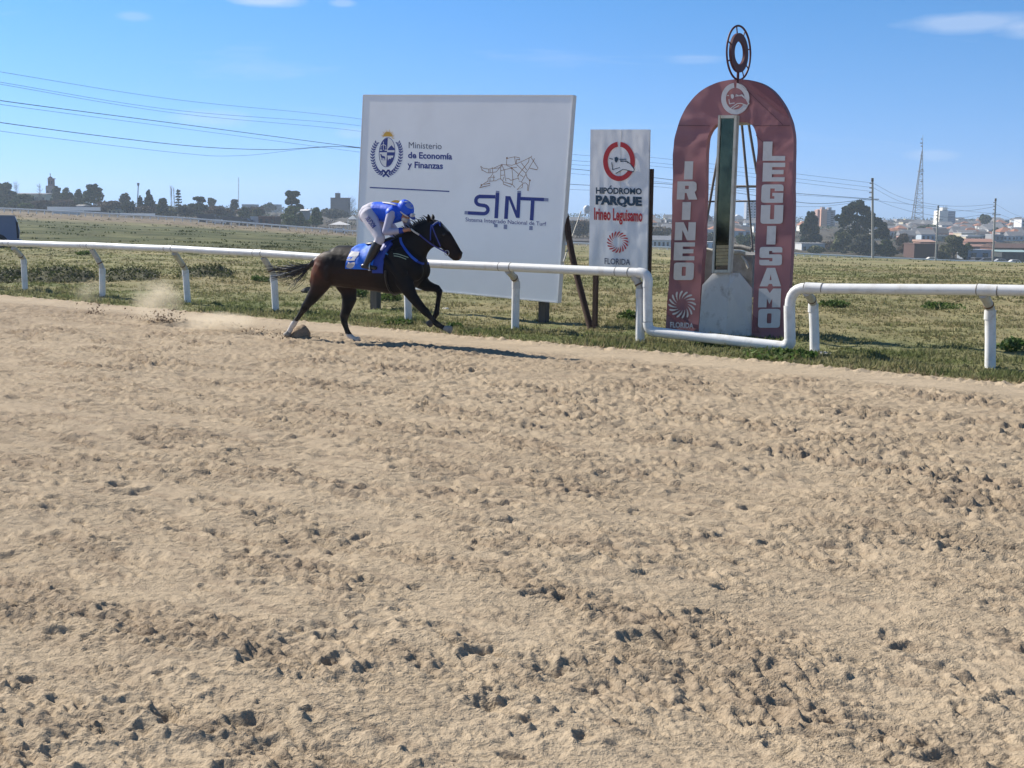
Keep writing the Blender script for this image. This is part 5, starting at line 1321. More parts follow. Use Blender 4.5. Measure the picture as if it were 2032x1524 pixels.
def wear(name, mb, m, vox=.008, sm=3):
    me = fuse(mb, vox, sm, name)
    if 'tint' not in me.color_attributes and False: pass
    me.materials.append(m); return link(name, me, rider, -RO)
mb = MB()
for sd in (-1, 1): leg(mb, sd, .010, 1); chain([P5(knee[sd], .068, .066), P5(lerp(knee[sd], ank[sd], .22), .064, .060)], mb)
chain([(-.455, 0, 1.80, .075, .12), (-.41, 0, 1.86, .12, .155), (-.32, 0, 1.885, .132, .162), (-.27, 0, 1.89, .125, .155)], mb)
for sd in (-1, 1): ball((-.41, sd * .075, 1.83), (.10, .09, .11), mb)
breeches = wear('breeches', mb, m_white)
BB_ = bvh(breeches.data)
mb = MB(); chain([(-.345, 0, 1.885, .124, .150), (-.25, 0, 1.892, .128, .158), (-.13, 0, 1.890, .124, .160), (-.02, 0, 1.885, .126, .172), (.07, 0, 1.88, .120, .180), (.15, 0, 1.872, .088, .12)], mb)
chain([(-.2, 0, 1.80, .06, .12), (.0, 0, 1.785, .075, .13), (.14, 0, 1.80, .05, .08)], mb)
for sd in (-1, 1): ball(np.array(sho[sd]) + np.array([-.01, -.012 * sd, -.01]), .082, mb)
vest = wear('vest', mb, m_vest)
VB = bvh(vest.data)
for sd in (-1, 1):
    mb = MB(); arm(mb, sd, .007, .86); wear('sleeve', mb, m_sleeve)
    mb = MB(); chain([P5(lerp(elb[sd], wri[sd], .86), .045, .044), P5(lerp(elb[sd], wri[sd], 1.0), .041, .040)], mb); wear('cuff', mb, m_blued, .006, 1)
    mb = MB(); kn, an = knee[sd], ank[sd]
    chain([P5(lerp(kn, an, .20), .070, .066), P5(lerp(kn, an, .5), .070, .064), P5(lerp(kn, an, .85), .058, .054), P5(an, .054, .050), P5(an + (an - kn) * .08, .050, .046)], mb)
    toe = an + np.array([.135, -.0 * sd, -.065]); heel = an + np.array([-.075, 0, -.045])
    chain([P5(heel, .034, .036), P5(an + np.array([.0, 0, -.05]), .042, .040), P5(toe, .028, .036)], mb)
    boot = wear('boot', mb, m_black)
    part('boot_mark', MB().tube([an + (kn - an) * .28 + np.array([-.045, -.045 * -sd * -1, 0]), an + (kn - an) * .36 + np.array([.0, .052 * sd, 0])], .006, 6), m_whitec, boot, (0, 0, 0))
    part('stirrup_iron', MB().tube([an + np.array([.06, .05 * sd * math.cos(a), -.06 + .075 * math.sin(a)]) for a in np.linspace(-.3, math.pi + .3, 12)] , .007, 6, cap=False), m_metal, horse, (0, 0, 0))
    part('stirrup_tread', MB().box(an + np.array([.06, 0, -.095]), (.035, .11, .014)), m_whitec if sd > 9 else m_metal, horse, (0, 0, 0))
    part('stirrup_leather', MB().tube([an + np.array([.06, 0, .02]), lerp(an, (-.14, .14 * sd, 1.43), .5) + np.array([0, .05 * sd, 0]), np.array([-.14, .14 * sd, 1.43])], .010, 6), m_black, horse, (0, 0, 0))
R4 = lambda x, y: (690 + x / 8.467, 380 + y / 8.467)
def patch(tree, pts, off, m, name, parent):
    mb = MB(); pp = [np.array(R4(*p)) for p in pts]; c_ = sum(pp) / len(pp)
    vs_ = [cast(tree, *c_, off)] + [cast(tree, *p, off) for p in pp]; n = len(pp)
    mb.add(vs_, [(0, 1 + i, 1 + (i + 1) % n) for i in range(n)]); return part(name, mb, m, parent, (0, 0, 0), fix=False)
patch(VB, [(575, 182), (640, 186), (720, 198), (800, 222), (850, 245), (780, 236), (680, 212), (590, 200)], .010, m_whitec, 'white_panel', vest)
# letters down the thigh
v_t, f_t = text_geo('KUDIM', .03)
w_ = v_t[:, 0].max(); mb = MB(); p0, p1 = np.array(R4(292, 452)), np.array(R4(420, 622)); ux = (p1 - p0) / w_; uy = np.array([ux[1], -ux[0]]) / np.linalg.norm(ux) * (9.0 / .69)
mb.add([cast(BB_, *(p0 + ux * q_[0] + uy * q_[1]), .005, -.2) for q_ in v_t], f_t)
part('lettering', mb, m_navy, breeches, (0, 0, 0), fix=False)
# helmet with peak and pom cover, goggles, chin cover
mb = MB()
ring_loft([(hp(-.012 - .2 * max(0, u_ - .06), 0, u_), fd * a_, np.array([0, 1.0, 0]) * b_) for u_, a_, b_ in ((.0, .115, .100), (.03, .128, .110), (.075, .128, .111), (.115, .110, .098), (.145, .078, .072), (.160, .03, .03))], mb)
ring_loft([(hp(-.055, 0, u_), fd * a_, np.array([0, 1.0, 0]) * b_) for u_, a_, b_ in ((-.06, .06, .09), (-.02, .07, .096), (.03, .075, .1))], mb)
helmet = wear('helmet', mb, m_vest, .006, 2)
mb = MB(); chain([P5(hp(.10, 0, .026), .014, .085), P5(hp(.145, 0, .020), .010, .078), P5(hp(.178, 0, .010), .006, .05)], mb)
part('peak', mb, m_blued, helmet, (0, 0, 0))
HB2 = bvh(helmet.data)
for pts, m_ in (([(960, 225), (1010, 190), (1060, 210), (1100, 285), (1060, 295), (1000, 270)], mat('pale_blue_panel', (.25, .32, .62), .6)), ([(930, 180), (985, 165), (1045, 180), (1000, 188)], m_whitec)):
    patch(HB2, pts, .006, m_, 'helmet_panel', helmet)
gg = part('goggles', chain([P5(hp(.078, -.052, .004), .020, .024), P5(hp(.092, 0, .008), .022, .024), P5(hp(.078, .052, .004), .020, .024)], MB(), side=fd), m_black, rider, RO)
part('goggle_strap', MB().tube([hp(.01 + .108 * math.cos(a), .098 * math.sin(a), .0) for a in np.linspace(.5, 2 * math.pi - .5, 22)], .010, 6), m_whitec, gg, RO)
part('mask', chain([P5(hp(.055, -.045, -.078), .030, .020), P5(hp(.092, 0, -.076), .032, .024), P5(hp(.055, .045, -.078), .030, .020)], MB(), side=fd), m_whitec, rider, RO)
part('spare_goggles', MB().box(hp(.135, -.02, .050), (.03, .085, .045), (fd, (0, 1, 0), fu)), m_whitec, helmet, (0, 0, 0))
part('hair', chain([P5(hp(-.085, -.03, -.06), .022, .03), P5(hp(-.080, .03, -.06), .022, .03)], MB(), side=fd), mat('brown_hair', (.10, .06, .035), .7), rider, RO)
HAZE = 0.0003
# ================================================================== far side: rail, trees, buildings, poles, wires
m_far = mat('far_foliage', (0.05, 0.06, 0.03), 0.85, attr=True, spec=0.1, back=0.15)
m_bark = mat('bark', (0.10, 0.085, 0.07), 0.9, var=.2)
m_bark_pale = mat('pale_bark', (0.30, 0.28, 0.25), 0.9, var=.2)
def basept(px, py=None, Y=None):
    """ground point under a photo column, either where the sight line meets the ground or at a distance"""
    if Y is None: return tg(px, py)
    d = ray(px, 500); x = d[0] / d[1] * Y
    return np.array([x, Y, float(terrain(x, Y))])
def zat(px, py, Y): return float(at(px, py, Y)[2])
PAL = dict(dark=[(0.036, 0.062, 0.024), (0.052, 0.084, 0.033), (0.080, 0.106, 0.046)], conifer=[(0.022, 0.038, 0.024), (0.032, 0.052, 0.030), (0.048, 0.064, 0.034)],
           olive=[(0.105, 0.118, 0.052), (0.140, 0.150, 0.070), (0.19, 0.18, 0.09)], green=[(0.070, 0.115, 0.034), (0.110, 0.150, 0.046), (0.16, 0.18, 0.07)],
           grey=[(0.072, 0.080, 0.060), (0.10, 0.105, 0.080), (0.13, 0.125, 0.10)], brown=[(0.100, 0.076, 0.056), (0.13, 0.098, 0.074), (0.165, 0.125, 0.096)])
def tree(label, px, w, ytop, ybase, Y, pal, shape='round', dens=1.0, group='trees beyond the far rail', name='tree', leaf=None):
    k = Y / FPX
    b = basept(px, Y=Y); ztop = zat(px, ytop, Y); zb = max(b[2], zat(px, ybase, Y)) ; h = ztop - zb; W_ = w * k / 2
    t_ = thing(name, b, label, 'tree' if name != 'bush' else 'bush', group)
    r = np.random.default_rng(int(px * 7 + ytop))
    mb = MB(); tr_h = (ztop - b[2])
    mb.tube([b - U * .3, b + U * tr_h * .45 + np.array([r.normal(0, .02) * h, 0, 0]), b + U * tr_h * .8], [max(.12, .035 * h), .022 * h + .05, .05], 6)
    lobes = []
    if shape == 'round':
        lobes = [((0, 0, zb + h * .52), (W_ * .72, W_ * .7, h * .45))]
        for q_ in range(9):
            a = r.uniform(0, 6.28); e = r.uniform(-.5, 1.2)
            lobes.append(((W_ * .62 * math.cos(a) * math.cos(e * .8), W_ * .62 * math.sin(a), zb + h * (.5 + .33 * math.sin(e))), (W_ * r.uniform(.28, .46),) * 2 + (h * r.uniform(.15, .26),)))
    elif shape == 'dome':
        lobes = [((0, 0, zb + h * .40), (W_ * .9, W_ * .8, h * .46))]
        for q_ in range(12):
            a = r.uniform(0, 3.14); x_ = math.cos(a)
            lobes.append(((W_ * .78 * x_, r.uniform(-.4, .4) * W_, zb + h * (.30 + .52 * math.sin(a))), (W_ * r.uniform(.18, .30),) * 2 + (h * r.uniform(.13, .20),)))
    elif shape == 'cone':
        for q_ in range(14):
            f = q_ / 13; ww = W_ * (1 - f) ** .8 * r.uniform(.75, 1.1) + .03 * W_
            lobes.append(((r.normal(0, .08) * W_, 0, zb + h * (.06 + .90 * f)), (ww, ww, h * .075)))
    elif shape == 'layer':                                           # tall airy tree, clumps on open limbs
        for q_ in range(26):
            f = r.uniform(.0, 1); ww = W_ * (1.0 - .62 * f)
            lobes.append(((r.uniform(-1, 1) * ww * .85, r.uniform(-1, 1) * ww * .6, zb + h * (.10 + .82 * f)), (W_ * r.uniform(.22, .38),) * 2 + (h * r.uniform(.06, .12),)))
    elif shape == 'mass':                                            # broad broken evergreen mass
        lobes = [((0, 0, zb + h * .36), (W_ * .70, W_ * .6, h * .34))]
        for q_ in range(34):
            f = r.uniform(0, 1) ** .9; ww = W_ * (1 - .80 * f ** 1.3)
            lobes.append(((r.uniform(-1, 1) * ww * .92, r.uniform(-1, 1) * ww * .6, zb + h * (.06 + .86 * f)), (W_ * r.uniform(.12, .24),) * 2 + (h * r.uniform(.07, .13),)))
    elif shape == 'tiers':
        for q_ in range(6):
            f = q_ / 5; ww = W_ * (1 - .55 * f)
            lobes.append(((0, 0, zb + h * (.08 + .86 * f)), (ww, ww, h * .045)))
    if shape in ('layer', 'round', 'tiers'):
        for c, rr2 in lobes[1::3]:
            mb.tube([b + U * (zb - b[2] + h * r.uniform(.05, .3)), b + np.array([c[0], c[1], c[2] - b[2]])], [.018 * h + .04, .03], 4)
    part('trunk', mb, m_bark, t_)
    lsz = leaf or max(.3, 4.3 * k)
    prs = []
    for c, rr2 in lobes:
        n = int(np.clip(50 * dens * (rr2[0] * rr2[2]) / (lsz * lsz), 30, 900))
        d = r.normal(0, 1, (n, 3)); d /= np.linalg.norm(d, axis=1)[:, None]
        p = b * [1, 1, 0] + np.array(c) + d * (r.uniform(.2, 1, (n, 1)) ** .4) * np.array(rr2)
        a = r.normal(0, 1, (n, 3)); a /= np.linalg.norm(a, axis=1)[:, None]
        bb = np.cross(a, r.normal(0, 1, (n, 3))); bb /= np.linalg.norm(bb, axis=1)[:, None]
        sz = lsz * r.uniform(.5, 1.3, (n, 1))
        v_ = np.stack([p - a * sz * .6, p + bb * sz * .4, p + a * sz * .6, p - bb * sz * .4], 1).reshape(-1, 3)
        tone = r.uniform(.75, 1.25)
        col = np.array(PAL[pal])[r.integers(0, 3, n)] * tone * r.uniform(.75, 1.3, (n, 1))
        prs.append((v_, np.repeat(col, 4, 0)))
    o = leaf_obj('crown', prs, t_, b, m_far)
    return t_
def bare_tree(label, px, w, ytop, ybase, Y, col='brown', group='trees beyond the far rail', n=60, upright=False):
    k = Y / FPX; b = basept(px, Y=Y); zt = zat(px, ytop, Y); h = zt - b[2]; W_ = w * k / 2
    t_ = thing('bare_tree', b, label, 'tree', group)
    r = np.random.default_rng(int(px * 3)); m = m_bark if col == 'brown' else m_bark_pale
    tk = max(.06, .35 * k)
    part('trunk', MB().tube([b - U * .3, b + U * h * .5, b + U * h], [tk * 1.6, tk, tk * .3], 5), m, t_)
    mb = MB()
    for q_ in range(n):
        z0 = r.uniform(.25, .85) * h; a = r.uniform(0, 6.28); L_ = W_ * r.uniform(.5, 1.0) * (1 if not upright else .7)
        s = b + U * z0; e = s + np.array([math.cos(a) * L_, math.sin(a) * L_, (L_ * r.uniform(.5, 1.3) if not upright else h * r.uniform(.12, .3))])
        if e[2] > zt: e[2] = zt - r.uniform(0, .1) * h
        mid_ = (s + e) / 2 + np.array([0, 0, -.1 * L_])
        mb.tube([s, mid_, e], [tk * .5, tk * .35, tk * .2], 4, cap=False)
        for w2 in range(3):
            e2 = mid_ + (e - mid_) * r.uniform(.1, 1) + r.normal(0, .25, 3) * L_ + np.array([0, 0, .2 * L_]); mb.tube([mid_ + (e - mid_) * .3 * w2, e2], [tk * .28, tk * .12], 3, cap=False)
    part('branch_crown', mb, m, t_)
    return t_
BM = {}
def bm(col, rough=.85):
    key = tuple(round(c_, 3) for c_ in col)
    if key not in BM: BM[key] = mat('wall_paint', key, rough, var=.10, scale=.6, stain=tuple(c_ * .6 for c_ in key), sscale=.5, sstr=.4)
    return BM[key]
m_glass = mat('window_dark', (0.03, 0.035, 0.045), 0.2, spec=.6)
WIN = {}
def building(label, px0, px1, ytop, ybase, Y, wall, roof=None, rtype='flat', depth=8.0, rise=6, win=None, yaw=0.0, cat='house', name='house', group='buildings of the town', side=None, zb=None, ov=.3, hidden=2.0):
    """box building whose front spans two photo columns at a distance; rise is the roof height in photo pixels"""
    k = Y / FPX; pc = (px0 + px1) / 2
    b = basept(pc, Y=Y); x0, x1 = at(px0, ybase, Y)[0], at(px1, ybase, Y)[0]; zt = zat(pc, ytop, Y)
    z0 = min(b[2], zat(pc, ybase, Y)) - hidden * 0
    W_ = x1 - x0; H_ = zt - z0; c = np.array([(x0 + x1) / 2, Y, z0])
    t_ = thing(name, c, label, cat, group, yaw)
    ca = [np.array([1, 0, 0]), np.array([0, 1, 0]), U]
    def lp(nm, mb, m, par=t_): return part(nm, mb, m, par, (0, 0, 0))
    lp('wall', MB().box((0, depth / 2, H_ / 2 - 1), (W_, depth, H_ + 2)), bm(wall))
    rm = bm(roof or wall); rh = rise * k
    if rtype == 'flat':
        lp('roof', MB().box((0, depth / 2, H_ + .12), (W_ + ov, depth + ov, .22)), rm)
    elif rtype == 'gable':                                            # ridge parallel to the front
        pr = [(-W_ / 2 - ov, -ov, H_), (-W_ / 2 - ov, depth + ov, H_), (-W_ / 2 - ov, depth / 2, H_ + rh)]
        lp('roof', MB().prism(pr, (W_ + 2 * ov, 0, 0)), rm)
    elif rtype == 'front':                                            # gable end to the front
        pr = [(-W_ / 2 - ov, -ov, H_), (W_ / 2 + ov, -ov, H_), (0, -ov, H_ + rh)]
        lp('roof', MB().prism(pr, (0, depth + 2 * ov, 0)), rm)
    elif rtype == 'hip':
        mb = MB(); q_ = min(W_, depth) * .4
        mb.add([(-W_ / 2 - ov, -ov, H_), (W_ / 2 + ov, -ov, H_), (W_ / 2 + ov, depth + ov, H_), (-W_ / 2 - ov, depth + ov, H_), (-W_ / 2 + q_, depth / 2, H_ + rh), (W_ / 2 - q_, depth / 2, H_ + rh)],
               [(0, 1, 5, 4), (1, 2, 5), (2, 3, 4, 5), (3, 0, 4), (0, 3, 2, 1)]); lp('roof', mb, rm)
    elif rtype == 'barrel':
        mb = MB(); aa = np.linspace(0, math.pi, 12); pr = [(-W_ / 2 * math.cos(a) * 1.02, -ov, H_ + rh * math.sin(a)) for a in aa]
        mb.prism(pr, (0, depth + ov, 0)); lp('roof', mb, rm)
    elif rtype == 'lean':
        lp('roof', MB().prism([(-W_ / 2 - ov, -ov, H_), (-W_ / 2 - ov, depth, H_ + rh), (-W_ / 2 - ov, depth, H_)], (W_ + 2 * ov, 0, 0)), rm)
    if win:
        nx, nz = win[0], win[1]; ww, wh = W_ / nx * .45, H_ / nz * .45
        me = MB().box((0, 0, 0), (ww, .12, wh)).mesh('window', [m_glass])
        for i in range(nx):
            for j in range(nz):
                link('window', me, t_, (-W_ / 2 + W_ * (i + .5) / nx, -.03, H_ * (j + .55) / nz))
    return t_, (W_, H_, depth)
# ---- far running rail
frail = thing('far_running_rail', basept(1600, Y=YF - 3), 'thin white running rail with short posts crossing the far side of the infield', 'railing')
pts = []
for px in np.arange(-100, 2140, 16.0):
    p = basept(px, Y=YF - 4); pts.append(p)
m_rail2 = mat('far_rail_white', (0.78, 0.78, 0.76), .5)
zrail = 1.15
for i in range(0, len(pts) - 1, 4):
    seg = pts[i:i + 5]
    part('rail_pipe', MB().tube([p + U * zrail for p in seg], .24, 6), m_rail2, frail)
me = MB().tube([(0, 0, -.4), (0, 0, zrail)], .15, 6).mesh('post', [m_rail2])
fl0 = np.array(frail.location)
for p in pts: link('post', me, frail, p - fl0)
me = None
# wide white boards along the far rail on the left
part('rail_board', MB().box(basept(150, Y=YF - 2) + U * 2.0, (15, .2, 1.0)), m_rail2, frail)
part('rail_board', MB().box(basept(275, Y=YF - 2) + U * 1.3, (10, .2, .8)), m_rail2, frail)
# ---- trees on the left
Yt = 420
T = tree
T('broad dark evergreen dome behind the van roof', 14, 66, 362, 405, 470, 'dark', 'mass')
T('dark green thicket in front of the church hall', 52, 74, 384, 414, 430, 'dark', 'mass')
T('small light green rounded bush below the church hall', 55, 34, 402, 417, 400, 'green', 'round', name='bush', group='bushes along the far rail')
T('dark tree right against the church tower', 118, 26, 369, 402, 500, 'dark', 'mass')
T('flat-topped dark tree two along from the church tower', 138, 38, 371, 404, 470, 'dark', 'mass')
T('dark bushy tree between the church and the big dome tree', 160, 26, 376, 408, 450, 'dark', 'mass')
T('largest dome-shaped tree past the church with grey-green crown', 190, 56, 364, 404, 440, 'dark', 'mass')
T('greyish leaning tree past the dome-shaped tree', 250, 32, 383, 420, 440, 'grey', 'layer')
T('dark low tree under the greyish leaning tree', 258, 28, 398, 425, 410, 'conifer', 'round')
T('small dark conifer at the side of the big pointed one', 281, 16, 389, 416, 430, 'conifer', 'cone')
T('big pointed dark conifer like a tent', 298, 30, 378, 412, 430, 'conifer', 'cone', 1.4)
T('round-headed green tree right of the pointed conifer', 326, 30, 392, 424, 420, 'dark', 'mass')
T('tiered monkey puzzle tree beside the bare poplars', 357, 15, 377, 410, 440, 'conifer', 'tiers')
T('spreading dark tree with two heads right of the monkey puzzle', 394, 42, 389, 420, 430, 'dark', 'layer', 1.5)
T('small dark round tree behind the two-headed tree', 422, 18, 392, 414, 560, 'dark', 'round')
T('grey scrubby tree low behind the far rail', 370, 44, 408, 430, 400, 'grey', 'round')
T('flat-crowned tree at the foot of the thin mast', 468, 22, 394, 424, 480, 'grey', 'layer')
T('low far grove left of the tall layered tree', 533, 34, 403, 422, 650, 'dark', 'round')
T('tall layered eucalypt rising over the round bushes', 581, 46, 373, 425, 430, 'dark', 'layer', 2.2)
T('large rounded light green tree below the layered eucalypt', 583, 66, 411, 449, 385, 'green', 'mass', 1.2)
T('rounded yellowish green tree next to the large rounded one', 628, 36, 412, 449, 380, 'green', 'mass', 1.2)
T('low grey trees under the square grey silo block', 665, 60, 414, 436, 520, 'grey', 'round')
for i, (px, w, y0, y1, lab) in enumerate(((85, 70, 398, 420, 'brown leafless thicket under the church tower'), (215, 60, 398, 420, 'brown leafless thicket under the dome-shaped tree'), (290, 50, 408, 424, 'brown leafless thicket under the pointed conifer'),
                                          (340, 46, 412, 430, 'olive scrub under the bare poplars'), (430, 60, 408, 428, 'brown leafless scrub under the two-headed tree'), (500, 60, 410, 430, 'grey brown scrub beyond the parked trucks'), (130, 60, 396, 418, 'dark brown scrub right of the church tower'))):
    T(lab, px, w, y0, y1, 415 + i * 6, 'brown' if 'brown' in lab else 'olive', 'round', 1.1, name='bush', group='scrub beyond the far rail')
bare_tree('tall thin bare poplar, the taller of two', 343, 9, 367, 418, 430, 'pale', n=40, upright=True)
bare_tree('slender bare poplar, the shorter of two', 348.5, 6, 371, 418, 432, 'pale', n=26, upright=True)
bare_tree('bare twiggy tree left of the church tower', 84, 16, 362, 400, 480)
bare_tree('bare tree standing over the evergreen dome behind the van', 38, 14, 356, 400, 490)
bare_tree('brown bare tree beside the billboard edge', 699, 20, 388, 446, 430, n=90)
# ---- trees on the right
T('dark evergreen left of the orange apartment block', 1605, 54, 418, 492, 420, 'conifer', 'mass', 1.5)
T('largest dark evergreen in front of the right end of the apartment block', 1697, 104, 390, 474, 415, 'conifer', 'mass', 1.7)
T('small dark tree on the shoulder of the largest evergreen', 1750, 36, 440, 476, 425, 'conifer', 'mass')
T('olive bushy tree below the largest evergreen', 1672, 52, 452, 508, 390, 'olive', 'mass', 1.3)
T('grey green wide bush behind the first utility pole', 1712, 84, 464, 514, 375, 'grey', 'mass', 1.3)
T('dark green shrub mass close by the first utility pole', 1757, 54, 476, 515, 372, 'dark', 'mass', 1.3)
T('pale olive bush in front of the low white house', 1620, 36, 488, 512, 370, 'olive', 'round', 1.2, name='bush', group='bushes along the far rail')
T('open olive tree in front of the blue-grey house', 1893, 62, 461, 519, 372, 'olive', 'layer', 2.6)
T('dark shrub under the open olive tree', 1915, 34, 484, 522, 370, 'dark', 'round')
T('dark round tree standing alone on the town skyline', 1951, 22, 425, 448, 700, 'dark', 'round', 1.3)
T('small green tree among houses beneath the skyline tree', 1838, 44, 446, 468, 620, 'dark', 'round')
T('purplish leafless bush near the brick house', 1790, 26, 462, 492, 420, 'brown', 'round', 1.1)
T('brown scrub left of the brick house', 1800, 40, 480, 514, 380, 'brown', 'round', 1.1, name='bush', group='scrub beyond the far rail')
T('grey brown scrub under the apartment block', 1648, 40, 478, 508, 395, 'brown', 'round', 1.1, name='bush', group='scrub beyond the far rail')
T('brown thicket on the slope between sign and billboard', 1150, 60, 436, 478, 430, 'brown', 'round', 1.0, name='bush', group='scrub beyond the far rail')
T('brown thicket on the slope between sign and arch', 1308, 60, 448, 476, 450, 'brown', 'round', 1.0, name='bush', group='scrub beyond the far rail')
T('dark green shrubs seen through the arch above the broken block', 1478, 46, 466, 492, 400, 'dark', 'round')
T('dark shrub at the foot of the arch opening', 1412, 30, 462, 486, 430, 'grey', 'round')
for i, px in enumerate((6, 34, 72, 104, 126, 150, 176, 206, 226, 240, 262, 312, 340, 366, 386, 406, 440, 456, 486, 512)):
    T('low dull tree in the unbroken band behind the far rail', px, 34, 396 + px * .026 + (i * 7 % 5), 420 + px * .03, 425 + i * 7 % 60, ('dark', 'grey', 'dark', 'olive')[i % 4], 'mass', .8, group='low trees in the band behind the far rail')
rt = np.random.default_rng(77)
for q_ in range(20):
    px, pyb = rt.uniform(1745, 2030), rt.uniform(452, 484); p_ = tg(px, pyb)
    if p_[1] > 380: T('small dark tree among the houses of the hillside', px, rt.uniform(12, 24), pyb - rt.uniform(8, 15), pyb, float(p_[1]), ('dark', 'grey', 'brown')[q_ % 3], 'mass', .8, group='small trees among the hillside houses')
# far wooded ridge, one mass
prs = []
r = np.random.default_rng(5)
for px in np.arange(-120, 2160, 5.0):
    ht = 7 + 4 * float(pn(np.array([px * .02]), np.array([1.5]))[0]) + 3 * r.random()
    Y = r.uniform(800, 1050); b = basept(px, Y=Y); k = Y / FPX
    n = 26; p = b + np.stack([r.normal(0, 5 * k, n), r.normal(0, 10, n), r.uniform(0, ht * k, n)], 1)
    a = r.normal(0, 1, (n, 3)); a /= np.linalg.norm(a, axis=1)[:, None]; bb = np.cross(a, r.normal(0, 1, (n, 3))); bb /= np.linalg.norm(bb, axis=1)[:, None]
    sz = 1.5 * k * r.uniform(.6, 1.4, (n, 1))
    v_ = np.stack([p - a * sz, p + bb * sz * .7, p + a * sz, p - bb * sz * .7], 1).reshape(-1, 3)
    prs.append((v_, np.repeat(np.array(PAL['grey' if r.random() < .5 else 'dark'])[r.integers(0, 3, n)], 4, 0)))
tag(leaf_obj('far_woods', prs, None, (0, 0, 0), m_far), 'distant wooded ridge along the whole skyline', 'woods', kind='stuff')
# brushy slope between far rail and town
prs = []
for px in np.arange(-60, 2120, 3.0):
    Y = r.uniform(372, 760); b = basept(px + r.uniform(-3, 3), Y=Y); k = Y / FPX; n = 30
    p = b + np.stack([r.normal(0, 4 * k, n), r.normal(0, 4, n), r.uniform(-.3, (4 + 8 * max(0, float(pn(np.array([px * .11]), np.array([Y * .02]))[0]))) * k, n)], 1)
    a = r.normal(0, 1, (n, 3)); a /= np.linalg.norm(a, axis=1)[:, None]; bb = np.cross(a, r.normal(0, 1, (n, 3))); bb /= np.linalg.norm(bb, axis=1)[:, None]
    sz = 1.5 * k * r.uniform(.6, 1.4, (n, 1))
    v_ = np.stack([p - a * sz, p + bb * sz * .7, p + a * sz, p - bb * sz * .7], 1).reshape(-1, 3)
    prs.append((v_, np.repeat(np.array(PAL[('brown', 'grey', 'dark', 'brown')[r.integers(0, 4)]])[r.integers(0, 3, n)], 4, 0)))
tag(leaf_obj('undergrowth', prs, None, (0, 0, 0), m_far), 'brown brush covering the slope below the town', 'undergrowth', kind='stuff')

# ---- buildings on the left
cream, white_, terra, greyw, brick, pink, bluew = (.52, .47, .33), (.66, .65, .62), (.30, .13, .085), (.26, .25, .25), (.16, .075, .055), (.42, .25, .20), (.26, .30, .37)
building('long low church hall with pale yellow gable walls and grey roof', 28, 92, 385, 402, 520, cream, (.17, .17, .18), 'gable', 14, 2.5, (5, 1), cat='church hall', name='church_hall', group=None)
tw = thing('church_tower', basept(99, Y=530), 'square church tower of two stages with small dome and cross', 'church tower')
def tb_(px0, px1, y0, y1, Y, dp, m, nm, par, rz=0):
    x0, x1 = at(px0, y1, Y)[0], at(px1, y1, Y)[0]; z1, z0 = zat((px0 + px1) / 2, y0, Y), zat((px0 + px1) / 2, y1, Y)
    return part(nm, MB().box(((x0 + x1) / 2, Y + dp / 2, (z0 + z1) / 2), (x1 - x0, dp, z1 - z0)), m, par)
m_tow = bm((.38, .30, .27)); m_tow2 = bm((.26, .16, .15)); m_dome = bm((.14, .10, .11))
tb_(92, 107, 370, 408, 530, 3.3, m_tow, 'lower_stage', tw); tb_(91, 108, 368.3, 370, 529.8, 3.8, m_tow, 'cornice', tw)
tb_(95, 105, 355, 368.3, 530.3, 2.3, m_tow2, 'belfry', tw); tb_(94, 106, 353.6, 355, 530, 2.8, m_tow, 'cornice', tw)
k_ = 531.5 / FPX; c_ = np.array([at(100, 354, 531.5)[0], 531.5, zat(100, 353.6, 531.5)])
part('dome', MB().tube([c_ + U * q_ * k_ for q_ in (0, 1, 2.2, 3.2, 3.9)], [4.6 * k_, 4.2 * k_, 3.0 * k_, 1.6 * k_, .4 * k_], 10), m_dome, tw)
part('cross', MB().box(c_ + U * 6.5 * k_, (.22, .22, 6 * k_)).box(c_ + U * 8 * k_, (2.2 * k_, .2, .22)), m_dome, tw)
for px in (97.5, 102.5): tb_(px - 1.1, px + 1.1, 358.5, 365, 530.2, .3, m_glass, 'window', tw)
for px in (95, 103): tb_(px - 1.2, px + 1.2, 378, 386, 529.9, .3, m_glass, 'window', tw)
building('long grey shed with pale roof edge under the dome-shaped tree', 165, 214, 409.5, 418, 425, (.10, .10, .12), (.52, .50, .48), 'flat', 9, cat='shed', name='shed', group=None, win=(6, 1))
building('small white shed at the end of the long grey shed', 152, 165, 408, 418, 424, white_, (.40, .38, .36), 'gable', 6, 2)
building('cream house half hidden by brush right of the long shed', 214, 240, 416, 425, 420, cream, (.24, .20, .18), 'gable', 7, 3, (3, 1))
building('white roadside wall panels along the far rail below the church', 106, 158, 417, 421, 366, white_, white_, 'flat', .4, cat='wall', name='boundary_wall', group=None, ov=0)
building('grey flat-roofed block on the skyline behind the mast', 480, 505, 406, 416, 800, (.20, .21, .23), (.2, .2, .22), 'flat', 14)
building('distant grey block left of the silo on the skyline', 530, 552, 406, 416, 900, (.18, .20, .22), None, 'flat', 14)
building('small red brick house left of the rounded green trees', 513, 546, 430, 445, 372, brick, (.34, .20, .13), 'flat', 9, 3, (3, 1))
building('pale blue shed between the trucks and the brick house', 497, 513, 431, 439, 374, (.45, .50, .55), (.5, .55, .6), 'flat', 6)
building('pale roofed shed between the rounded green trees', 594, 610, 418, 428, 395, (.30, .29, .28), (.62, .62, .62), 'lean', 6, 3)
sb = thing('silo_block', basept(673, Y=620), 'square windowless grey silo block with a penthouse on its roof', 'silo building')
tb_(656, 691, 393, 425, 620, 9, bm((.16, .135, .14)), 'wall', sb); tb_(665, 674, 383, 393, 620.5, 3, bm((.14, .12, .125)), 'penthouse', sb)
tb_(655.5, 691.5, 392.2, 393.3, 619.8, 9.4, bm((.13, .11, .115)), 'parapet', sb)
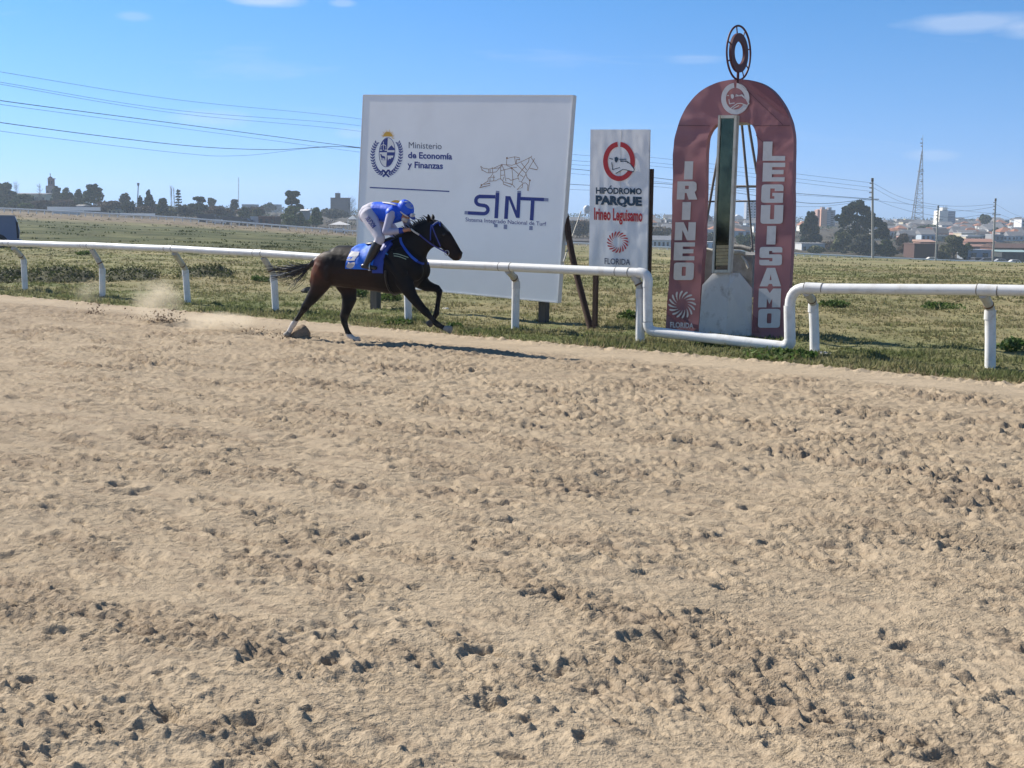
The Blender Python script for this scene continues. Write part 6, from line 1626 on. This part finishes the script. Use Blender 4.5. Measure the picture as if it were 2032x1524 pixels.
for px in (669, 672): part('roof_pole', MB().tube([at(px, 383.5, 621), at(px, 379.5, 621)], .05, 4), m_bark, sb)
wt = thing('water_tower', basept(274, Y=560), 'slim concrete water tower with flared head', 'water tower')
k_ = 560 / FPX; c_ = basept(274.2, Y=560)
part('shaft', MB().tube([c_ - U, at(274.3, 370, 560)], [1.3 * k_, 1.0 * k_], 8), bm((.23, .25, .28)), wt)
part('tank', MB().tube([at(274.3, 370, 560), at(274.3, 367, 560), at(274.3, 363, 560)], [1.0 * k_, 2.2 * k_, 2.5 * k_], 10), bm((.17, .19, .22)), wt)
ms = thing('radio_mast', basept(473, Y=700), 'thin guyed radio mast rising above the low trees', 'mast')
k_ = 700 / FPX; pb, ptp = at(473, 412, 700), at(473.6, 352, 700)
for dx, dy in ((-.6, 0), (.6, 0), (0, .6)):
    part('mast_leg', MB().tube([pb + np.array([dx * k_, dy, 0]), ptp + np.array([dx * k_ * .8, dy, 0])], .07, 4), m_steel, ms)
mb = MB()
for q_ in range(24):
    a = pb + (ptp - pb) * q_ / 24; b_ = pb + (ptp - pb) * (q_ + 1) / 24; s_ = -.6 if q_ % 2 else .6
    mb.tube([a + np.array([s_ * k_, 0, 0]), b_ + np.array([-s_ * k_, 0, 0])], .05, 4)
o = part('bracing', mb, m_steel, ms); o['kind'] = 'stuff'
# vehicles, tents and awnings on the far side
def car(label, px, py, Y, L_, H_, col, kind='car', group='vehicles parked on the far side', yaw=0.0):
    b = basept(px, Y=Y); t_ = thing('parked_' + kind, b, label, kind, group, yaw)
    m = bm(col, .4)
    if kind == 'car':
        pr = [(-L_ / 2, 0, .35), (L_ / 2, 0, .35), (L_ / 2, 0, .75), (L_ * .33, 0, .9), (L_ * .18, 0, H_), (-L_ * .25, 0, H_), (-L_ * .42, 0, .95), (-L_ / 2, 0, .85)]
        part('body', MB().prism(pr, (0, 1.7, 0)), m, t_, (0, 0, 0))
        part('window', MB().prism([(L_ * .26, -.02, .95), (L_ * .16, -.02, H_ - .1), (-L_ * .22, -.02, H_ - .1), (-L_ * .34, -.02, .97)], (0, .05, 0)), m_glass, t_, (0, 0, 0))
        wx = (-.3, .3)
    else:
        part('body', MB().box((-L_ * .12, 1.2, H_ * .58), (L_ * .72, 2.4, H_ * .78)), m, t_, (0, 0, 0)); part('cab', MB().prism([(L_ * .26, 0, .5), (L_ * .5, 0, .5), (L_ * .5, 0, H_ * .5), (L_ * .42, 0, H_ * .75), (L_ * .26, 0, H_ * .75)], (0, 2.3, 0)), bm(tuple(c_ * 1.3 for c_ in col), .4), t_, (0, 0, 0))
        part('window', MB().box((L_ * .385, -.02, H_ * .6), (L_ * .1, .06, H_ * .18)), m_glass, t_, (0, 0, 0)); wx = (-.38, -.22, .36)
    for f in wx:
        part('wheel', MB().tube([(L_ * f, -.05, .36), (L_ * f, .2, .36)], .36 if kind == 'car' else .5, 10), m_black, t_, (0, 0, 0))
car('dark covered truck parked behind the far rail under the bare scrub', 416, 437, 362, 7.0, 2.6, (.05, .055, .065), 'truck')
car('dark flatbed truck parked left of the small brick house', 466, 440, 362, 9.0, 2.4, (.06, .06, .065), 'truck')
car('long dark lorry tail beside the flatbed truck', 487, 441, 366, 5.5, 2.2, (.10, .10, .11), 'truck')
car('small white car parked in front of the rounded trees', 675, 458, 352, 4.0, 1.45, (.70, .70, .70))
car('white hatchback at the foot of the flatbed truck', 435, 441, 350, 3.8, 1.4, (.62, .62, .62))
car('pale car parked by the second far utility pole', 1853, 520, 348, 4.2, 1.5, (.66, .62, .55))
car('silver car parked under the green-roofed shed', 1990, 526, 352, 4.2, 1.45, (.35, .36, .38))
car('white car parked at the end of the green-roofed shed', 2018, 528, 350, 4.2, 1.45, (.66, .66, .66))
car('dark car beside the third utility pole', 1962, 525, 354, 4.2, 1.45, (.05, .05, .06))
def tent(label, px, ytop, ybase, w, Y, col, legs=True):
    k = Y / FPX; b = basept(px, Y=Y); t_ = thing('tent', b, label, 'tent', 'tents and awnings on the far side'); z1, z0 = zat(px, ytop, Y), zat(px, ybase, Y); W_ = w * k / 2
    mb = MB(); q = [(-W_, 0), (W_, 0), (W_, 2 * W_), (-W_, 2 * W_)]
    mb.add([(b[0] + x_, Y + y_, z0) for x_, y_ in q] + [(b[0], Y + W_, z1)], [(0, 1, 4), (1, 2, 4), (2, 3, 4), (3, 0, 4), (0, 3, 2, 1)]); part('canopy', mb, bm(col), t_)
    for x_, y_ in q: part('pole', MB().tube([(b[0] + x_ * .97, Y + y_ * .97 + .05, b[2] - .2), (b[0] + x_ * .97, Y + y_ * .97 + .05, z0)], .06, 5), m_rail2, t_)
tent('white peaked tent beside the billboard edge', 699, 427, 435, 18, 368, (.76, .74, .70))
tent('low white awning behind the small white car', 672, 439, 446, 38, 364, (.66, .64, .62))
tent('small white tent at the billboard edge behind the dark brace', 1121, 478, 486, 12, 352, (.72, .72, .72))
# ---- buildings on the right
building('long white wall with grey roof seen between sign and arch', 1270, 1346, 476, 494, 368, white_, (.20, .21, .24), 'gable', 9, 8, (9, 1))
building('low dark-roofed shed between billboard and sign', 1136, 1176, 478, 487, 380, (.20, .17, .15), (.10, .09, .09), 'gable', 8, 4)
building('white hut with small window seen through the arch', 1394, 1424, 481, 497, 372, (.55, .62, .66), (.6, .6, .6), 'flat', 6, 3, (2, 1))
building('pink gabled house on the slope seen through the arch', 1395, 1414, 434, 449, 640, (.45, .30, .26), (.22, .12, .12), 'front', 10, 9, (2, 2))
building('white gabled cottage on the skyline seen through the arch', 1456, 1474, 431, 437, 760, (.74, .72, .68), (.62, .62, .62), 'front', 8, 5)
building('slim grey tower block seen through the arch', 1480, 1500, 402, 446, 800, (.33, .36, .42), None, 'flat', 8, 2, (3, 8), cat='tower block', name='tower_block', group=None)
ab = thing('apartment_block', basept(1645, Y=760), 'tall apartment block with orange end wall and grey balconied front', 'apartment block')
tb_(1628, 1640, 415, 458, 760, 12, bm((.55, .30, .20)), 'end_wall', ab); tb_(1640.2, 1656, 417, 458, 761, 12, bm((.19, .20, .24)), 'front_wall', ab)
tb_(1631, 1637, 411, 415, 762, 5, bm((.30, .24, .24)), 'roof_housing', ab); tb_(1644, 1650, 411.5, 417, 763, 5, bm((.24, .24, .27)), 'roof_housing', ab); tb_(1621, 1628, 416, 452, 764, 8, bm((.40, .26, .22)), 'rear_wing', ab)
for j in range(9): tb_(1641, 1647, 419.5 + j * 4.2, 421.0 + j * 4.2, 760, .9, bm((.38, .38, .42)), 'balcony', ab)
for j in range(9): tb_(1649, 1654, 420 + j * 4.2, 422.2 + j * 4.2, 760.8, .3, m_glass, 'window', ab)
wb = thing('apartment_block', basept(1876, Y=720), 'white apartment block with bright blank end wall left of the skyline tree', 'apartment block')
tb_(1863, 1880, 418, 452, 720, 10, bm((.74, .71, .64)), 'end_wall', wb); tb_(1880.2, 1894, 419, 456, 721, 10, bm((.28, .31, .38)), 'front_wall', wb)  # lit end wall, darker front: the light is put into the wall colours
tb_(1870, 1880, 411.5, 418, 723, 5, bm((.70, .68, .62)), 'roof_housing', wb)
for j in range(7): tb_(1881, 1893, 422.5 + j * 4.6, 424.2 + j * 4.6, 720.3, .8, bm((.45, .47, .52)), 'balcony', wb)
for px in (1872, 1876, 1879): part('antenna', MB().tube([at(px, 411.8, 724), at(px, 407.5, 724)], .07, 4), m_bark, wb)
building('low white house behind the pale olive bush', 1590, 1636, 484, 508, 384, (.50, .50, .50), (.35, .35, .36), 'flat', 9, 2, (4, 1))
building('wide hall with curved white roof above the brick house', 1798, 1880, 467, 478, 560, (.46, .44, .40), (.68, .67, .62), 'barrel', 30, 8, (6, 1), cat='hall', name='hall', group=None)
building('windowless dark brick house behind the far rail', 1813, 1860, 485, 517, 366, (.095, .052, .046), (.12, .07, .06), 'flat', 10, 2, cat='house')
building('pale lean-to roof joined to the dark brick house', 1826, 1858, 480, 490, 377, (.36, .22, .17), (.42, .26, .20), 'lean', 7, 4)
building('blue-grey house with one small window behind the far rail', 1920, 1966, 497, 518, 368, bluew, (.32, .36, .42), 'flat', 9, 2, (2, 1))
building('long terracotta-roofed house above the blue-grey house', 1920, 1974, 480, 492, 420, (.25, .15, .12), (.36, .19, .14), 'gable', 9, 6, (5, 1))
building('second terracotta roof stepping down behind the olive tree', 1918, 1960, 489, 498, 400, (.22, .14, .12), (.30, .17, .13), 'gable', 8, 4)
building('brown brick house with hipped roof at the edge of the town', 1972, 2060, 492, 520, 384, (.13, .06, .045), (.11, .065, .055), 'gable', 12, 8, (5, 1))
building('green-roofed open shed behind the far rail', 1987, 2046, 500, 526, 366, (.05, .06, .065), (.27, .38, .38), 'lean', 8, 3, (6, 1), cat='shed', name='shed', group=None)
building('dark low canopy left of the third utility pole', 1935, 1976, 513, 521, 362, (.03, .035, .05), (.10, .11, .14), 'flat', 5, 1, cat='shed', name='shed', group=None)
building('pale tank house on the skyline beside the lattice mast', 1796, 1803, 435, 447, 780, (.66, .60, .44), None, 'flat', 4)
building('long dark roof on the skyline beneath the lattice mast', 1803, 1846, 440, 449, 800, (.16, .17, .20), (.11, .12, .16), 'gable', 12, 3)
building('white-fronted block cut by the frame edge on the skyline', 2026, 2044, 436, 462, 640, (.70, .70, .70), None, 'flat', 10, 2, (2, 4))
ch = thing('chimney_stack', basept(1973, Y=480), 'slim white chimney left of the third utility pole', 'chimney')
part('shaft', MB().tube([basept(1969, Y=480), at(1971, 458, 480)], [.5, .32], 8), bm((.60, .58, .56)), ch)
# hillside houses
walls_ = {'white': (.66, .65, .62), 'cream': (.52, .46, .34), 'grey': (.30, .30, .31), 'pink': (.44, .28, .24), 'pale blue': (.42, .48, .54)}
roofs_ = {'flat pale': ((.46, .46, .46), 'flat'), 'grey pitched': ((.20, .20, .21), 'gable'), 'terracotta': ((.30, .14, .09), 'hip'), 'dark': ((.09, .085, .09), 'gable')}
r = np.random.default_rng(21); n_h = 0
spots = [(r.uniform(1735, 2045), r.uniform(443, 481)) for _ in range(150)] + [(r.uniform(1275, 1345), r.uniform(440, 466)) for _ in range(16)] + [(r.uniform(1392, 1512), r.uniform(440, 474)) for _ in range(30)] + [(r.uniform(1140, 1172), r.uniform(440, 470)) for _ in range(5)] + [(r.uniform(1570, 1600), r.uniform(445, 480)) for _ in range(4)]
for px, pyb in sorted(spots, key=lambda q_: q_[1]):
    p = tg(px, pyb); Y = float(p[1])
    if Y < 400: continue
    wn = list(walls_)[int(r.choice(5, p=[.42, .2, .2, .1, .08]))]; rn = list(roofs_)[int(r.choice(4, p=[.35, .3, .2, .15]))]
    w = r.uniform(4, 8.5) * FPX / Y ; hpx = r.uniform(2.2, 3.4) * FPX / Y
    lvl = 'high on the' if pyb < 453 else ('halfway up the' if pyb < 466 else 'low on the')
    zone = 'next to the first utility pole' if px < 1795 else 'beneath the lattice mast' if px < 1850 else 'under the white apartment block' if px < 1905 else 'under the skyline tree' if px < 1970 else 'past the third utility pole'
    where = lvl + ' hillside ' + zone if px > 1700 else ('on the slope seen past the arch' if px > 1380 else 'on the slope seen between the signs')
    building('%s house, %s roof, %s' % (wn, rn, where), px - w / 2, px + w / 2, pyb - hpx, pyb, Y, walls_[wn], roofs_[rn][0], roofs_[rn][1], r.uniform(6, 10), r.uniform(1.2, 2.2) * FPX / Y, (int(r.integers(2, 4)), 1), group='%s houses with %s roofs %s' % (wn, rn, where))
# white lattice water tank between billboard and sign
wt2 = thing('water_tank', basept(1164, Y=520), 'white tank on lattice legs on the skyline between billboard and sign', 'water tank')
k_ = 520 / FPX
part('tank', MB().tube([at(1165, 424, 520), at(1165, 418, 520), at(1165, 411, 520), at(1165, 407, 520)], [3 * k_, 7 * k_, 7.5 * k_, 2 * k_], 12), bm((.66, .66, .66)), wt2)
for dx in (-5, -2, 3, 6): part('leg', MB().tube([at(1165 + dx * 1.3, 445, 520), at(1165 + dx, 420, 520)], .12, 5), bm((.5, .5, .5)), wt2)
# lattice mast
lm = thing('lattice_mast', basept(1823, Y=820), 'tall steel lattice mast with antennas standing over the town', 'lattice mast')
YM = 820; k_ = YM / FPX
A0, A1 = (1808.5, 440), (1831.5, 440); TP = (1830.5, 300)
def mp_(f, side, dy=0):
    xl = 1808.5 + (1829.2 - 1808.5) * f; xr = 1831.8 + (1831.0 - 1831.8) * f
    y_ = 440 + (300 - 440) * f
    p = at(xl if side == 0 else xr if side == 1 else (xl + xr) / 2, y_, YM); 
    if side == 2: p = p + np.array([0, (xr - xl) * k_ * .8, 0])
    return p
for s_ in range(3): part('mast_leg', MB().tube([mp_(0, s_), mp_(.5, s_), mp_(1, s_)], [.30, .25, .2], 5), m_steel, lm)
mb = MB(); nL = 15
for q_ in range(nL):
    f0, f1 = q_ / nL, (q_ + 1) / nL
    for a, b_ in ((0, 1), (1, 2), (2, 0)):
        mb.tube([mp_(f0, a), mp_(f1, b_)], .11, 4); mb.tube([mp_(f1, a), mp_(f1, b_)], .13, 4)
o = part('bracing', mb, m_steel, lm); o['kind'] = 'stuff'
part('top_spire', MB().tube([at(1830.3, 300, YM), at(1831.5, 268, YM)], [.30, .10], 5), m_steel, lm)
for py, w in ((276, 2), (284, 4), (290, 3.4), (309, 3.6), (316, 3), (336, 4), (345, 3), (360, 3)):
    part('antenna', MB().box(at(1830 + rnd.uniform(-2, 1), py, YM - .8), (w * k_, .5, 2.2 * k_)), m_steel, lm)
tb_(1824, 1834, 339, 340, YM - 1, 4, m_steel, 'platform', lm)
# utility poles and wires
m_pole = mat('pale_concrete_pole', (.36, .34, .31), .9, var=.12, scale=1)
POLE = [(1733, 519, 1731.3, 355, 'first concrete utility pole in front of the dark trees', 222), (1857.5, 519, 1862, 409, 'second utility pole in front of the white apartment block', 325), (1971.5, 525, 1975.8, 395, 'third utility pole near the terracotta roofs', 285)]
PT = []
for bx_, by_, tx_, ty_, lab, Y in POLE:
    b = basept(bx_, Y=Y); tp = at(tx_, ty_, Y); t_ = thing('utility_pole', b, lab, 'utility pole', 'utility poles beyond the infield')
    part('shaft', MB().tube([b - U * .5, tp], [.26, .19], 8), m_pole, t_); part('cap', MB().tube([tp - U * .5, tp + U * .15], .24, 8), m_bark, t_)
    for q_ in range(4):
        part('insulator', MB().tube([tp - U * (.8 + q_ * .85), tp - U * (.8 + q_ * .85) + np.array([-.5, -.1, 0])], .09, 5), m_bark, t_)
    part('bracket', MB().tube([tp - U * 3.7 - np.array([.6, 0, 0]), tp - U * 3.7 + np.array([1.4, 0, 0])], .08, 5), m_bark, t_)
    PT.append(tp)
m_wire = mat('cable', (.07, .10, .14), .6)
def wire(label, pts, r0):
    P = [np.array(at(*p)) for p in pts]; c = crs(P, 10)
    rs = [max(r0, r0 * (p[1] / 100)) for p in c]
    mb = MB().tube(c, rs, 5); p0 = c[0]
    single('overhead_wire', mb, m_wire, p0, label, 'wire', 'overhead wires')
Yw = lambda px: np.interp(px, [-200, 0, 716, 930, 1155, 1310, 1731], [55, 66, 108, 126, 148, 163, 222])
WIRES = [('topmost thin overhead wire left of the billboard', [(-200, 108), (0, 142.5), (360, 199), (718, 236.5), (930, 278), (1155, 308), (1310, 314), (1731, 363)], .011),
         ('second thin overhead wire from the top, upper of a close pair', [(-200, 128), (0, 163), (360, 220), (718, 250), (930, 292), (1155, 320), (1310, 324), (1731, 372)], .011),
         ('third thin overhead wire, lower of the upper close pair', [(-200, 130), (0, 167), (360, 226), (718, 261), (930, 300), (1155, 328), (1310, 331), (1731, 380)], .011),
         ('thick overhead cable running straight down to the billboard edge', [(-200, 166), (0, 199.5), (360, 246.5), (715, 293), (930, 318), (1155, 337), (1310, 354), (1500, 377), (1731, 395)], .021),
         ('thin overhead wire just below the straight thick cable', [(-200, 172), (0, 207), (360, 254.7), (715, 302), (930, 328), (1155, 346), (1310, 361), (1500, 381), (1731, 396)], .011),
         ('thick sagging overhead cable, second lowest at the photo edge', [(-200, 204), (0, 243), (360, 288), (540, 297), (715, 294), (930, 340), (1155, 367), (1310, 364), (1500, 388), (1620, 404), (1731, 394.5)], .021),
         ('lowest sagging thin overhead wire', [(-200, 222), (0, 260), (360, 304), (485, 308.5), (715, 293), (930, 350), (1155, 377), (1310, 371), (1500, 402), (1620, 410), (1731, 397)], .011)]
for lab, pts, r0 in WIRES: wire(lab.replace(' at the photo edge', ''), [(px, py, float(Yw(px))) for px, py in pts], r0)
W2 = [('thin wire sagging from the first to the third pole, upper one', [(1731.5, 363, 222), (1790, 392, 240), (1862, 407, 262), (1920, 409, 274), (1975, 405, 285)]),
      ('thin wire sagging from the first to the third pole, lower one', [(1731.5, 372, 222), (1790, 401, 240), (1862, 416, 262), (1920, 418, 274), (1975, 410, 285)]),
      ('cable sagging low from the first pole to the third pole', [(1731.5, 394, 222), (1780, 412, 238), (1830, 424, 252), (1900, 432, 270), (1975, 422, 285)]),
      ('straight cable from the first pole to the second pole', [(1731.5, 397, 222), (1800, 405, 275), (1861, 411, 325)]),
      ('cable from the second pole to the third pole', [(1861, 411, 325), (1920, 419, 303), (1976, 424, 285)]),
      ('thin wire leaving the third pole towards the frame edge, upper', [(1976, 405, 285), (2010, 424, 270), (2060, 440, 250)]),
      ('cable leaving the third pole towards the frame edge, lower', [(1976, 422, 285), (2010, 436, 270), (2060, 460, 250)])]
for lab, pts in W2: wire(lab.replace(' towards the frame edge', ' away from the town'), pts, .011)
# ---- van at the left edge of the infield
vb = gnd(-28, 497)
van = thing('van', vb, 'blue-grey van parked in the infield at the frame edge behind the rail', 'van')
van.rotation_euler = (0, 0, math.radians(22))
van['label'] = 'blue-grey van parked in the infield beyond the rail, cut off by the picture side'
kv = vb[1] / FPX; Wv = 63 * kv
m_van = mat('van_paint', (0.16, 0.20, 0.31), .35, var=.05, coat=.3)
xr = at(33, 470, vb[1])[0]; zt_ = zat(0, 427, vb[1]); zb_ = zat(0, 484, vb[1]); Lv = 4.2
prof = [(xr - .02, zb_), (xr + .03, (zb_ + zt_) / 2 - .05), (xr - .05, zt_ - .35), (xr - .14, zt_ - .08), (xr - .30, zt_), (xr - Lv * .62, zt_), (xr - Lv * .8, zt_ - .62), (xr - Lv, zt_ - .8), (xr - Lv - .05, zb_)]
part('body', MB().prism([(x_, vb[1], z_) for x_, z_ in prof], (0, 1.65, 0)), m_van, van)
part('roof_edge', MB().box((xr - 1.4, vb[1] - .01, zt_ - .03), (2.5, .05, .06)), mat('van_roof', (.22, .25, .31), .4), van)
part('rear_lamp', MB().prism([(xr - .10, vb[1] - .015, zb_ + .25), (xr - .01, vb[1] - .015, zb_ + .3), (xr - .03, vb[1] - .015, zt_ - .35), (xr - .13, vb[1] - .015, zt_ - .2)], (0, .3, 0)), mat('dark_lamp', (.02, .02, .03), .3), van)
part('bumper', MB().box((xr + .03, vb[1] + .8, zb_ + .08), (.14, 1.6, .22)), mat('bumper_grey', (.10, .11, .13), .5), van)
for dx in (.95, 3.3):
    wh = part('wheel', MB().tube([(xr - dx, vb[1] - .06, .33), (xr - dx, vb[1] + .2, .33)], .33, 20), mat('tyre', (.02, .02, .022), .7) if dx < 1 else MATS['tyre'], van)
    part('rim', MB().tube([(xr - dx, vb[1] - .075, .33), (xr - dx, vb[1] - .05, .33)], .19, 14), m_steel, wh)
    part('wheel_arch', MB().tube([(xr - dx, vb[1] - .012, .36), (xr - dx, vb[1] + .1, .36)], .44, 20), MATS['dark_lamp'], van)
part('window', MB().prism([(xr - .95, vb[1] - .01, zt_ - .75), (xr - 1.9, vb[1] - .01, zt_ - .75), (xr - 1.9, vb[1] - .01, zt_ - .2), (xr - .95, vb[1] - .01, zt_ - .2)], (0, .05, 0)), m_glass, van)
# ================================================================== thrown sand and dust
m_clod = mat('kicked_sand', (0.29, 0.215, 0.145), .95, var=.2, scale=20, bump=.9, bscale=60)
c = gnd(594, 671); mb = MB(); vs_ = []; n1, n2 = 26, 14
for i in range(n2 + 1):
    for j in range(n1):
        a = 2 * math.pi * j / n1; e = math.pi / 2 * i / n2
        d = HF * math.cos(a) * math.cos(e) + HL * math.sin(a) * math.cos(e) + U * math.sin(e)
        rr2 = 1 + .07 * float(fbm(np.array([d[0] * 2.2 + 3]), np.array([d[2] * 2.2 + d[1] * 2.2]), 4)[0])
        vs_.append(c + (HF * math.cos(a) * math.cos(e) * .165 + HL * math.sin(a) * math.cos(e) * .14 + U * math.sin(e) * .22 + HF * .05 * math.sin(e)) * rr2 - U * .02)
for i in range(n2):
    for j in range(n1): mb.f.append([i * n1 + j, i * n1 + (j + 1) % n1, (i + 1) * n1 + (j + 1) % n1, (i + 1) * n1 + j]); mb.mi.append(0); mb.sm.append(True)
mb.v = [tuple(map(float, p)) for p in vs_]
single('sand_clod', mb, m_clod, c, 'domed clod of sand thrown up behind the hind hoof of the horse', 'clod')
def spray(px, py, n, sx_, sz_, label, size=.02):
    c = gnd(px, py); r = np.random.default_rng(int(px)); vs_ = []; fs_ = []
    for q_ in range(n):
        h = abs(r.normal(0, sz_)) * (1 if q_ % 3 else .3); p = c + HF * r.normal(0, sx_) + HL * r.normal(0, sx_ * .6) + U * h; s = size * r.uniform(.4, 1.5); o_ = len(vs_)
        vs_ += [p + s * v for v in (r.normal(0, .25, (6, 3)) + np.array([[1, 0, 0], [-1, 0, 0], [0, 1, 0], [0, -1, 0], [0, 0, .8], [0, 0, -.8]]))]
        fs_ += [tuple(o_ + i for i in f) for f in ((0, 2, 4), (2, 1, 4), (1, 3, 4), (3, 0, 4), (2, 0, 5), (1, 2, 5), (3, 1, 5), (0, 3, 5))]
    mb = MB(); mb.add(vs_, fs_); tag(link('sand_spray', mb.mesh('sand_spray', [m_clod], c), None, c), label, 'sand spray', kind='stuff')
spray(190, 624, 90, .13, .12, 'clods of sand thrown up by the hooves, furthest behind the horse', .014)
spray(330, 640, 170, .20, .13, 'clods of sand thrown up below the dust cloud', .016)
spray(430, 646, 60, .18, .05, 'low splash of sand between dust cloud and horse', .016)
spray(575, 672, 60, .16, .03, 'crumbs of sand flung back from the hind hoof', .014)
spray(520, 664, 70, .22, .07, 'loose sand flying just behind the hind hoof', .012)
spray(268, 634, 60, .16, .10, 'scattered clods of sand between the two dust puffs', .012)
def dust(label, px, py, sx_, sy_, dens):
    c = gnd(px, py + sy_); kd = c[1] / FPX; c = c + U * (sy_ * kd * .9)
    me = MB(); SEG_ = 16
    vs_ = [(c[0] + D[0] * sx_ * kd * math.cos(a) * math.cos(e) + N[0] * .5 * math.sin(a) * math.cos(e), c[1] + D[1] * sx_ * kd * math.cos(a) * math.cos(e) + N[1] * .5 * math.sin(a) * math.cos(e), c[2] + sy_ * kd * math.sin(e)) for e in np.linspace(-1.5, 1.5, 10) for a in np.linspace(0, 6.283, SEG_ + 1)[:-1]]
    me.add(vs_, [(i * SEG_ + j, i * SEG_ + (j + 1) % SEG_, (i + 1) * SEG_ + (j + 1) % SEG_, (i + 1) * SEG_ + j) for i in range(9) for j in range(SEG_)] + [tuple(range(SEG_))[::-1], tuple(9 * SEG_ + j for j in range(SEG_))])
    m = bpy.data.materials.new('dust_air'); m.use_nodes = True; t = m.node_tree; t.nodes.clear()
    o_ = t.nodes.new('ShaderNodeOutputMaterial'); v_ = t.nodes.new('ShaderNodeVolumePrincipled'); v_.inputs['Color'].default_value = (.86, .76, .60, 1); v_.inputs['Anisotropy'].default_value = .3
    tc = t.nodes.new('ShaderNodeTexCoord'); n_ = t.nodes.new('ShaderNodeTexNoise'); n_.inputs['Scale'].default_value = 3.2; n_.inputs['Detail'].default_value = 4
    t.links.new(tc.outputs['Object'], n_.inputs['Vector'])
    g_ = t.nodes.new('ShaderNodeMapping'); g_.inputs['Location'].default_value = (-1, -1, -1); g_.inputs['Scale'].default_value = (2, 2, 2); t.links.new(tc.outputs['Generated'], g_.inputs[0])
    ln = t.nodes.new('ShaderNodeVectorMath'); ln.operation = 'LENGTH'; t.links.new(g_.outputs[0], ln.inputs[0])
    mr = t.nodes.new('ShaderNodeMapRange'); mr.inputs[1].default_value = 1.0; mr.inputs[2].default_value = .25; mr.inputs[3].default_value = 0; mr.inputs[4].default_value = 1; t.links.new(ln.outputs['Value'], mr.inputs[0])
    rm = t.nodes.new('ShaderNodeMapRange'); rm.inputs[1].default_value = .38; rm.inputs[2].default_value = .68; rm.inputs[3].default_value = 0; rm.inputs[4].default_value = dens; t.links.new(n_.outputs['Fac'], rm.inputs[0])
    mu = t.nodes.new('ShaderNodeMath'); mu.operation = 'MULTIPLY'; t.links.new(mr.outputs[0], mu.inputs[0]); t.links.new(rm.outputs[0], mu.inputs[1]); t.links.new(mu.outputs[0], v_.inputs['Density']); t.links.new(v_.outputs[0], o_.inputs['Volume'])
    tag(link('dust_cloud', me.mesh('dust_cloud', [m], c), None, c), label, 'dust cloud', kind='stuff')
dust('pale dust cloud hanging by the third rail post', 312, 590, 60, 50, 3.6)
dust('faint wisp of dust by the second rail post', 178, 574, 36, 30, 0.9)
dust('low trail of dust between the cloud and the horse', 430, 636, 125, 22, 4.0)
# small stones and litter in the turf
m_stone = mat('pale_stone', (.50, .48, .44), .9, var=.15)
for px, py, s, lab in ((884, 617, .06, 'small white stone in the turf under the billboard'), (613, 583, .14, 'dark stone in the turf behind the hind leg'), (244, 491, .07, 'white scrap lying beyond the rail between second and third posts')):
    c = gnd(px, py); mb = MB(); r = np.random.default_rng(int(px)); vs_ = [];
    for i in range(5):
        for j in range(9):
            e = -1.2 + 2.7 * i / 4; a = 6.283 * j / 9; vs_.append(c + np.array([math.cos(a) * math.cos(e) * 1.3, math.sin(a) * math.cos(e), math.sin(e) * .7]) * s * r.uniform(.75, 1.2) + U * s * .4)
    mb.add(vs_, [(i * 9 + j, i * 9 + (j + 1) % 9, (i + 1) * 9 + (j + 1) % 9, (i + 1) * 9 + j) for i in range(4) for j in range(9)] + [tuple(range(36, 45))])
    single('stone', mb, m_stone if px != 613 else m_wood, c, lab, 'stone')
# ================================================================== air
hz = MB().box((0, 0, 18), (5400, 5400, 104))
hm = bpy.data.materials.new('haze_air'); hm.use_nodes = True; t = hm.node_tree; t.nodes.clear()
o_ = t.nodes.new('ShaderNodeOutputMaterial'); v_ = t.nodes.new('ShaderNodeVolumePrincipled'); v_.inputs['Color'].default_value = (.72, .85, 1.0, 1); v_.inputs['Density'].default_value = HAZE; v_.inputs['Anisotropy'].default_value = .2
t.links.new(v_.outputs[0], o_.inputs['Volume'])
if HAZE > 0: tag(link('haze', hz.mesh('haze', [hm])), 'thin blue air haze over the plain', 'haze', kind='stuff')
